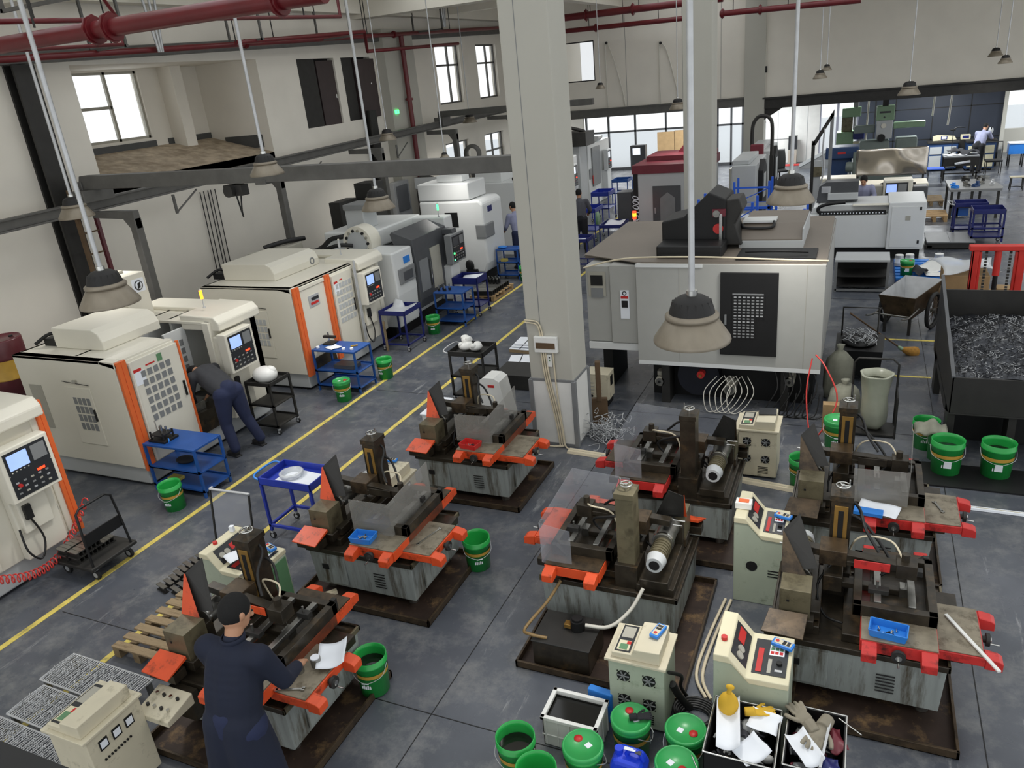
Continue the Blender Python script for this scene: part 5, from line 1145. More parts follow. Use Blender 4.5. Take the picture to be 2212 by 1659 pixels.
bucket('lidded green bucket before the second blue cart', (-7.62, 9.42, 0), 'lid', rz=.5)
bucket('green bucket behind the second blue cart', (-7.45, 10.45, 0))
bucket('open green bucket beside the film-covered deep blue cart', (-7.8, 12.85, 0), rz=.4)
bucket('green bucket at the foot of the cart before the man in the lilac shirt', (-7.48, 16.95, 0))
bucket('open green bucket half full of dark oil, front left of the paint buckets', (-2.0, 3.62, 0), fill='oilblack')
bucket('empty open green bucket cut off by the bottom picture edge', (-1.76, 3.42, 0))
bucket('lidded green bucket left of the blue jerrycan, clear cap on the red bung', (-1.52, 3.7, 0), 'lid', rz=2.6)
bucket('lidded green bucket with a black glove, before the four-fan cabinet', (-1.27, 4.04, 0), 'lid', rz=2.2)
bucket('lidded green bucket nearest the left rag bin, square white sticker, rear one', (-.88, 4.06, 0), 'lid', rz=-.2)
bucket('lidded green bucket at the bottom edge right of the blue jerrycan', (-.88, 3.76, 0), 'lid', rz=-.5)
bucket('open green bucket with tools beside the navy-coated man', (-3.49, 4.0, 0.013), rz=.2, fill='oilblack')
bucket('tilted green bucket right of the orange machine beside the tray cart', (-3.4, 5.84, 0.013), tilt=R(4), rz=.6)
bucket('lidded green bucket behind the slotted machine column, near the carton', (-.09, 9.36, 0), 'lid', r=.16, h=.4)
bucket('green bucket full of swarf right of the beige four-fan cabinet', (-.42, 8.32, 0), r=.15, fill='swarf', labelk=1)
bucket('green bucket of swarf with two white labels, at the foot of the steel chip container', (1.08, 9.0, 0), r=.17, h=.42, fill='swarf', labelk=1)
bucket('rightmost green bucket, dark sludge inside, under the steel chip container', (1.58, 9.04, 0), r=.17, h=.42, fill='oilblack', labelk=1)
bucket('green bucket behind the grey rag, left of the container foot', (.9, 9.62, 0), r=.15, fill='swarf')
bucket('open green bucket right behind the grey rag beside the container foot', (1.0, 9.33, 0), r=.1, h=.35, fill='oilblack', marks=False)
m_ = M('cloth_charcoal'); 
t = T('work_glove', 'black glove lying on the lidded bucket before the four-fan cabinet', 'glove', (-1.2, 4.05, .362), .4)
def glove_mesh(k, s=1.0):
    q = M(k); q.sph((0, 0, .014 * s), (.045 * s, .036 * s, .014 * s)); q.cyl((-.09 * s, 0, .012 * s), (-.03 * s, 0, .014 * s), .028 * s, r1=.03 * s, n=10)
    for i in range(4): y = (-.027 + i * .018) * s; q.tube([(.03 * s, y, .013 * s), (.07 * s, y * 1.2, .016 * s), ((.1 - .008 * abs(i - 1.5)) * s, y * 1.3, .008 * s)], .009 * s, n=7)
    q.tube([(-.01 * s, .03 * s, .013 * s), (.02 * s, .055 * s, .014 * s), (.045 * s, .065 * s, .008 * s)], .01 * s, n=7); return q
glove_mesh('cloth_black', .9).put('glove', t, remesh=.005)
# jerrycan
t = T('jerrycan', 'blue plastic jerrycan among the green paint buckets', 'jerrycan', (-1.2, 3.74, 0), R(0))
q = M('blue_jerry'); q.prism([(-.12, 0), (.12, 0), (.125, .26), (.09, .33), (-.06, .34), (-.1, .33), (-.125, .26)], 'y', -.085, .085); q.put('body', t, bev=.03)
q = M('blue_jerry'); q.tube([(-.02, 0, .33), (.01, 0, .375), (.07, 0, .375), (.1, 0, .31)], .016); q.put('handle', t)
q = M('blue_jerry'); q.cyl((-.07, 0, .33), (-.07, 0, .375), .03, n=18); q.put('cap', t)
q = M('paper'); q.box(-.03, -.02, .392, .05, .005, .396); q.box(.05, -.03, .388, .09, .0, .392, 'panel_dark'); q.put('tag', t)
# white crate of dark oil + blue lid behind
t = T('crate', 'white plastic crate filled with black liquid, beside the paint buckets', 'crate', (-1.92, 3.92, 0), 0)
q = M('plastic_white'); W, D_, Hh = .42, .29, .27
for (a, b, c_, d) in ((0, 0, W, .012), (0, D_ - .012, W, D_), (0, 0, .012, D_), (W - .012, 0, W, D_)): q.box(a, b, 0, c_, d, Hh)
q.box(0, 0, 0, W, D_, .01)
for (a, b, c_, d) in ((-.012, -.012, W + .012, .02), (-.012, D_ - .02, W + .012, D_ + .012), (-.012, -.012, .02, D_ + .012), (W - .02, -.012, W + .012, D_ + .012)): q.box(a, b, Hh - .02, c_, d, Hh + .008)
for i in range(5): q.box(.02 + i * .095, -.01, .02, .03 + i * .095, 0, Hh - .02)
for i in range(3): q.box(-.01, .03 + i * .11, .02, 0, .04 + i * .11, Hh - .02); q.box(W, .03 + i * .11, .02, W + .01, .04 + i * .11, Hh - .02)
q.box(-.008, -.008, .1, W + .008, 0, .112); q.put('crate_body', t, bev=.003)
q = M('oilblack'); q.box(.014, .014, .22, W - .014, D_ - .014, .235); q.put('liquid', t)
m_ = M('blue_bright'); m_.box(-.1, -.03, 0, .1, .03, .28); plain(m_, 'blue_bin', 'blue bin standing behind the white crate', 'bin', loc=(-1.58, 4.3, 0), rz=-.1, bev=.008)
# ------------------------------------------------------------------ rag bins
def ragbin(label, x0, y0, w_, d, h):
    t = T('rag_bin', label, 'bin', (x0, y0, 0), 0)
    q = M('black'); q.box(0, 0, 0, w_, d, .02)
    for (a, b, c_, e) in ((0, 0, w_, .012), (0, d - .012, w_, d), (0, 0, .012, d), (w_ - .012, 0, w_, d)): q.box(a, b, 0, c_, e, h)
    q.put('bin_body', t, bev=.004)
    q = M('chrome')
    for (a, b, c_, e) in ((0, 0, w_, 0), (0, d, w_, d), (0, 0, 0, d), (w_, 0, w_, d)): q.cyl((a, b, h), (c_, e, h), .006, n=6)
    q.put('rim_wire', t)
    q = M('galv'); q.tube([(.04, -.01, h * .72), (.04, -.05, h * .6), (w_ - .06, -.05, h * .6), (w_ - .06, -.01, h * .72)], .012, smooth=False, n=8); q.put('handle', t)
    return t
ragbin('black bin of gloves and white paper nearest the paint buckets', -.7, 3.72, .44, .5, .56)
ragbin('black bin of grey gloves and rags nearest the bottom right tray', -.22, 3.78, .36, .52, .56)
def rag(label, loc, k, sx, sy, sz, rz=0, seed=1, name='rag', cat='rag'):
    rnd = random.Random(seed); ph = [rnd.uniform(0, 6) for _ in range(4)]
    m_ = M(k)
    def fn(u, v):
        a, b = u - .5, v - .5
        return (a * sx * (1 + .15 * math.sin(5 * v + ph[0])), b * sy * (1 + .15 * math.sin(5 * u + ph[1])), sz * (.5 + .5 * math.sin(6 * u + ph[2]) * math.sin(5 * v + ph[3])) + sz * .6 * (1 - 4 * a * a) * (1 - 4 * b * b))
    m_.grid(fn, 16, 16); o = m_.put(name, loc=loc, rz=rz, solid=.006); return tag(o, label, cat)
def filler(label, loc, w_, d, ks, seed):
    rnd = random.Random(seed); m_ = M(ks[0])
    for i in range(26): m_.sph((rnd.uniform(.06, w_ - .06), rnd.uniform(.06, d - .06), rnd.uniform(.0, .05)), (rnd.uniform(.03, .07), rnd.uniform(.03, .07), .03), rnd.choice(ks), n=8, m=5)
    for i in range(30):
        a = rnd.uniform(0, 6); x = rnd.uniform(.06, w_ - .1); y = rnd.uniform(.06, d - .1); m_.tube([(x, y, .04), (x + .04 * math.cos(a), y + .04 * math.sin(a), .07), (x + .06 * math.cos(a + .5), y + .06 * math.sin(a + .5), .05)], .008, rnd.choice(ks), n=5)
    o = m_.put('rag_fill', loc=loc); return tag(o, label, 'rags', kind='stuff')
filler('mixed grey and white rags filling the left black bin', (-.7, 3.72, .42), .44, .5, ['cloth_grey', 'grey_mach', 'plastic_white', 'cloth_black'], 3)
filler('mixed dark rags and scraps filling the right black bin', (-.22, 3.78, .42), .36, .52, ['cloth_grey', 'grey_mid', 'plastic_white', 'red_dark', 'cloth_black'], 5)
sheet('long white paper draped over the left black bin', (-.58, 3.98, .56), .15, .15, .42, curl=.06)
sheet('crumpled white cloth at the right side of the left black bin', (-.36, 4.08, .54), 1.4, .16, .2, curl=.04)
sheet('white paper at the front of the left black bin', (-.42, 3.83, .53), .8, .2, .18, curl=.05)
sheet('folded white paper at the front of the right black bin', (-.1, 3.93, .55), .6, .13, .26, curl=.06)
m_ = M('glove_yellow'); m_.sph((0, 0, .1), (.07, .06, .11), n=16); m_.cyl((0, 0, .2), (.01, 0, .25), .016, n=8); m_.sph((.01, 0, .26), (.03, .02, .02)); plain(m_, 'yellow_bag', 'tied yellow bag on top of the left black bin', 'bag', loc=(-.6, 4.12, .5))
def glove(label, loc, k, rz, s=1.2, tilt=(0, 0)):
    t = T('work_glove', label, 'glove', loc, rz); t.rotation_euler = (tilt[0], tilt[1], rz); glove_mesh(k, s).put('glove', t, remesh=.006); return t
glove('yellow work glove at the back of the left black bin', (-.4, 4.16, .55), 'glove_yellow', .3, 1.1)
glove('tan leather glove pointing up at the back of the right black bin', (-.12, 4.18, .56), 'glove_grey', 2.2, 1.5)
glove('grey leather glove in the middle of the right black bin', (-.02, 4.08, .56), 'glove_grey', -1.9, 1.6)
rag('red and white cloth in the right black bin', (.08, 4.1, .52), 'red_dark', .1, .2, .03, .3, 4)
rag('dark blue rag at the front corner of the right black bin', (.06, 3.86, .52), 'blue_navy', .12, .14, .04, .3, 8)
m_ = M('galv'); m_.box(-.008, -.2, 0, .008, .2, .01); plain(m_, 'steel_strip', 'narrow steel strip lying across the right black bin', 'strip', loc=(.02, 3.98, .6), rz=-.1)
m_ = M('chrome'); m_.cyl((-.07, .05, 0), (.07, -.05, 0), .005, n=6); plain(m_, 'steel_rod', 'short steel rod on the corner of the right black bin', 'rod', loc=(.16, 4.2, .575))
m_ = M('chrome'); m_.cyl((-.05, .06, 0), (.02, -.06, 0), .005, n=6); plain(m_, 'steel_rod', 'short steel rod leaning at the left black bin', 'rod', loc=(-.72, 3.66, .5))
# cable tangle between cabinet and console
m_ = M('cable_black')
for k in range(5): r = .11 + .014 * k; m_.tube([(-.9 + r * math.cos(a), 4.52 + r * .8 * math.sin(a), .02 + .012 * k) for a in [i * .5 for i in range(14)]], .013, n=7)
m_.tube([(-1.06, 4.45, .35), (-1.02, 4.5, .2), (-.95, 4.55, .05)], .03); m_.tube([(-1.06, 4.35, .55), (-1.0, 4.5, .4), (-1.03, 4.6, .2), (-.98, 4.66, .03)], .014)
plain(m_, 'cable_coil', 'thick black cable coil on the floor right of the four-fan cabinet', 'cable')
m_ = M('hose_cream')
for k in (0, 1): m_.tube([(-.86 - .05 * k, 5.98, .02), (-.92 - .05 * k, 5.4, .02), (-.93 - .05 * k, 4.95, .02), (-.82 - .04 * k, 4.72, .02)], .014, n=8)
plain(m_, 'cream_conduit', 'pair of cream cable sleeves on the floor between the two tall consoles', 'conduit')
# floor trunking
def trunk(label, a, b, w_=.1, h=.03, k='hose_cream'):
    a = Vector(a); b = Vector(b); d = (b - a).normalized(); n = Vector((-d.y, d.x, 0)) * w_ / 2; m_ = M(k)
    m_.hexa([a - n, b - n, b + n, a + n], [v + Vector((0, 0, h)) for v in (a - n * .7, b - n * .7, b + n * .7, a + n * .7)]); m_.hexa([v + Vector((0, 0, h)) for v in (a - n * .1, b - n * .1, b + n * .1, a + n * .1)], [v + Vector((0, 0, h + .004)) for v in (a - n * .1, b - n * .1, b + n * .1, a + n * .1)], 'cab_beige')
    plain(m_, 'cable_trunking', label, 'cable trunking')
trunk('cream floor trunking running from the near column towards the darkest machine', (-3.35, 8.5, .003), (-2.66, 8.44, .003), .13)
trunk('cream floor trunking along the foot of the beige four-fan cabinet', (-1.15, 8.26, .003), (-.4, 8.15, .003), .12)
trunk('white floor strip leading right from the red machine', (1.05, 8.22, .003), (2.4, 8.2, .003), .07, .02, 'paper')
trunk('black and cream floor duct between the orange machine row and the power cabinet', (-4.8, 7.0, .003), (-4.55, 6.75, .003), .1)
trunk('cream floor duct at the corner of the green-sided console', (-4.86, 4.75, .003), (-4.62, 5.02, .003), .09)
# switch box and cables on the near column
t = T('switch_box', 'white breaker box with a brown window on the near column', 'switch box', (-3.6, 8.65, 1.35), 0)
q = M('plastic_white'); q.box(-.16, -.06, 0, .16, -.0, .22); q.put('box', t, bev=.012)
q = M('wood_dark'); q.box(-.13, -.068, .06, .13, -.058, .14); q.put('window', t)
q = M('plastic_white'); q.box(.0, -.03, -.2, .06, -.0, -.03); q.box(.02, -.034, -.08, .04, -.03, -.06, 'black'); q.box(.02, -.034, -.12, .04, -.03, -.1, 'panel_green'); q.put('socket', t, bev=.004)
m_ = M('hose_cream')
for k, x in enumerate((-3.68, -3.65, -3.62)): m_.tube([(x, 8.63, 1.34), (x + .03, 8.62, 1.0), (x + .12, 8.61, .5), (x + .17, 8.6, .1), (x + .15, 8.58, .02), (x - .1, 8.57, .015), (x - .25, 8.58, .015)], .011, n=7)
m_.tube([(-3.52, 8.63, 1.34), (-3.5, 8.62, .8), (-3.45, 8.61, .2), (-3.42, 8.58, .03), (-3.3, 8.5, .02)], .011, n=7)
m_.tube([(-3.87, 8.62, 1.75), (-3.72, 8.62, 1.73), (-3.68, 8.62, 1.65), (-3.67, 8.62, 1.57)], .01, n=7); m_.tube([(-3.87, 8.62, 1.78), (-3.7, 8.62, 1.76), (-3.65, 8.62, 1.65), (-3.64, 8.62, 1.57)], .01, n=7)
plain(m_, 'column_cable', 'cream cables running from the breaker box down the near column', 'cable')
# white machine housing, boxes and boards left of the column
m_ = M('plastic_white'); m_.prism([(-.24, 0), (.26, 0), (.12, .75), (.04, .8), (-.12, .8), (-.18, .76)], 'y', 0, .3); m_.box(-.06, -.004, .66, .04, 0, .7, 'red'); plain(m_, 'white_housing', 'tall white tapered housing with a red mark behind the machine left of the column', 'housing', loc=(-4.6, 8.9, 0), bev=.05)
m_ = M('plastic_white'); m_.box(0, 0, 0, .4, .3, .3); m_.box(-.02, -.02, .3, .42, .32, .33, 'paper'); plain(m_, 'white_box', 'white box on the floor left of the machine with the red tray', 'box', loc=(-5.6, 8.55, 0), bev=.01)
m_ = M('paper'); m_.box(.05, .0, 0, .35, .25, .15); plain(m_, 'white_box', 'smaller white packet standing on the white box', 'box', loc=(-5.55, 8.6, .335), bev=.02)
def boards(label, loc, rz):
    m_ = M('wood_dark'); m_.box(0, 0, 0, .6, .5, .06, 'wood'); 
    plain(m_, 'wooden_skid', label.replace('white boards', 'wooden skid under white boards'), 'skid', loc=loc, rz=rz)
    for k in range(3):
        m_ = M('paper'); m_.box(0, 0, 0, .52, .4, .014); m_.box(.2, 0, .014, .215, .4, .018, 'black'); plain(m_, 'white_board', ['lowest', 'middle', 'top'][k] + ' of the ' + label, 'board', loc=(loc[0] + .03 * k, loc[1] + .04 * k, loc[2] + .062 + .03 * k), rz=rz + .08 * k)
boards('white boards stacked left of the near column, farther pile', (-5.75, 12.0, 0), -.1)
boards('white boards stacked left of the near column, nearer pile', (-5.45, 11.05, 0), .1)
m_ = M('iron_black'); m_.box(0, 0, 0, .9, .6, .25); plain(m_, 'dark_crate', 'dark crate under the nearer pile of white boards', 'crate', loc=(-5.3, 10.35, 0), bev=.01)
# swarf coil and wooden prop by the column
m_ = M('swarf_bright'); rnd = random.Random(11)
for i in range(120):
    c_ = Vector((-2.98 + rnd.gauss(0, .12), 9.0 + rnd.gauss(0, .12), .02 + abs(rnd.gauss(0, .13)))); pts = []; a0 = rnd.uniform(0, 6); rr = rnd.uniform(.03, .09)
    for j in range(6): a = a0 + j * rnd.uniform(.5, 1.1); pts.append((c_.x + rr * math.cos(a), c_.y + rr * math.sin(a), max(.01, c_.z + .03 * math.sin(2 * a))))
    m_.tube(pts, .005, n=4)
o = m_.put('steel_curls'); tag(o, 'pile of bright steel curls on the floor right of the near column', 'swarf', kind='stuff')
m_ = M('wood_dark'); m_.box(-.12, -.03, 0, .12, .03, .4); m_.box(-.03, -.04, .35, .04, .04, .95); plain(m_, 'wooden_prop', 'brown wooden shovel-like prop leaning right of the near column', 'prop', loc=(-3.2, 9.42, 0), rz=.3, bev=.01)
# ------------------------------------------------------------------ pallets, steel parts, racks, trolley at the lower left
def pallet(label, x0, y0, L, W, rz=0, n=7, along='y', h=.12, k='wood'):
    t = T('wooden_pallet', label, 'pallet', (x0, y0, 0), rz)
    q = M(k); q.box(0, 0, 0, .08, L, .02); q.box(W / 2 - .04, 0, 0, W / 2 + .04, L, .02); q.box(W - .08, 0, 0, W, L, .02)
    for x in (0, W / 2 - .04, W - .08):
        for y in (0, L / 2 - .05, L - .1): q.box(x, y, .02, x + .08, y + .1, h - .02)
    q.put('block', t)
    for i in range(n): q = M(k); y = i * (L - .075) / (n - 1); q.box(-.01, y, h - .02, W + .01, y + .085, h); q.put('slat', t, bev=.003)
    return t
pallet('weathered wooden pallet on the floor behind the wire racks', -6.14, 3.58, .86, .6)
def part(label, loc, rz, kind=0, group=None, L=.16):
    m_ = M('iron_black'); m_.box(-L / 2, -.025, 0, L / 2, .025, .012); m_.box(-L / 2, -.006, .012, L / 2, .006, .06); m_.box(-L / 2, -.025, .06, L / 2, .025, .07, 'steel')
    return plain(m_, 'steel_part', label, 'steel part', loc=loc, rz=rz, group=group)
ga = 'black steel profiles lying in rows behind the green-sided console'
p0 = part('black steel profile in the rows behind the green-sided console', (-6.5, 4.5, 0), R(-15), 0, ga)
for i in range(16):
    for j in range(2):
        if i == 0 and j == 0: continue
        o = p0.copy(); C.objects.link(o); o.location = (-6.5 + j * .2 + .02 * math.sin(i), 4.5 + i * .078, 0)
gb = 'black steel profiles on the pallet'
for i in range(5):
    o = p0.copy(); C.objects.link(o); o.location = (-5.7 + .02 * i, 3.98 + i * .07, .12); o['label'] = 'black steel profile on the weathered pallet'; o['group'] = gb; o.rotation_euler = (0, 0, R(60))
def rack(label, x0, y0, x1, y1, n):
    t = T('wire_rack', label, 'rack', (x0, y0, 0), R(-1)); w_, d = x1 - x0, y1 - y0; h = .16
    q = M('galv')
    for y in (0, d): q.cyl((0, y, h), (w_, y, h), .009, n=6)
    for x in (0, w_ * .33, w_ * .66, w_): q.cyl((x, 0, h), (x, d, h), .009, n=6)
    q.put('rack_frame', t)
    q = M('galv')
    for i in range(n): x = w_ * i / (n - 1); q.tube([(x, 0, h + .006), (x + .006 * (i % 2), d * .5, h + .012), (x, d, h + .006)], .0055, n=4)
    for j in range(14): y = d * j / 13; q.cyl((0, y, h - .012), (w_, y, h - .012), .0035, n=4)
    q.put('wire_grid', t)
    q = M('swarf_bright'); rnd = random.Random(n)
    for i in range(300):
        x, y = rnd.uniform(.02, w_ - .06), rnd.uniform(.02, d - .05); a = rnd.uniform(0, 3.1); q.tube([(x, y, h + .012), (x + .035 * math.cos(a), y + .035 * math.sin(a), h + .022)], .005, n=3, smooth=False)
    q.put('small_wire_parts', t)['kind'] = 'stuff'
    for (x, y) in ((.03, .03), (w_ - .03, .03), (w_ - .03, d - .03), (.03, d - .03)): q = M('steel'); q.box(x - .02, y - .02, 0, x + .02, y + .02, h - .01); q.put('leg', t)
    return t
rack('galvanised wire rack of small parts, farthest of three behind the lower left cabinet', -6.36, 3.02, -5.34, 3.36, 40)
rack('galvanised wire rack of small parts, middle of three behind the lower left cabinet', -6.26, 2.64, -5.4, 2.98, 34)
rack('galvanised wire rack of small parts, nearest of three in the lower left corner', -6.3, 2.2, -5.25, 2.6, 42)
t = T('platform_trolley', 'black platform trolley with folding handle, beside the leftmost machine', 'trolley', (-7.96, 4.36, 0), 0)
q = M('iron_black'); q.box(0, 0, .15, .62, .6, .19); q.put('deck', t, bev=.01)
for (x, y) in ((.08, .08), (.54, .08), (.54, .52), (.08, .52)): q = M('rubber'); q.box(x - .03, y - .03, .12, x + .03, y + .03, .15, 'galv'); q.wheel((x, y, .06), .06, .03, 'y'); q.put('wheel', t)
q = M('black'); q.tube([(.58, .05, .19), (.56, .06, .5), (.54, .08, .82), (.53, .14, .86), (.53, .46, .86), (.54, .52, .82), (.56, .54, .5), (.58, .55, .19)], .014, smooth=False); q.box(.545, .07, .42, .56, .53, .56); q.put('handle', t)
gt = 'black steel profiles stacked on the platform trolley'
for i in range(9):
    for j in range(2):
        for k_ in range(2 if i < 6 else 1):
            o = p0.copy(); C.objects.link(o); o.location = (-7.85 + j * .19 + .01 * k_, 4.42 + i * .055, .19 + .071 * k_); o.rotation_euler = (0, 0, R(-3)); o['label'] = 'black steel profile stacked on the platform trolley'; o['group'] = gt
# pallet with black parts further along
pallet('low wooden pallet with black parts beside the far yellow line', -8.1, 15.1, 1.1, .62, k='carton')
for i in range(10): o = p0.copy(); C.objects.link(o); o.scale = (3.2, 1.6, 1.6); o.location = (-7.8, 15.16 + i * .1, .12); o.rotation_euler = (0, 0, .1); o['label'] = 'long black steel bar on the low pallet beside the far yellow line'; o['group'] = 'black bars on the low pallet'
for i in range(8): m_ = M('black'); m_.cyl((0, 0, 0), (0, 0, .1), .03, n=10).cyl((0, 0, .1), (0, 0, .14), .015, 'chrome', n=8); plain(m_, 'black_bushing', 'black bushing standing on the bars of the low pallet', 'bushing', loc=(-7.95 + (i % 4) * .09, 15.75 + (i // 4) * .12, .233), group='bushings on the low pallet')
# ------------------------------------------------------------------ right side: chip container, sacks, broom, barrow
t = T('chip_container', 'big dark steel container heaped with black swarf at the right edge', 'container', (1.09, 9.42, 0))
q = M('iron_black'); W = 1.9
q.prism([(0, .56), (0, 1.01), (2.5, 1.55), (2.5, .45), (.5, .4)], 'x', 0, .02); q.prism([(0, .56), (0, 1.01), (2.5, 1.55), (2.5, .45), (.5, .4)], 'x', W - .02, W)
q.hexa([(0, 0, .56), (W, 0, .56), (W, .02, .56), (0, .02, .56)], [(0, 0, 1.01), (W, 0, 1.01), (W, .02, 1.01), (0, .02, 1.01)])
q.box(0, 2.1, .45, W, 2.12, 1.46); q.box(0, 0, .54, W, 2.5, .56)
q.put('hopper', t, bev=.004)
q = M('grey_dark'); q.hexa([(-.01, 0, 1.0), (.03, 0, 1.0), (.03, 2.5, 1.54), (-.01, 2.5, 1.54)], [(-.01, 0, 1.02), (.03, 0, 1.02), (.03, 2.5, 1.56), (-.01, 2.5, 1.56)]); q.put('rim', t)
for (x, y) in ((.0, .05), (.62, .05), (0, 1.9), (1.7, .05)): q = M('iron_black'); q.box(x, y, 0, x + .08, y + .3, .56); q.put('support', t)
q = M('black'); q.box(.1, .5, 0, W - .1, .52, .5); q.put('shade_sheet', t)  # black sheet painted as the shade of the open space under the hopper
m_ = M('swarf'); rnd = random.Random(2)
def hf(x, y): return .98 + .24 * math.exp(-((x - .75) ** 2 / .3 + (y - 1.1) ** 2 / .5)) + .2 * math.exp(-((x - 1.6) ** 2 / .15 + (y - 1.5) ** 2 / .2)) + .03 * math.sin(13 * x) * math.sin(11 * y) + y * .05
m_.grid(lambda u, v: (.03 + u * 1.84, .03 + v * 2.05, hf(.03 + u * 1.84, .03 + v * 2.05)), 40, 40)
for i in range(2400):
    x, y = rnd.uniform(.08, 1.75), rnd.uniform(.08, 2.0); z = hf(x, y); a = rnd.uniform(0, 6); r_ = rnd.uniform(.015, .045); pts = [(min(1.85, max(.04, x + r_ * math.cos(a + j))), min(2.06, max(.04, y + r_ * math.sin(a + j))), z + .012 * j) for j in range(3)]
    m_.tube(pts, .0035, rnd.choice(['swarf', 'swarf', 'swarf_bright', 'swarf_bright', 'black']), n=3, smooth=False, cap=False)
o = m_.put('swarf_heap', loc=(1.09, 9.42, 0)); tag(o, 'heap of black curly swarf filling the big steel container', 'swarf', kind='stuff')
m_ = M('black'); m_.box(0, 0, .002, 1.6, .55, .02); plain(m_, 'rubber_mat', 'black rubber mat under the two labelled green buckets', 'mat', loc=(.85, 8.62, 0))
m_ = M('sack'); m_.grid(lambda u, v: ((u - .5) * .34, (v - .5) * .3, .12 * math.sin(3.1 * u) * math.sin(3.1 * v) + .02 * math.sin(14 * u)), 14, 14); o = m_.put('grey_rag', loc=(.92, 9.32, .37), solid=.01); tag(o, 'grey rag thrown over a bucket at the foot of the chip container', 'rag')
def sack(label, loc, rz, sx, sy, h, k='sack'):
    m_ = M(k); rnd = random.Random(int(sx * 100) + int(h * 100)); p = [rnd.uniform(0, 6) for _ in range(3)]
    pr = []
    n = 28
    prof = [(.02, 0), (.9, .02), (1, .2), (.98, .5), (.85, .75), (.4, .9), (.16, .95), (.28, 1.05), (.1, 1.06)]
    vs = []
    for r, z in prof:
        for i in range(n):
            a = 2 * math.pi * i / n; f_ = 1 + .06 * math.sin(3 * a + p[0] + z * 4) + .04 * math.sin(7 * a + p[1])
            vs.append((sx * r * f_ * math.cos(a), sy * r * f_ * math.sin(a), z * h))
    fs = [(j * n + i, j * n + (i + 1) % n, (j + 1) * n + (i + 1) % n, (j + 1) * n + i) for j in range(len(prof) - 1) for i in range(n)]
    m_.add(vs, fs, k, True); m_.add(vs, [tuple(range(n - 1, -1, -1)), tuple(range(len(vs) - n, len(vs)))], k); o = m_.put('woven_sack', loc=loc, rz=rz); return tag(o, label, 'sack')
sack('tied grey woven sack, rear one beside the large white machine', (-.14, 11.0, 0), .4, .2, .17, .75)
sack('slumped grey woven sack in front of the tied one', (-.04, 10.35, 0), 1.2, .24, .2, .5)
t = T('waste_bag_stand', 'dark tube frame holding an open grey-green waste bag', 'bag stand', (.05, 9.85, 0))
q = M('iron_black'); q.tube([(0, .3, 0), (0, .3, .85), (.05, .3, .92), (.45, .3, .92), (.52, .3, .85), (.52, .3, 0)], .014, smooth=False); 
for (x, y) in ((.0, -.1), (.52, -.1)): q.cyl((x, y, 0), (x, y, .55), .012, n=6)
q.box(0, -.1, .02, .52, .3, .04); q.cyl((.0, -.1, .55), (0, .3, .55), .01, n=6); q.cyl((.52, -.1, .55), (.52, .3, .55), .01, n=6); q.put('stand_frame', t)
q = M('bag_film'); n = 30; vs = []
for r, z in ((.02, .06), (.1, .06), (.15, .14), (.16, .3), (.15, .5), (.17, .64), (.19, .78), (.2, .8), (.17, .8), (.15, .7)):
    for i in range(n): a = 2 * math.pi * i / n; f_ = 1 + .05 * math.sin(5 * a + z * 9) ; vs.append((.27 + r * f_ * math.cos(a), .1 + r * f_ * math.sin(a), z))
q.add(vs, [(j * n + i, j * n + (i + 1) % n, (j + 1) * n + (i + 1) % n, (j + 1) * n + i) for j in range(9) for i in range(n)], None, True); q.put('waste_bag', t)
t = T('scrap_bin', 'black steel tilting bin of bright scrap with a frame, behind the grey sacks', 'bin', (-.2, 11.6, 0))
q = M('black'); q.hexa([(0, 0, .1), (.6, 0, .1), (.6, .7, .1), (0, .7, .1)], [(-.02, -.05, .5), (.62, -.05, .5), (.66, .75, .5), (-.02, .75, .5)]); q.put('bin_body', t)
q = M('iron_black'); q.tube([(.05, .65, .4), (.05, .65, .95), (.55, .65, .95), (.55, .65, .4)], .014, smooth=False); q.put('push_frame', t)
for x in (.08, .52): q = M('rubber'); q.wheel((x, .1, .06), .06, .03, 'x'); q.wheel((x, .6, .06), .06, .03, 'x'); q.put('wheel', t)
m_ = M('swarf_bright'); rnd = random.Random(9)
for i in range(60): x, y = rnd.uniform(.08, .5), rnd.uniform(.1, .6); a = rnd.uniform(0, 6); r_ = .06; m_.tube([(x + r_ * math.cos(a + j * .7), y + r_ * math.sin(a + j * .7), .05 + .02 * j + .08 * math.exp(-((x - .3) ** 2 + (y - .35) ** 2) / .03)) for j in range(5)], .006, n=4)
m_.sph((.3, .35, .03), (.25, .3, .06), 'black'); o = m_.put('scrap_coils', loc=(-.2, 11.6, .5)); tag(o, 'bright scrap coils heaped in the black tilting bin', 'scrap', kind='stuff')
t = T('broom', 'straw broom leaning from the scrap bin down to the floor', 'broom', (0, 0, 0))
a = Vector((-.05, 12.05, .92)); b = Vector((.72, 12.75, .14)); c_ = Vector((.92, 12.93, .02))
q = M('wood_dark'); q.cyl(a, b, .014, n=8); q.put('broom_handle', t)
q = M('broom'); q.cyl(b, c_, .03, r1=.1, n=12); q.cyl(b - (b - a).normalized() * .1, b, .016, 'mach_green', r1=.035, n=10); q.put('bristles', t)
q = M('carton'); q.box(0, 0, 0, .28, .3, .32); q.box(0, 0, .32, .28, .02, .4); q.box(.02, -.01, .1, .2, 0, .2, 'paper'); plain(q, 'cardboard_box', 'open cardboard box behind the lidded green bucket', 'box', loc=(-.28, 9.75, 0), rz=.05)
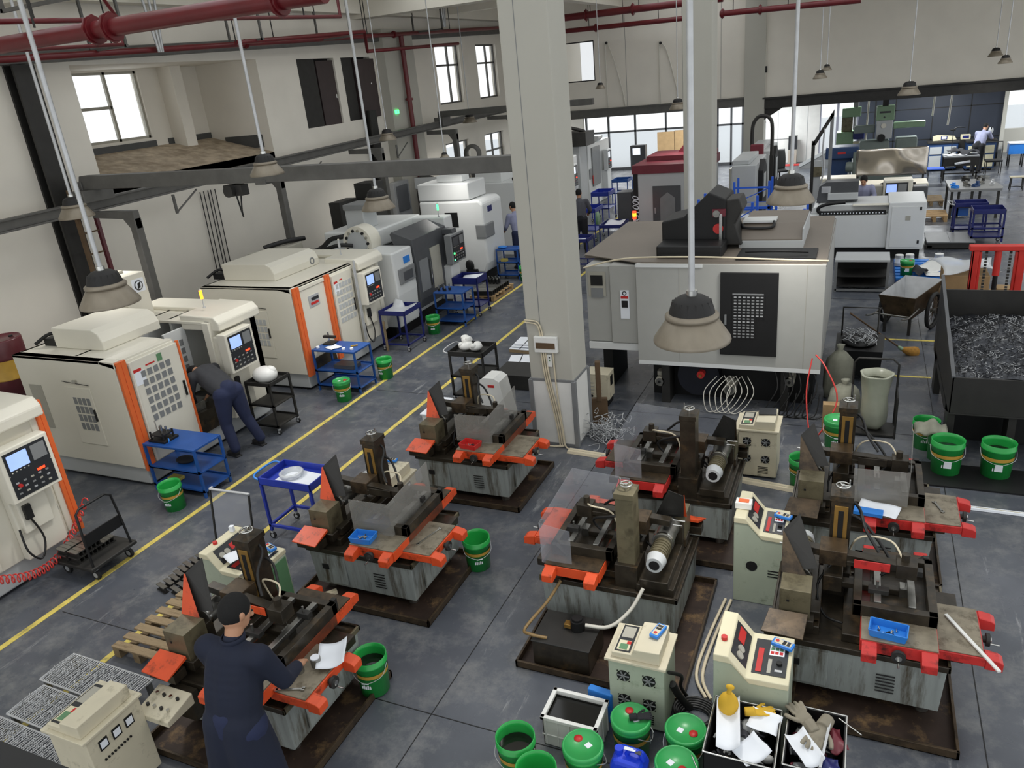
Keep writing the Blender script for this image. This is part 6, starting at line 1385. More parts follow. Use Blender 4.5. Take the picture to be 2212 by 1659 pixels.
# barrow
t = T('hand_cart', 'brown steel hand cart with two big spoked wheels and scrap inside', 'cart', (.86, 14.35, 0), R(-22))
q = M('oily_brown'); Q0 = [(-.22, -.45, .28), (.22, -.45, .28), (.22, .4, .28), (-.22, .4, .28)]; Q1 = [(-.3, -.6, .68), (.3, -.6, .68), (.32, .62, .72), (-.32, .62, .72)]
def shell(q, b, t_, th=.012, k=None, inner='galv'):
    n = 4
    for i in range(4):
        j = (i + 1) % 4; A_, B_, C_, D_ = map(Vector, (b[i], b[j], t_[j], t_[i])); cen = sum((Vector(v) for v in b), Vector()) / 4; cen.z = (A_.z + C_.z) / 2
        nn = (B_ - A_).cross(D_ - A_).normalized()
        if (cen - A_).dot(nn) < 0: nn = -nn
        q.hexa([A_, B_, B_ + nn * th, A_ + nn * th], [D_, C_, C_ + nn * th, D_ + nn * th], k)
        q.add([A_ + nn * (th + .001), B_ + nn * (th + .001), C_ + nn * (th + .001), D_ + nn * (th + .001)], [(0, 1, 2, 3)], inner)
    q.add([tuple(v) for v in b], [(3, 2, 1, 0)], k); q.add([tuple(Vector(v) + Vector((0, 0, th))) for v in b], [(0, 1, 2, 3)], inner)
shell(q, Q0, Q1); q.put('tub', t)
for x in (-.38, .38):
    q = M('rubber'); q.lathe([(.27, -.025), (.31, -.03), (.32, 0), (.31, .03), (.27, .025), (.27, -.025)], (x, .05, .32), n=32, ax='x')
    for k in range(14): a_ = k * math.pi / 7; q.cyl((x, .05, .32), (x, .05 + .28 * math.cos(a_), .32 + .28 * math.sin(a_)), .005, 'oily_brown', n=4)
    q.cyl((x - .04, .05, .32), (x + .04, .05, .32), .035, 'steel', n=12); q.put('wheel', t)
q = M('steel'); q.cyl((-.4, .05, .32), (.4, .05, .32), .012, n=8); q.tube([(-.26, -.3, .42), (-.28, -.8, .4), (-.28, -1.1, .46)], .016); q.tube([(.26, -.3, .42), (.28, -.8, .4), (.28, -1.1, .46)], .016); q.cyl((-.27, -.75, .4), (.27, -.75, .4), .014, n=8); q.put('handle_frame', t)
for x in (-.2, .2): q = M('iron_black'); q.box(x - .02, -.5, 0, x + .02, -.46, .3); q.put('stand_leg', t)
q = M('oily'); rnd = random.Random(4)
for i in range(14): q.sph((rnd.uniform(-.15, .15), rnd.uniform(-.2, .3), .32), (.07, .06, .05), n=7, m=5)
q.put('scrap', t)['kind'] = 'stuff'
# grey steel frame table, low dark platform
t = T('steel_frame_table', 'grey steel frame table with shelves behind the large white machine', 'table', (-.42, 16.4, 0))
q = M('grey_mach'); q.box(0, 0, .62, 1.0, .7, .66); q.put('top', t)
for (x, y) in ((0, 0), (.95, 0), (0, .65), (.95, .65)): q = M('grey_mid'); q.box(x, y, 0, x + .05, y + .05, .62); q.put('leg', t)
q = M('iron_black'); q.box(0.03, .05, .3, .97, .65, .33); q.box(.03, .05, .1, .97, .65, .13); q.box(.03, .62, .05, .97, .66, .6, 'black'); q.box(.02, 0, .02, .98, .03, .06, 'grey_mid'); q.put('shelf', t)
m_ = M('iron_black'); m_.box(0, 0, .03, .95, 1.0, .16, 'iron_black'); m_.box(-.02, -.02, .16, .97, 1.02, .19, 'grey_mid'); m_.box(.46, -.02, .19, .468, 1.02, .194, 'grey_dark'); m_.box(-.05, .0, 0, .1, .1, .1); m_.box(.85, 0, 0, 1.0, .1, .1); plain(m_, 'low_platform', 'low dark platform with a grey top left of the navy carts', 'platform', loc=(1.46, 20.1, 0), bev=.008)
# pallet stuff around the stacker
m_ = M('blue_cart'); m_.box(0, 0, 0, 1.3, 1.6, .14); 
for i in range(7): m_.box(0, i * .24, .14, 1.3, i * .24 + .12, .18, 'blue_bright')
plain(m_, 'plastic_pallet', 'blue plastic pallet loaded with cans and sacks', 'pallet', loc=(.72, 16.9, 0), bev=.01)
for i, (x, y) in enumerate(((.8, 17.9), (1.0, 17.95), (1.55, 18.0))):
    m_ = M('galv'); m_.cyl((0, 0, 0), (0, 0, .22), .085, n=20); m_.cyl((0, 0, .06), (0, 0, .16), .087, 'paper', n=20); m_.cyl((0, 0, .22), (0, 0, .23), .08, 'plastic_white', n=20)
    plain(m_, 'metal_can', ['grey metal can at the left of the blue plastic pallet', 'grey metal can right beside the leftmost one on the blue pallet', 'grey metal can with a white lid in the middle of the blue pallet'][i], 'can', loc=(x, y, .18))
bucket('small green bucket with a white label and yellow lid on the blue plastic pallet', (.92, 17.15, .18), 'lid', r=.13, h=.3, labelk=1)
sheet('white bag lying on the blue plastic pallet', (1.3, 17.5, .2), .5, .5, .6, 'plastic_white', .12, 'white_bag', 'bag')
sheet('white foil folded at the front of the blue plastic pallet', (1.5, 17.1, .2), .1, .5, .3, 'plastic_white', .05, 'white_bag', 'bag')
rag('dark cloth hood on the blue plastic pallet', (1.15, 17.15, .2), 'cloth_charcoal', .3, .3, .12, .3, 6, 'dark_cloth', 'cloth')
rag('large clear plastic wrap over the goods left of the red stacker', (1.75, 15.3, .75), 'plastic_film', .9, .8, .18, .2, 12, 'plastic_wrap', 'wrap')
m_ = M('carton'); m_.box(0, 0, 0, .8, .9, .32, 'wood_dark'); m_.box(.05, .05, .32, .75, .8, .74, 'carton'); plain(m_, 'stacked_goods', 'brown goods wrapped in clear plastic left of the red stacker', 'goods', loc=(1.35, 14.9, 0), bev=.01)
t = T('pallet_stacker', 'red hand pallet stacker with mast and chains', 'stacker', (1.62, 13.6, 0))
for x in (0, .62): q = M('lift_red'); q.box(x, 0, .05, x + .1, .12, 1.52); q.box(x + (.1 if x == 0 else -.04), .02, .05, x + (.14 if x == 0 else 0), .1, 1.48); q.put('mast', t, bev=.01)
q = M('lift_red'); q.box(-.04, -.02, 1.5, .76, .14, 1.58); q.box(0, 0, .05, .72, .1, .2); q.box(.0, -.9, .05, .12, 0, .12); q.box(.6, -.9, .05, .72, 0, .12); q.box(0, .0, .15, .04, .1, 1.52); q.put('frame', t, bev=.012)
q = M('lift_red'); q.cyl((.36, .06, 1.1), (.36, .06, 1.5), .05, n=16); q.cyl((.36, .06, .3), (.36, .06, 1.1), .035, 'black', n=14); q.put('hydraulic_ram', t)
for x in (.2, .52):
    q = M('iron_black')
    for k in range(24): q.box(x - .018, .03, .3 + k * .05, x + .018, .05, .3 + k * .05 + .035, 'iron_black' if k % 2 else 'steel')
    q.put('chain', t)
for x in (.06, .66): q = M('rubber'); q.wheel((x, -.8, .06), .06, .05, 'x'); q.put('wheel', t)
rnd = random.Random(8)
for i in range(9):
    m_ = M('carton'); a_, b_, c_ = rnd.uniform(.3, .4), rnd.uniform(.27, .35), .3; m_.box(0, 0, 0, a_, b_, c_); m_.box(a_ * .45, -.002, 0, a_ * .55, b_ + .002, c_ + .002, 'wood')
    x = 2.2 + (i % 3) * .45; y = 14.4 + (i // 3) * .5; plain(m_, 'cardboard_box', ['cardboard box seen through the red stacker mast'][0], 'box', loc=(x, y, 0.0), group='cardboard boxes behind the red stacker')
for i in range(6):
    m_ = M('carton'); m_.box(0, 0, 0, .35, .28, .22); plain(m_, 'cardboard_box', 'cardboard box on the second layer behind the red stacker', 'box', loc=(2.22 + (i % 3) * .45, 14.45 + (i // 3) * .5, .303), group='second layer of cardboard boxes')
# navy carts
cart('navy tray cart with a push handle, right one of the pair before the work bench', 2.35, 20.4, 3.0, 21.0, .85, 'blue_navy', (.2, -.4), trayd=.1, casters=True, leg=.04)
cart('navy tray cart with a push handle, left one of the pair before the work bench', 2.05, 21.3, 2.75, 21.8, .85, 'blue_navy', (.2,), trayd=.1, casters=True, handle='left', leg=.04)
# work bench with tools
t = T('work_bench', 'heavy grey-topped work bench littered with clamps and tools', 'bench', (2.12, 23.7, 0))
q = M('grey_mid'); q.prism([(0, 0), (1.2, 0), (1.25, .3), (1.15, 1.3), (.9, 1.7), (0, 1.7)], 'z', .72, .78); q.put('top', t)
for (x, y) in ((.03, .03), (1.1, .03), (.03, 1.5), (.85, 1.5), (.2, .1), (.5, .03)): q = M('iron_black'); q.box(x, y, 0 if x != .5 else .3, x + .06, y + .06, .72); q.put('leg', t)
q = M('iron_black'); q.box(.03, .03, .28, 1.15, .09, .36); q.box(.1, .1, .06, .5, .4, .3, 'blue_cart'); q.put('rail', t)
rnd = random.Random(21); nm = [('clamp', 'steel'), ('vice', 'iron_black'), ('power_drill', 'mach_blue'), ('wrench', 'chrome'), ('fixture_block', 'iron_black'), ('clamp', 'galv'), ('blue_box', 'blue_bright')]
lb = ['silver clamp', 'black vice at the back', 'blue-grey power tool', 'bright wrench', 'black fixture block', 'galvanised angle clamp', 'bright blue plastic box at the left corner']
ps = [(2.55, 24.2), (2.6, 25.1), (2.75, 24.1), (2.9, 24.5), (2.95, 25.0), (3.15, 24.3), (2.25, 23.95)]
for (n_, k_), l_, (x, y) in zip(nm, lb, ps):
    m_ = M(k_); m_.box(-.09, -.06, 0, .09, .06, .05); m_.cyl((-.1, 0, .06), (.12, .03, .08), .025, n=8); m_.box(.02, -.03, .05, .08, .03, .14); plain(m_, n_, l_ + ' on the heavy grey work bench', n_.replace('_', ' '), loc=(x, y, .782), rz=x * 9 % 3, bev=.004)
# stool, pallets
t = T('stool', 'small round-cornered stool with a pale seat near the right edge', 'stool', (4.28, 28.1, 0))
q = M('cab_beige'); q.box(-.2, -.14, .36, .2, .14, .4); q.put('seat', t, bev=.015)
for x in (-.17, .17):
    for y in (-.11, .11): q = M('iron_black'); q.cyl((x, y, 0), (x * .9, y * .9, .36), .015, n=6); q.put('leg', t)
q = M('iron_black'); q.tube([(-.17, -.11, .1), (0, 0, .1), (.17, -.11, .1)], .012); q.put('stretcher', t)
pallet('wooden pallet with a plywood top right of the long white lathe', 1.55, 25.6, 1.0, .6, h=.16)
pallet('second wooden pallet nearer the long white lathe end', 1.5, 23.3, .9, .6, h=.16, k='carton')
# desk, computer-like things, cabinets at the navy partition
t = T('work_desk', 'dark desk loaded with papers and clothes before the navy partition', 'desk', (2.42, 30.3, 0))
q = M('grey_mid'); q.box(0, 0, .74, 1.05, .9, .78); q.put('desktop', t)
for (x, y) in ((.02, .02), (.98, .02), (.02, .84), (.98, .84)): q = M('iron_black'); q.box(x, y, 0, x + .05, y + .05, .74); q.put('leg', t)
q = M('iron_black'); q.box(.0, .01, .46, 1.05, .05, .76, 'iron_black'); q.box(.0, .02, .2, 1.05, .06, .24); q.put('apron', t)
sheet('white papers on the dark desk, left heap', (2.62, 30.7, .785), .2, .3, .4, curl=.03); sheet('white papers on the dark desk, right heap', (3.0, 30.6, .785), -.3, .3, .4, curl=.03)
rag('black clothes heaped on the dark desk', (3.2, 30.8, .8), 'cloth_black', .5, .5, .12, .2, 15, 'black_clothes', 'clothes')
rag('dark jacket hung over the back of the dark desk', (2.8, 31.05, .82), 'cloth_charcoal', .5, .3, .12, .1, 16, 'dark_jacket', 'jacket')
m_ = M('paper'); m_.cyl((-.2, 0, 0), (.25, .04, .06), .04, n=10); plain(m_, 'paper_roll', 'white paper roll hanging at the front of the dark desk', 'paper roll', loc=(2.95, 30.24, .55))
def cabi(label, x0, y0, x1, y1, h):
    t = T('tool_cabinet', label, 'cabinet', (x0, y0, 0)); w_, d = x1 - x0, y1 - y0
    q = M('mach_blue'); q.box(0, 0, .08, w_, d, h); q.box(-.03, -.03, h, w_ + .03, d + .03, h + .05, 'iron_black'); q.put('body', t)
    for i in range(2):
        q = M('grey_mach' if x0 < 3 else 'console_cream'); a_ = .06 + i * w_ * .48; q.box(a_, -.015, h * .62, a_ + w_ * .4, 0, h * .88); q.put('drawer', t)
        q = M('grey_mach' if x0 < 3 else 'console_cream'); q.box(a_, -.015, h * .14, a_ + w_ * .4, 0, h * .56); q.put('door', t)
    q = M('rubber')
    for x in (.08, w_ - .08): q.wheel((x, .08, .05), .05, .03, 'x'); q.wheel((x, d - .08, .05), .05, .03, 'x')
    q.put('caster', t); return t
cabi('blue tool cabinet with white drawers before the navy partition', 2.05, 32.5, 3.0, 33.1, .98)
cabi('blue tool cabinet with cream drawers beside the standing man in lilac', 3.25, 32.3, 4.15, 32.9, .98)
m_ = M('console_cream'); m_.prism([(0, 0), (.75, .02), (.7, .12), (.15, .18), (0, .14)], 'y', 0, .3); m_.box(.25, -.01, .04, .45, 0, .16, 'blue_navy'); m_.box(.28, -.012, .06, .42, -.01, .14, 'screen_white'); plain(m_, 'desktop_instrument', 'cream desktop instrument with a small screen on the white-drawered cabinet', 'instrument', loc=(2.2, 32.8, 1.04), bev=.01)
m_ = M('console_cream'); m_.box(0, 0, 0, .3, .25, .16); m_.box(.05, -.01, .04, .25, 0, .13, 'blue_navy'); plain(m_, 'desktop_instrument', 'smaller cream instrument left of the man at the navy partition', 'instrument', loc=(3.1, 32.95, .45 + .58), bev=.01)
m_ = M('iron_black'); m_.box(3.05, 32.94, .0, 3.42, 33.25, 1.02); plain(m_, 'dark_shelf', 'dark shelf between the two blue tool cabinets', 'shelf')
m_ = M('iron_black'); m_.cyl((0, 0, 0), (0, 0, .78), .012, n=6); m_.box(-.08, -.08, 0, .08, .08, .02); m_.tube([(0, 0, .78), (.1, 0, .86), (.35, 0, .84)], .015); m_.box(-.1, -.03, .76, .06, .03, .8); plain(m_, 'desk_lamp', 'thin black articulated work lamp rising from the dark desk', 'lamp', loc=(2.68, 31.1, .785))
m_ = M('grey_mach'); m_.sph((0, 0, .3), (.08, .1, .12)); m_.box(-.1, -.12, 0, .1, .12, .06, 'iron_black'); m_.cyl((0, 0, .05), (0, .08, .3), .03, 'iron_black', n=8); m_.cyl((0, -.1, .36), (0, -.18, .44), .02, 'black', n=8); plain(m_, 'microscope', 'dark microscope in front of the man at the navy partition', 'microscope', loc=(3.95, 32.5, 1.04))
t = T('work_chair', 'dark mesh chair behind the standing man at the navy partition', 'chair', (4.0, 31.3, 0))
q = M('black'); q.box(-.25, -.25, .44, .25, .25, .5); q.put('seat', t, bev=.02)
q = M('iron_black'); q.tube([(-.25, .25, .45), (-.27, .3, .8), (-.25, .32, 1.05), (.25, .32, 1.05), (.27, .3, .8), (.25, .25, .45)], .015, smooth=False); q.put('backrest', t)
for x in (-.22, .22):
    for y in (-.22, .22): q = M('iron_black'); q.cyl((x, y, 0), (x, y, .45), .014, n=6); q.put('leg', t)
m_ = M('iron_black'); m_.box(-.25, -.25, .5, .25, .25, .53, 'blue_rack')
for x in (-.22, .22):
    for y in (-.22, .22): m_.cyl((x, y, 0), (x * .9, y * .9, .5), .012, n=6)
plain(m_, 'blue_stool', 'thin-legged stool with a bright blue seat left of the dark desk', 'stool', loc=(2.15, 29.6, 0))
m_ = M('blue_bright'); m_.box(0, 0, .45, .5, .45, .8); m_.box(-.02, -.02, .8, .52, .47, .84, 'paper')
for x in (.03, .44):
    for y in (.03, .4): m_.box(x, y, 0, x + .04, y + .04, .45, 'black')
plain(m_, 'blue_box_stand', 'pale blue box on black legs beside the white post', 'box', loc=(4.62, 32.8, 0))
# railing frame and the long pale lathe
t = T('sliding_frame', 'tall black and grey slanted frame panel at the left end of the long lathe', 'frame', (-1.3, 22.0, 0))
q = M('iron_black'); q.box(0, 0, 0, .08, .08, 2.4); q.prism([(0, 2.3), (.06, 2.42), (.5, 3.15), (.5, 3.0), (.1, 2.3)], 'y', 0, .1); q.box(.42, 0, 1.0, .5, .1, 3.05, 'grey_mid'); q.put('frame_bar', t)
q = M('galv'); q.tube([(.3, -.02, 2.7), (.28, -.03, 2.2), (.33, -.03, 1.7), (.27, -.03, 1.3), (.3, 0, .9)], .02); q.put('cable', t)
q = M('grey_mach'); q.box(.08, .02, .3, .25, .08, 1.9); q.box(.08, -.02, 1.5, .28, .0, 1.75, 'oily_olive'); q.put('side_panel', t)
t = T('long_lathe', 'long white machine with a black cable chain on top, behind the large white machine', 'lathe', (-1.1, 19.2, 0))
q = M('white_mach'); q.box(0, 0, .26, 1.65, 1.3, 1.02); q.box(1.65, -.1, .24, 2.4, 1.3, 1.3); q.prism([(0, 1.02), (1.65, 1.02), (1.65, 1.22), (.2, 1.22), (.05, 1.15)], 'y', .2, 1.3); q.box(.9, .05, 1.2, 2.35, .2, 1.24, 'cream'); q.put('bed_cover', t, bev=.02)
q = M('white_mach'); q.box(1.72, -.112, .3, 2.32, -.1, 1.2); q.box(2.0, -.118, .9, 2.1, -.112, 1.0, 'cream_dark')
for z in (.38, 1.12): q.box(2.27, -.12, z, 2.31, -.112, z + .07, 'black')
q.put('door', t)
q = M('black'); q.box(.2, -.01, 1.03, 1.6, .12, 1.1); q.tube([(.3, .06, 1.06), (.18, .06, 1.1), (.2, .06, 1.2), (.4, .06, 1.27), (.75, .06, 1.3)], .04); c_ = q.put('cable_chain', t)
q = M('paper')
for k in range(20): q.box(.25 + k * .067, -.014, 1.05, .275 + k * .067, -.01, 1.08)
q.put('chain_link_mark', c_)['kind'] = 'stuff'
q = M('grey_dark'); q.prism([(.1, 1.22), (.15, 1.6), (.3, 1.7), (1.0, 1.7), (1.0, 1.25)], 'y', .5, .9, 'grey_dark'); q.box(.35, .4, 1.3, 1.0, .6, 1.45, 'grey_mach'); q.box(.2, .48, 1.45, .4, .5, 1.6, 'galv'); q.put('carriage', t, bev=.02)
q = M('black'); q.box(0.05, .1, 0, 2.35, 1.2, .26); q.put('plinth', t)
t = T('machining_centre', 'cream lathe with a lit blue screen behind the seated man', 'machine', (-1.2, 21.7, 0))
q = M('cream'); q.box(0, .6, .1, 2.5, 1.5, 1.15); q.box(.1, .7, 1.15, 1.0, 1.3, 1.38); q.box(0, .6, 1.1, 2.7, 1.4, 1.2); q.put('bed', t, bev=.02)
q = M('cream'); q.box(1.65, -.35, .6, 2.3, .1, 1.45); q.box(2.3, -.2, .7, 2.65, .1, 1.25, 'grey_dark'); q.box(1.3, -.2, .9, 1.65, .0, 1.3, 'cream_dark'); q.put('control_head', t, bev=.03)
q = M('panel_dark'); q.box(1.7, -.36, 1.0, 2.2, -.35, 1.38); q.box(1.72, -.366, 1.14, 1.95, -.36, 1.34, 'screen'); q.box(1.98, -.364, 1.16, 2.17, -.36, 1.34, 'grey_mid'); q.put('screen_panel', t)
q = M('black'); q.tube([(1.6, .6, 1.2), (1.9, .5, 1.28), (2.4, .6, 1.2)], .03); q.cyl((2.15, -.42, .95), (2.15, -.35, .95), .04, n=12); q.put('hand_control', t)
m_ = M('steel_sheet'); m_.grid(lambda u, v: (-.25 + 1.85 * u, 25 + .06 * math.sin(6 * u) * math.sin(4 * v) + .03 * math.sin(11 * u + 4 * v), 1.02 + v * .76), 24, 12); o = m_.put('splash_sheet', solid=.01); tag(o, 'polished bent steel sheet standing upright behind the cream lathe', 'sheet')
m_ = M('iron_black')
for x in (-.2, 1.5): m_.box(x, 25.06, 0, x + .05, 25.1, 1.7)
plain(m_, 'sheet_support', 'dark posts carrying the polished bent steel sheet', 'support')
# green boring machine, green column, blue machine
t = T('jig_boring_machine', 'green and white upright boring machine before the navy partition', 'machine', (.28, 29.6, 0))
q = M('mach_grey_green'); q.box(-.6, 0, 0, 1.2, 1.4, .9); q.hexa([(-.7, -.1, .9), (.5, -.1, .9), (.5, .8, .9), (-.7, .8, .9)], [(-.5, 0, 1.5), (.4, 0, 1.5), (.4, .7, 1.5), (-.5, .7, 1.5)]); q.box(.6, -.1, .9, 1.25, .7, 1.55); q.put('table', t, bev=.04)
q = M('mach_green'); q.box(-.05, .0, 2.15, .5, .55, 2.6); q.box(-.02, .02, 1.55, .47, .5, 2.15, 'grey_mach'); q.put('spindle_head', t, bev=.02)
q = M('panel_dark'); q.box(.05, -.01, 2.38, .38, .0, 2.44); q.cyl((.2, -.01, 2.25), (.2, 0, 2.25), .03, n=10); q.cyl((.2, -.01, 1.98), (.2, 0, 1.98), .08, 'cream', n=14); q.put('dial', t)
q = M('mach_green'); q.box(.5, .2, 1.85, 1.45, .5, 2.05); q.put('cross_arm', t, bev=.03); q = M('mach_grey_green'); q.box(-.7, .2, 1.75, -.05, .5, 2.0); q.put('cross_arm', t, bev=.03)
q = M('black'); q.cyl((.15, -.12, 1.6), (.15, 0, 1.6), .12, n=20); q.put('hand_wheel', t); q = M('iron_black'); q.box(.12, .1, 2.6, .3, .3, 2.85, 'iron_black'); q.box(.1, .08, 2.8, .34, .3, 2.9, 'mach_green'); q.put('motor', t)
t = T('milling_machine', 'dull green milling column beside the white windows', 'machine', (-1.0, 30.5, 0))
q = M('mach_green'); q.box(0, 0, 0, .55, .8, 1.75); q.box(.15, .1, 1.75, .5, .6, 2.25, 'oily_olive'); q.box(.15, 0, 2.25, .75, .6, 2.55, 'mach_green'); q.box(.5, .1, 2.55, .65, .4, 2.8, 'grey_mid'); q.put('column', t, bev=.02)
q = M('galv'); q.cyl((.58, .2, 1.8), (.58, .2, 2.25), .06, n=12); q.put('spindle', t)
q = M('blue_navy'); q.box(.55, -.1, 1.5, .9, .2, 1.85); q.box(.55, -.1, 1.35, 1.1, .2, 1.42, 'console_cream'); q.put('control_head', t, bev=.03)
t = T('surface_grinder', 'blue machine with a small red name plate left of the polished sheet', 'machine', (-1.15, 26.5, 0))
q = M('mach_blue'); q.box(.0, 0, 1.35, .95, .8, 1.7); q.box(.15, .1, 0, .75, .9, 1.35); q.put('body', t, bev=.03)
q = M('mach_grey_green'); q.box(.8, -.3, .7, 1.1, .6, 1.55); q.lathe([(.001, -.1), (.14, -.09), (.16, 0), (.14, .1), (.001, .12)], (.7, -.35, 1.15), 'mach_grey_green', 20, ax='x'); q.cyl((.7, -.35, .6), (.7, -.35, 1.0), .03, 'galv', n=8); q.put('wheel_guard', t, bev=.02)
text('LOTEX', .11, 'red_lit', 'name_plate', t, (.42, -.01, 1.55), (R(90), 0, 0)) if False else None
q = M('red'); q.box(.35, -.006, 1.5, .58, 0, 1.56); q.put('name_plate', t)
m_ = M('red'); m_.box(-.9, 33.0, 1.0, -.6, 33.3, 1.6, 'red'); m_.box(-.9, 33.0, 0, -.6, 33.3, 1.0, 'grey_mach'); plain(m_, 'red_white_box', 'small box stand with a dull red top behind the slanted frame', 'box')
m_ = M('panel_dark'); m_.box(0, 0, 0, .35, .3, .6, 'cream_dark'); m_.box(0, 0, .6, .35, .3, 1.15, 'panel_dark'); m_.box(.1, -.005, 1.0, .22, 0, 1.06, 'paper'); plain(m_, 'water_dispenser', 'dark-fronted water dispenser against the rear white panels', 'dispenser', loc=(-3.1, 36.4, 0), bev=.01)
m_ = M('red'); m_.box(0, 0, .002, .8, .5, .02); plain(m_, 'red_mat', 'red mat before the water dispenser', 'mat', loc=(-3.3, 35.7, 0))
m_ = M('grey_mid'); m_.hexa([(0, 0, 0), (1.2, 0, 0), (1.2, .9, 0), (0, .9, 0)], [(0, 0, .06), (1.2, 0, .7), (1.2, .9, .7), (0, .9, .06)]); m_.hexa([(0, -.03, .06), (1.2, -.03, .7), (1.2, 0, .7), (0, 0, .06)], [(0, -.03, .2), (1.2, -.03, .84), (1.2, 0, .84), (0, 0, .2)], 'grey_mach'); plain(m_, 'ramp', 'grey steel ramp rising to the right beside the red mat', 'ramp', loc=(-2.5, 34.6, 0))
# office chair and desk
t = T('office_chair', 'black high-back office chair seen from behind near the white panels', 'chair', (-2.9, 30.9, 0), R(200))
q = M('black'); q.grid(lambda u, v: ((u - .5) * (.46 + .06 * math.sin(3 * v)), -.22 - .12 * v + .04 * math.cos(3 * (u - .5)), .5 + .72 * v), 8, 10); q.put('backrest', t, solid=.06, bev=0)
q = M('black'); q.box(-.25, -.22, .44, .25, .25, .52); q.put('seat', t, bev=.04)
q = M('iron_black'); q.cyl((0, 0, .1), (0, 0, .44), .03, n=10)
for k in range(5): a = k * 1.257; q.tube([(0, 0, .14), (.3 * math.cos(a), .3 * math.sin(a), .07)], .018, smooth=False); q.sph((.3 * math.cos(a), .3 * math.sin(a), .035), .035, 'black', n=8, m=6)
q.put('star_base', t)
t = T('office_chair', 'low-backed blue office chair left of the black one', 'chair', (-3.9, 27.4, 0), R(180))
q = M('seat_blue'); q.box(-.22, -.28, .55, .22, -.2, .95); q.box(-.22, -.2, .42, .22, .22, .5); q.put('seat', t, bev=.04)
q = M('iron_black'); q.cyl((0, 0, .1), (0, 0, .42), .03, n=10)
for k in range(5): a = k * 1.257; q.tube([(0, 0, .12), (.27 * math.cos(a), .27 * math.sin(a), .05)], .018, smooth=False); q.sph((.27 * math.cos(a), .27 * math.sin(a), .03), .03, 'black', n=8, m=6)
q.put('star_base', t)
m_ = M('wall_white'); m_.box(-4.6, 30.0, .7, -3.4, 30.8, .74); m_.box(-4.6, 30.0, 0, -4.55, 30.8, .7); m_.box(-3.45, 30.0, 0, -3.4, 30.8, .7); plain(m_, 'white_desk', 'white desk beside the office chairs', 'desk')
m_ = M('iron_black'); m_.box(-4.4, 30.2, .745, -4.1, 30.4, .9); m_.box(-3.9, 30.3, .745, -3.7, 30.5, .82, 'galv'); m_.box(-4.2, 30.1, .745, -4.0, 30.18, .8, 'band'); plain(m_, 'desk_clutter', 'small dark box heap on the white desk', 'box')
# blue shelving frames behind the large white machine
def brack(label, x0, y0, x1, y1, h, lv):
    t = T('storage_rack', label, 'rack', (x0, y0, 0)); w_, d = x1 - x0, y1 - y0
    for (x, y) in ((0, 0), (w_ - .05, 0), (0, d - .05), (w_ - .05, d - .05)): q = M('blue_rack'); q.box(x, y, 0, x + .05, y + .05, h); q.put('upright', t)
    for z in lv:
        q = M('blue_rack'); q.box(0, 0, z, w_, .04, z + .06); q.box(0, d - .04, z, w_, d, z + .06); q.put('beam', t)
        q = M('grey_mid'); q.box(0.02, .03, z + .03, w_ - .02, d - .03, z + .05); q.put('shelf', t)
    q = M('blue_rack'); q.box(0, -.01, h - .16, w_, .02, h - .12); q.cyl((.03, .0, h - .5), (w_ - .03, .0, h - .16), .012, n=6); q.put('brace', t); return t
brack('bright blue storage rack with parts on its top shelf, right behind the machine roof', -2.72, 17.0, -2.1, 17.9, 1.74, (.5, 1.28))
brack('taller blue storage rack behind the nearer bright blue one', -2.85, 19.2, -2.0, 19.9, 1.85, (.4, 1.2))
brack('blue storage rack half hidden behind the second pendant lamp', -1.75, 16.9, -1.05, 17.9, 1.6, (.5, 1.15))
brack('blue storage rack left of the second column top', -3.2, 16.6, -2.8, 17.4, 1.9, (.5, 1.3))
for i in range(5): m_ = M(['plastic_white', 'galv', 'grey_mach'][i % 3]); m_.cyl((0, 0, 0), (0, 0, .12), .05, n=12); m_.cyl((0, 0, .12), (0, 0, .16), .03, 'blue_navy', n=10); plain(m_, 'small_jar', 'small pale jar on the blue rack behind the second pendant lamp', 'jar', loc=(-1.65 + i * .12, 17.1 + (i % 2) * .15, 1.202), group='small jars on the blue rack')
m_ = M('plastic_film'); m_.sph((0, 0, .05), (.2, .16, .06)); plain(m_, 'plastic_bag', 'clear bag on the bright blue storage rack', 'bag', loc=(-2.4, 17.4, 1.33))
# row of machines behind the second column
def block_machine(label, x, y, w_, d, h, z_extra=0, black=True):
    t = T('machining_centre', label, 'machine', (x, y, 0)); q = M('grey_mach'); q.box(0, 0, .15, w_, d, h); q.box(.0, .1, h, w_ * .7, d * .9, h + .12, 'grey_mach'); q.put('enclosure', t, bev=.02)
    if black: q = M('black'); q.prism([(d * .2, .6), (d * .2, h * .9), (d * .4, h * 1.02), (d * .6, h * .9), (d * .6, .6)], 'x', w_ - .01, w_ + .12); q.box(w_ + .12, d * .3, h * .55, w_ + .125, d * .5, h * .85, 'grey_mach'); q.put('window_door', t, bev=.01)
    q = M('grey_mid'); q.box(w_, d * .75, .9, w_ + .02, d * .95, h * .95); q.box(w_ + .02, d * .82, 1.2, w_ + .03, d * .85, 1.35, 'black'); q.put('cabinet_door', t); q = M('black'); q.box(.1, .05, 0, w_ - .1, d - .05, .15); q.put('plinth', t); return t
block_machine('grey machine with black window door right of the second column', -3.1, 20.6, .6, 2.2, 2.05)
block_machine('grey machine with black framed door before the office desk', -3.1, 24.0, .55, 2.2, 2.0)
t = T('machining_centre', 'grey machine with a maroon cap and vertical lettering left of the second column', 'machine', (-5.7, 20.6, 0))
q = M('grey_mach'); q.box(.15, 0, .1, 1.9, 2.2, 1.95); q.box(0, .3, .9, .15, 1.6, 2.0, 'grey_mach'); q.put('enclosure', t, bev=.01)
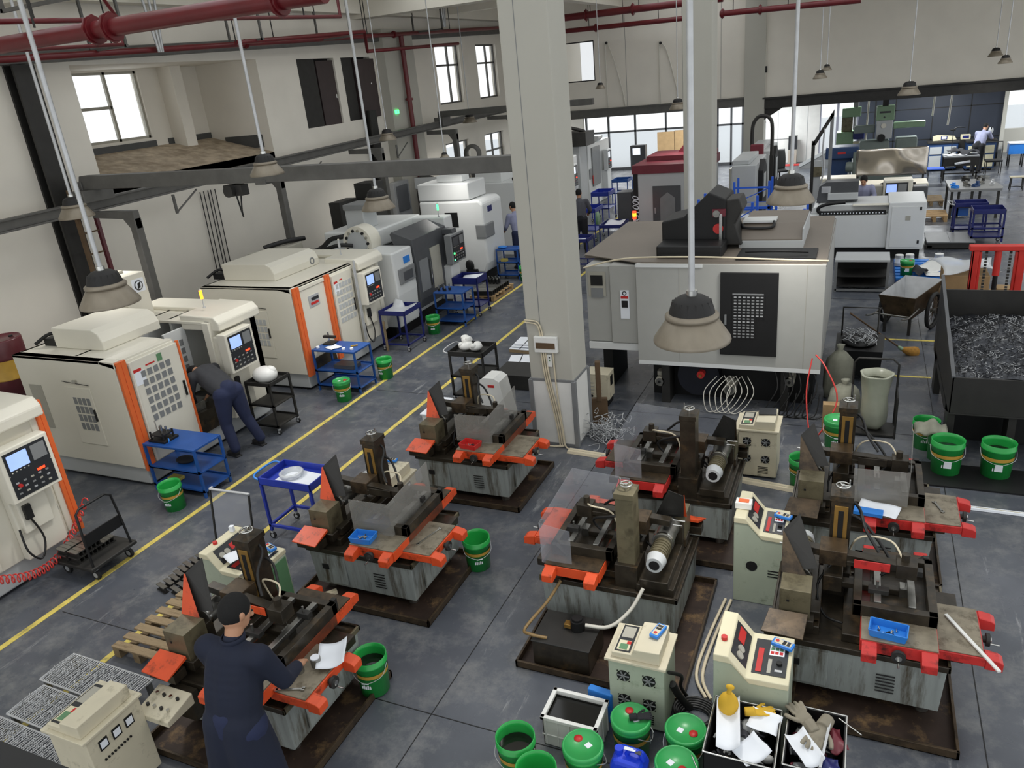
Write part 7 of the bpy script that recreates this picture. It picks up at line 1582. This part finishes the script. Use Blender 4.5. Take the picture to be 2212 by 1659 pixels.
q = M('red_dark'); q.box(.0, -.03, 1.95, 1.95, 2.2, 2.17); q.box(.2, .8, 2.17, 1.9, 2.1, 2.3); q.prism([(.9, 2.3), (1.8, 2.3), (1.8, 2.7), (1.2, 2.65)], 'y', 1.6, 1.9); q.box(1.7, 1.2, 2.17, 1.85, 1.4, 2.9, 'red_dark'); q.put('maroon_cap', t)
q = M('grey_dark'); q.box(.55, -.02, .3, 1.3, 0, 1.62); q.prism([(.75, .4), (1.15, .4), (1.15, 1.3), (.95, 1.45), (.75, 1.3)], 'y', -.03, -.015, 'grey_mid'); q.box(.6, -.04, .9, .62, -.02, 1.05, 'galv'); q.put('door', t)
q = M('black'); q.box(.02, -.01, .35, .15, 0, 1.95); q.put('name_strip', t)
text('G1000', .25, 'paper', 'lettering', t, (.085, -.012, 1.02), (R(90), R(-90), 0), shear=.25)
q = M('grey_dark'); q.box(-.5, .2, .55, -.1, .7, 1.45); q.box(-.45, .3, 0, -.4, .6, .55, 'iron_black'); q.box(-.2, .3, 0, -.15, .6, .55, 'iron_black'); q.put('side_cabinet', t, bev=.01)
t = T('signal_beacon', 'glowing red signal beacon on a slim white post before the lettered machine', 'beacon', (-5.4, 19.6, 0))
q = M('white_mach'); q.box(-.03, -.03, 0, .03, .03, .95); q.put('post', t)
q = M('red_lit'); q.cyl((0, 0, .95), (0, 0, 1.15), .05, n=14); q.cyl((0, 0, 1.02), (0, 0, 1.1), .052, 'amber_lit', n=14); q.put('beacon', t)
# white machines and carts in the aisle right of the near column
def far_vmc(label, x, y, L, H, dk):
    t = T('machining_centre', label, 'machine', (x, y, 0)); q = M('white_mach'); q.box(-1.6, 0, 0, 0, L, H); q.prism([(-.5, H), (.0, H), (.1, H + .1), (.1, H + .18), (-1.0, H + .2)], 'y', L * .4, L * .6); q.put('enclosure', t, bev=.03)
    q = M(dk); q.box(.0, L * .15, .7, .04, L * .5, H - .15); q.put('door', t, bev=.01)
    q = M('grey_mid'); q.box(-.02, .05, 1.0, .03, L * .13, 1.35); q.put('side_cover', t)
    ctrl_panel(t, .25, L * .6, 1.1, .5, .75, k='white_mach', scr='screen_white'); q = M('white_mach'); q.box(-.02, L * .62, .15, .2, L * .8, 1.1); q.put('panel_pillar', t)
    q = M('red'); q.box(.04, L * .12, .8, .06, L * .14, 1.1); q.put('red_tag', t)
    q = M('galv'); q.cyl((-.2, L * .3, H), (-.2, L * .3, H + .45), .03, n=8); q.put('signal_post', t); return t
far_vmc('white machining centre just right of the near column, screen panel showing', -8.9, 22.35, 3.0, 2.05, 'grey_dark')
far_vmc('farther white machining centre with a dark tall door', -9.0, 26.8, 2.6, 2.2, 'grey_mid')
m_ = M('iron_black'); m_.box(-10.2, 25.8, 2.25, -8.7, 26.75, 2.7); m_.tube([(-9.9, 25.9, 2.7), (-9.6, 26, 2.9), (-9.2, 26.1, 2.82), (-8.9, 26.3, 2.7)], .06); m_.box(-10.1, 25.9, 0, -9.0, 26.7, 2.25, 'grey_mach'); plain(m_, 'filter_unit', 'dark filter unit with hoses on top of the white machines', 'filter unit', bev=.01)
m_ = M('wood'); m_.box(-8.0, 33.0, 0, -7.3, 33.1, 1.95, 'carton'); m_.box(-7.28, 33.0, 0, -6.6, 33.1, 1.98, 'carton'); plain(m_, 'plywood_board', 'two tall brown plywood boards before the rear glass front', 'board')
m_ = M('grey_dark'); m_.box(-8.4, 30.2, .9, -7.8, 30.5, 1.75); m_.box(-8.3, 30.19, 1.4, -8.0, 30.2, 1.65, 'screen_white'); m_.box(-8.25, 30.3, 0, -7.95, 30.5, .9, 'grey_mach'); plain(m_, 'control_pedestal', 'dark control pedestal with a pale screen before the plywood boards', 'control panel', bev=.01)
cart('blue cart with a tray beside the man in grey', -7.6, 21.2, -7.0, 22.0, .95, 'blue_deep', (.3,), trayd=.12, casters=True)
cart('blue cart with white parts beyond the man in grey', -8.1, 24.2, -7.5, 25.0, .95, 'blue_deep', (.4,), trayd=.14, casters=True)
cart('farthest blue cart in the aisle', -8.3, 27.2, -7.7, 27.9, .9, 'blue_cart', (.4,), trayd=.1)
cart('navy tray cart with a paper, at the corner of the large machine roof', -6.7, 17.9, -6.15, 18.5, .8, 'blue_navy', (-.15,), trayd=.09, casters=True)
cart('navy tray cart with white film before the red beacon', -6.35, 19.5, -5.75, 20.3, .82, 'blue_navy', (-.15,), trayd=.09, casters=True)
sheet('white paper in the navy tray cart at the corner of the large machine roof', (-6.42, 18.2, .72), .2, .25, .2, curl=.01)
m_ = M('plastic_film'); m_.grid(lambda u, v: ((u - .5) * .5, (v - .5) * .6, .02 + .1 * max(0, v - .5) + .02 * math.sin(8 * u)), 8, 8, 'paper'); o = m_.put('plastic_film', loc=(-6.05, 19.9, .745), solid=.004); tag(o, 'white film in the navy tray cart before the red beacon', 'film')
m_ = M('panel_green'); m_.lathe([(.001, 0), (.28, 0), (.28, .02), (.001, .02)], n=24, ax='x'); plain(m_, 'green_disc', 'green disc leaning between the blue aisle carts', 'disc', loc=(-7.5, 22.9, .28))
# dark hoop frames
m_ = M('iron_black'); m_.tube([(-2.95, 23.3, 2.0), (-2.95, 23.3, 2.7), (-2.85, 23.3, 2.95), (-2.7, 23.3, 3.02), (-2.5, 23.3, 2.95), (-2.42, 23.3, 2.7), (-2.42, 23.3, 1.9)], .05); m_.box(-3.0, 23.25, 0, -2.9, 23.35, 2.05); m_.box(-2.47, 23.25, 0, -2.37, 23.35, 1.95); plain(m_, 'dark_hoop', 'dark steel hoop rising behind the second column', 'hoop')
m_ = M('red_dark'); m_.box(-2.95, 22.95, 0, -2.9, 23.0, 2.02, 'iron_black'); m_.box(-2.95, 22.93, 2.0, -2.6, 23.05, 2.3); plain(m_, 'maroon_cover', 'maroon cover beside the dark steel hoop', 'cover', bev=.02)
# ------------------------------------------------------------------ people
def limb(q, pts, rad, k=None):
    for (a, b, r0, r1) in zip(pts, pts[1:], rad, rad[1:]):
        a, b = Vector(a), Vector(b)
        q.cyl(a, b, r0, k, r1=r1, n=14); q.sph(a, r0, k, n=14, m=8); q.sph(b, r1, k, n=14, m=8)
def person(label, loc, rz, P, shirt, pants, coat=False, vox=.014, hairk='hair', shoe='shoe'):
    """P: joint positions in metres, figure facing +Y"""
    t = T('person', label, 'person', loc, rz)
    V = Vector; g_ = {k: V(v) for k, v in P.items()}
    pel, ch, nk, hd = g_['pelvis'], g_['chest'], g_['neck'], g_['head']
    up = (hd - nk).normalized(); fw = g_['face'].normalized(); rt = fw.cross(up).normalized(); fw = up.cross(rt)
    q = M('skin')
    limb(q, [nk - (nk - ch) * .2, nk, hd - up * .05], [.06, .052, .055])
    def hs(c_, r, axes=(1, 1, 1)):
        n, m = 16, 10; vs = []
        for j in range(m + 1):
            ph = math.pi * j / m
            for i in range(n): a = 2 * math.pi * i / n; vs.append(c_ + rt * r[0] * math.sin(ph) * math.cos(a) + fw * r[1] * math.sin(ph) * math.sin(a) - up * r[2] * math.cos(ph))
        return vs, [(j * n + i, j * n + (i + 1) % n, (j + 1) * n + (i + 1) % n, (j + 1) * n + i) for j in range(m) for i in range(n)]
    vs, fs = hs(hd, (.074, .092, .108)); q.add(vs, fs, None, True)
    vs, fs = hs(hd - up * .05 + fw * .03, (.055, .06, .06)); q.add(vs, fs, None, True)
    q.cyl(hd + fw * .085 + up * .005, hd + fw * .112 - up * .03, .01, r1=.016, n=8)
    for s in (-1, 1): q.sph(hd + rt * s * .076 - up * .005, (.014, .02, .03), n=8, m=6)
    for s, S in ((-1, 'l'), (1, 'r')):
        sh, el, ha = g_['sh' + S], g_['el' + S], g_['ha' + S]
        limb(q, [sh, el, ha], [.045, .036, .025])
        d = (ha - el).normalized(); n_ = V(P.get('palm' + S, (0, 0, -1))).normalized(); sd = d.cross(n_).normalized()
        pc = ha + d * .045; limb(q, [ha, pc + sd * .018], [.024, .022]); limb(q, [ha, pc - sd * .018], [.024, .022])
        for i in range(4):
            b = ha + d * .08 + sd * (.027 - .018 * i); L = (.06, .07, .066, .05)[i]
            limb(q, [b - d * .03, b + d * L * .5, b + d * L * .85 + n_ * L * .45], [.0095, .009, .0075])
        b = ha + d * .02 + sd * .03; limb(q, [b, b + sd * .025 + d * .02, b + sd * .03 + d * .05 + n_ * .012], [.012, .01, .008])
    for S in 'lr': limb(q, [g_['hip' + S], g_['kn' + S], g_['an' + S]], [.075, .05, .035])
    limb(q, [pel, ch, nk - (nk - ch) * .25], [.07, .08, .05])
    q.put('body', t, remesh=min(vox, .009), smooth_it=1)
    q = M('black')
    for s in (-1, 1): q.sph(hd + fw * .087 + rt * s * .03 + up * .006, .007, n=8, m=6)
    q.put('eyes', t)
    q = M('red_dark'); q.sph(hd + fw * .09 - up * .055, (.018, .006, .005), n=8, m=5); q.put('mouth', t)
    q = M(hairk); vs, fs = hs(hd + up * .02 - fw * .014, (.084, .098, .105)); q.add(vs, fs, None, True)
    h_ = q.put('hair', t, remesh=.008)
    # cut the face out of the hair by keeping the hair shell behind the forehead: the shell centre sits back and above
    q = M(shirt); fat = .022
    lz = pel + (V((0, 0, -.52)) if coat else V((0, 0, -.06)))
    w_ = .16
    sp = ch + (nk - ch) * .45
    lat = (g_['shr'] - g_['shl']).normalized()
    for k in range(9):
        u = k / 8; c_ = pel.lerp(sp, u); a_ = .145 + .035 * u; b_ = .105 + .02 * math.sin(3 * u)
        up2 = (sp - pel).normalized(); f2 = up2.cross(lat).normalized()
        n = 16; ring = []
        q.sph(c_, (b_ + .012,) * 3, n=12, m=8); q.sph(c_ + lat * .06, (b_ + .0, b_, b_), n=12, m=8); q.sph(c_ - lat * .06, (b_, b_, b_), n=12, m=8)
    limb(q, [g_['shl'], sp, g_['shr']], [.075, .09, .075]); limb(q, [sp, nk], [.09, .062])
    for S in 'lr':
        sh, el, ha = g_['sh' + S], g_['el' + S], g_['ha' + S]; e = el.lerp(ha, .86)
        limb(q, [sh, sh.lerp(el, .5), el, e], [.078, .066, .056, .045])
    if coat:
        for s in (-1, 1): limb(q, [pel + lat * s * .06, pel + lat * s * .08 + V((0, 0, -.25)), pel + lat * s * .09 + V((0, -.01, -.5))], [.135, .15, .165])
    q.put('coat' if coat else 'shirt', t, remesh=vox, smooth_it=3)
    if coat:
        q = M(shirt); q.lathe([(.066, -.01), (.07, .02), (.062, .03)], tuple(nk + up * .0), n=20); q.put('collar', t, solid=.008)
    q = M(pants)
    for s, S in ((-1, 'l'), (1, 'r')):
        hp, kn, an = g_['hip' + S], g_['kn' + S], g_['an' + S]
        limb(q, [hp, hp.lerp(kn, .5), kn, an + V((0, 0, .03))], [.115, .1, .078, .068])
    limb(q, [g_['hipl'] + V((0, 0, .04)), g_['hipr'] + V((0, 0, .04))], [.12, .12]); limb(q, [pel + V((0, 0, -.02)), pel + V((0, 0, .04))], [.13, .125])
    q.put('trousers', t, remesh=vox, smooth_it=3)
    for S in 'lr':
        an = g_['an' + S]; q = M(shoe); f3 = V(P.get('toe', (0, 1, 0))).normalized()
        q.sph((an.x, an.y, an.z - .03), (.045, .05, .05)); c_ = an + f3 * .09; q.sph((c_.x, c_.y, .04), (.045 if abs(f3.y) > .5 else .1, .1 if abs(f3.y) > .5 else .045, .038)); q.box(an.x - .045, an.y - .06, .0, an.x + .045, an.y + .18, .014, 'sole') if abs(f3.y) > .9 else None
        q.put('shoe', t, remesh=.012)
    return t
def stand(lean=0, look=(0, 1, 0), hl=(-.22, .28, 1.05), hr=(.22, .28, 1.05), sc_=1.0, tw=0):
    def L(x, y, z):   # lean forward about the pelvis
        zz = z - .92; return (x, y + zz * math.sin(lean), .92 + zz * math.cos(lean))
    sl, sr = L(-.185, 0, 1.38), L(.185, 0, 1.38)
    def mid(s, h, side): v = (Vector(s) + Vector(h)) / 2; return (v.x + .07 * side, v.y - .07, v.z - .07)
    n_ = L(0, .01, 1.45); h = L(0, .04, 1.6)
    return dict(pelvis=(0, 0, .95), chest=L(0, 0, 1.25), neck=n_, head=h, face=look, shl=sl, shr=sr, ell=mid(sl, hl, -1), elr=mid(sr, hr, 1), hal=hl, har=hr,
                hipl=(-.09, 0, .88), hipr=(.09, 0, .88), knl=(-.11, .02, .48), knr=(.11, .02, .48), anl=(-.12, -.02, .09), anr=(.12, -.02, .09))
# man in the navy coat at the nearest machine
person('man in a long navy coat seen from behind, working at the nearest orange-ended machine', (-3.5, 2.62, 0), R(4),
       stand(lean=R(16), look=(.45, 1, -.35), hl=(-.14, .42, .98), hr=(.14, .46, .98)), 'cloth_navy', 'cloth_pants', coat=True, vox=.013).scale = (1.1, 1.1, 1.06)
# man bending into the first striped machine
Pb = dict(pelvis=(0, 0, .9), chest=(0, .3, 1.12), neck=(0, .5, 1.14), head=(0, .62, 1.1), face=(0, .5, -1), shl=(-.18, .44, 1.12), shr=(.18, .44, 1.12), ell=(-.22, .5, .86), elr=(.22, .5, .86), hal=(-.12, .62, .72), har=(.12, .62, .72),
          hipl=(-.1, 0, .84), hipr=(.1, 0, .84), knl=(-.13, .02, .46), knr=(.15, -.04, .46), anl=(-.15, -.08, .09), anr=(.22, -.14, .09))
person('man in a charcoal hoodie and navy trousers bending into the open striped machine', (-8.06, 7.46, 0), R(82), Pb, 'cloth_charcoal', 'cloth_pants').scale = (1.1, 1.06, 1.04)
person('man in a dark grey shirt standing in the aisle right of the near column', (-6.98, 19.85, 0), R(20), stand(lean=R(8), look=(.3, 1, -.3), hl=(-.2, .25, 1.0), hr=(.25, .3, 1.02)), 'cloth_grey', 'cloth_black', vox=.016)
person('man in a lilac shirt beside the pale block machine, left of the near column', (-8.08, 18.15, 0), R(55), stand(lean=R(14), look=(-.3, 1, -.6), hl=(-.2, .35, 1.0), hr=(.2, .35, 1.0)), 'cloth_lilac', 'cloth_pants', vox=.016)
person('man in a lilac shirt bending over the microscope at the navy partition', (3.55, 31.75, 0), R(-30), stand(lean=R(28), look=(.2, 1, -.3), hl=(-.15, .5, 1.12), hr=(.2, .5, 1.12)), 'cloth_lilac', 'cloth_black', vox=.018)
person('man in a lilac shirt bent behind the long white lathe, dark hair only', (.0, 21.12, 0), R(180), stand(lean=R(22), look=(.2, 1, -.8), hl=(-.2, .35, 1.1), hr=(.2, .35, 1.1)), 'cloth_lilac', 'cloth_black', vox=.018)
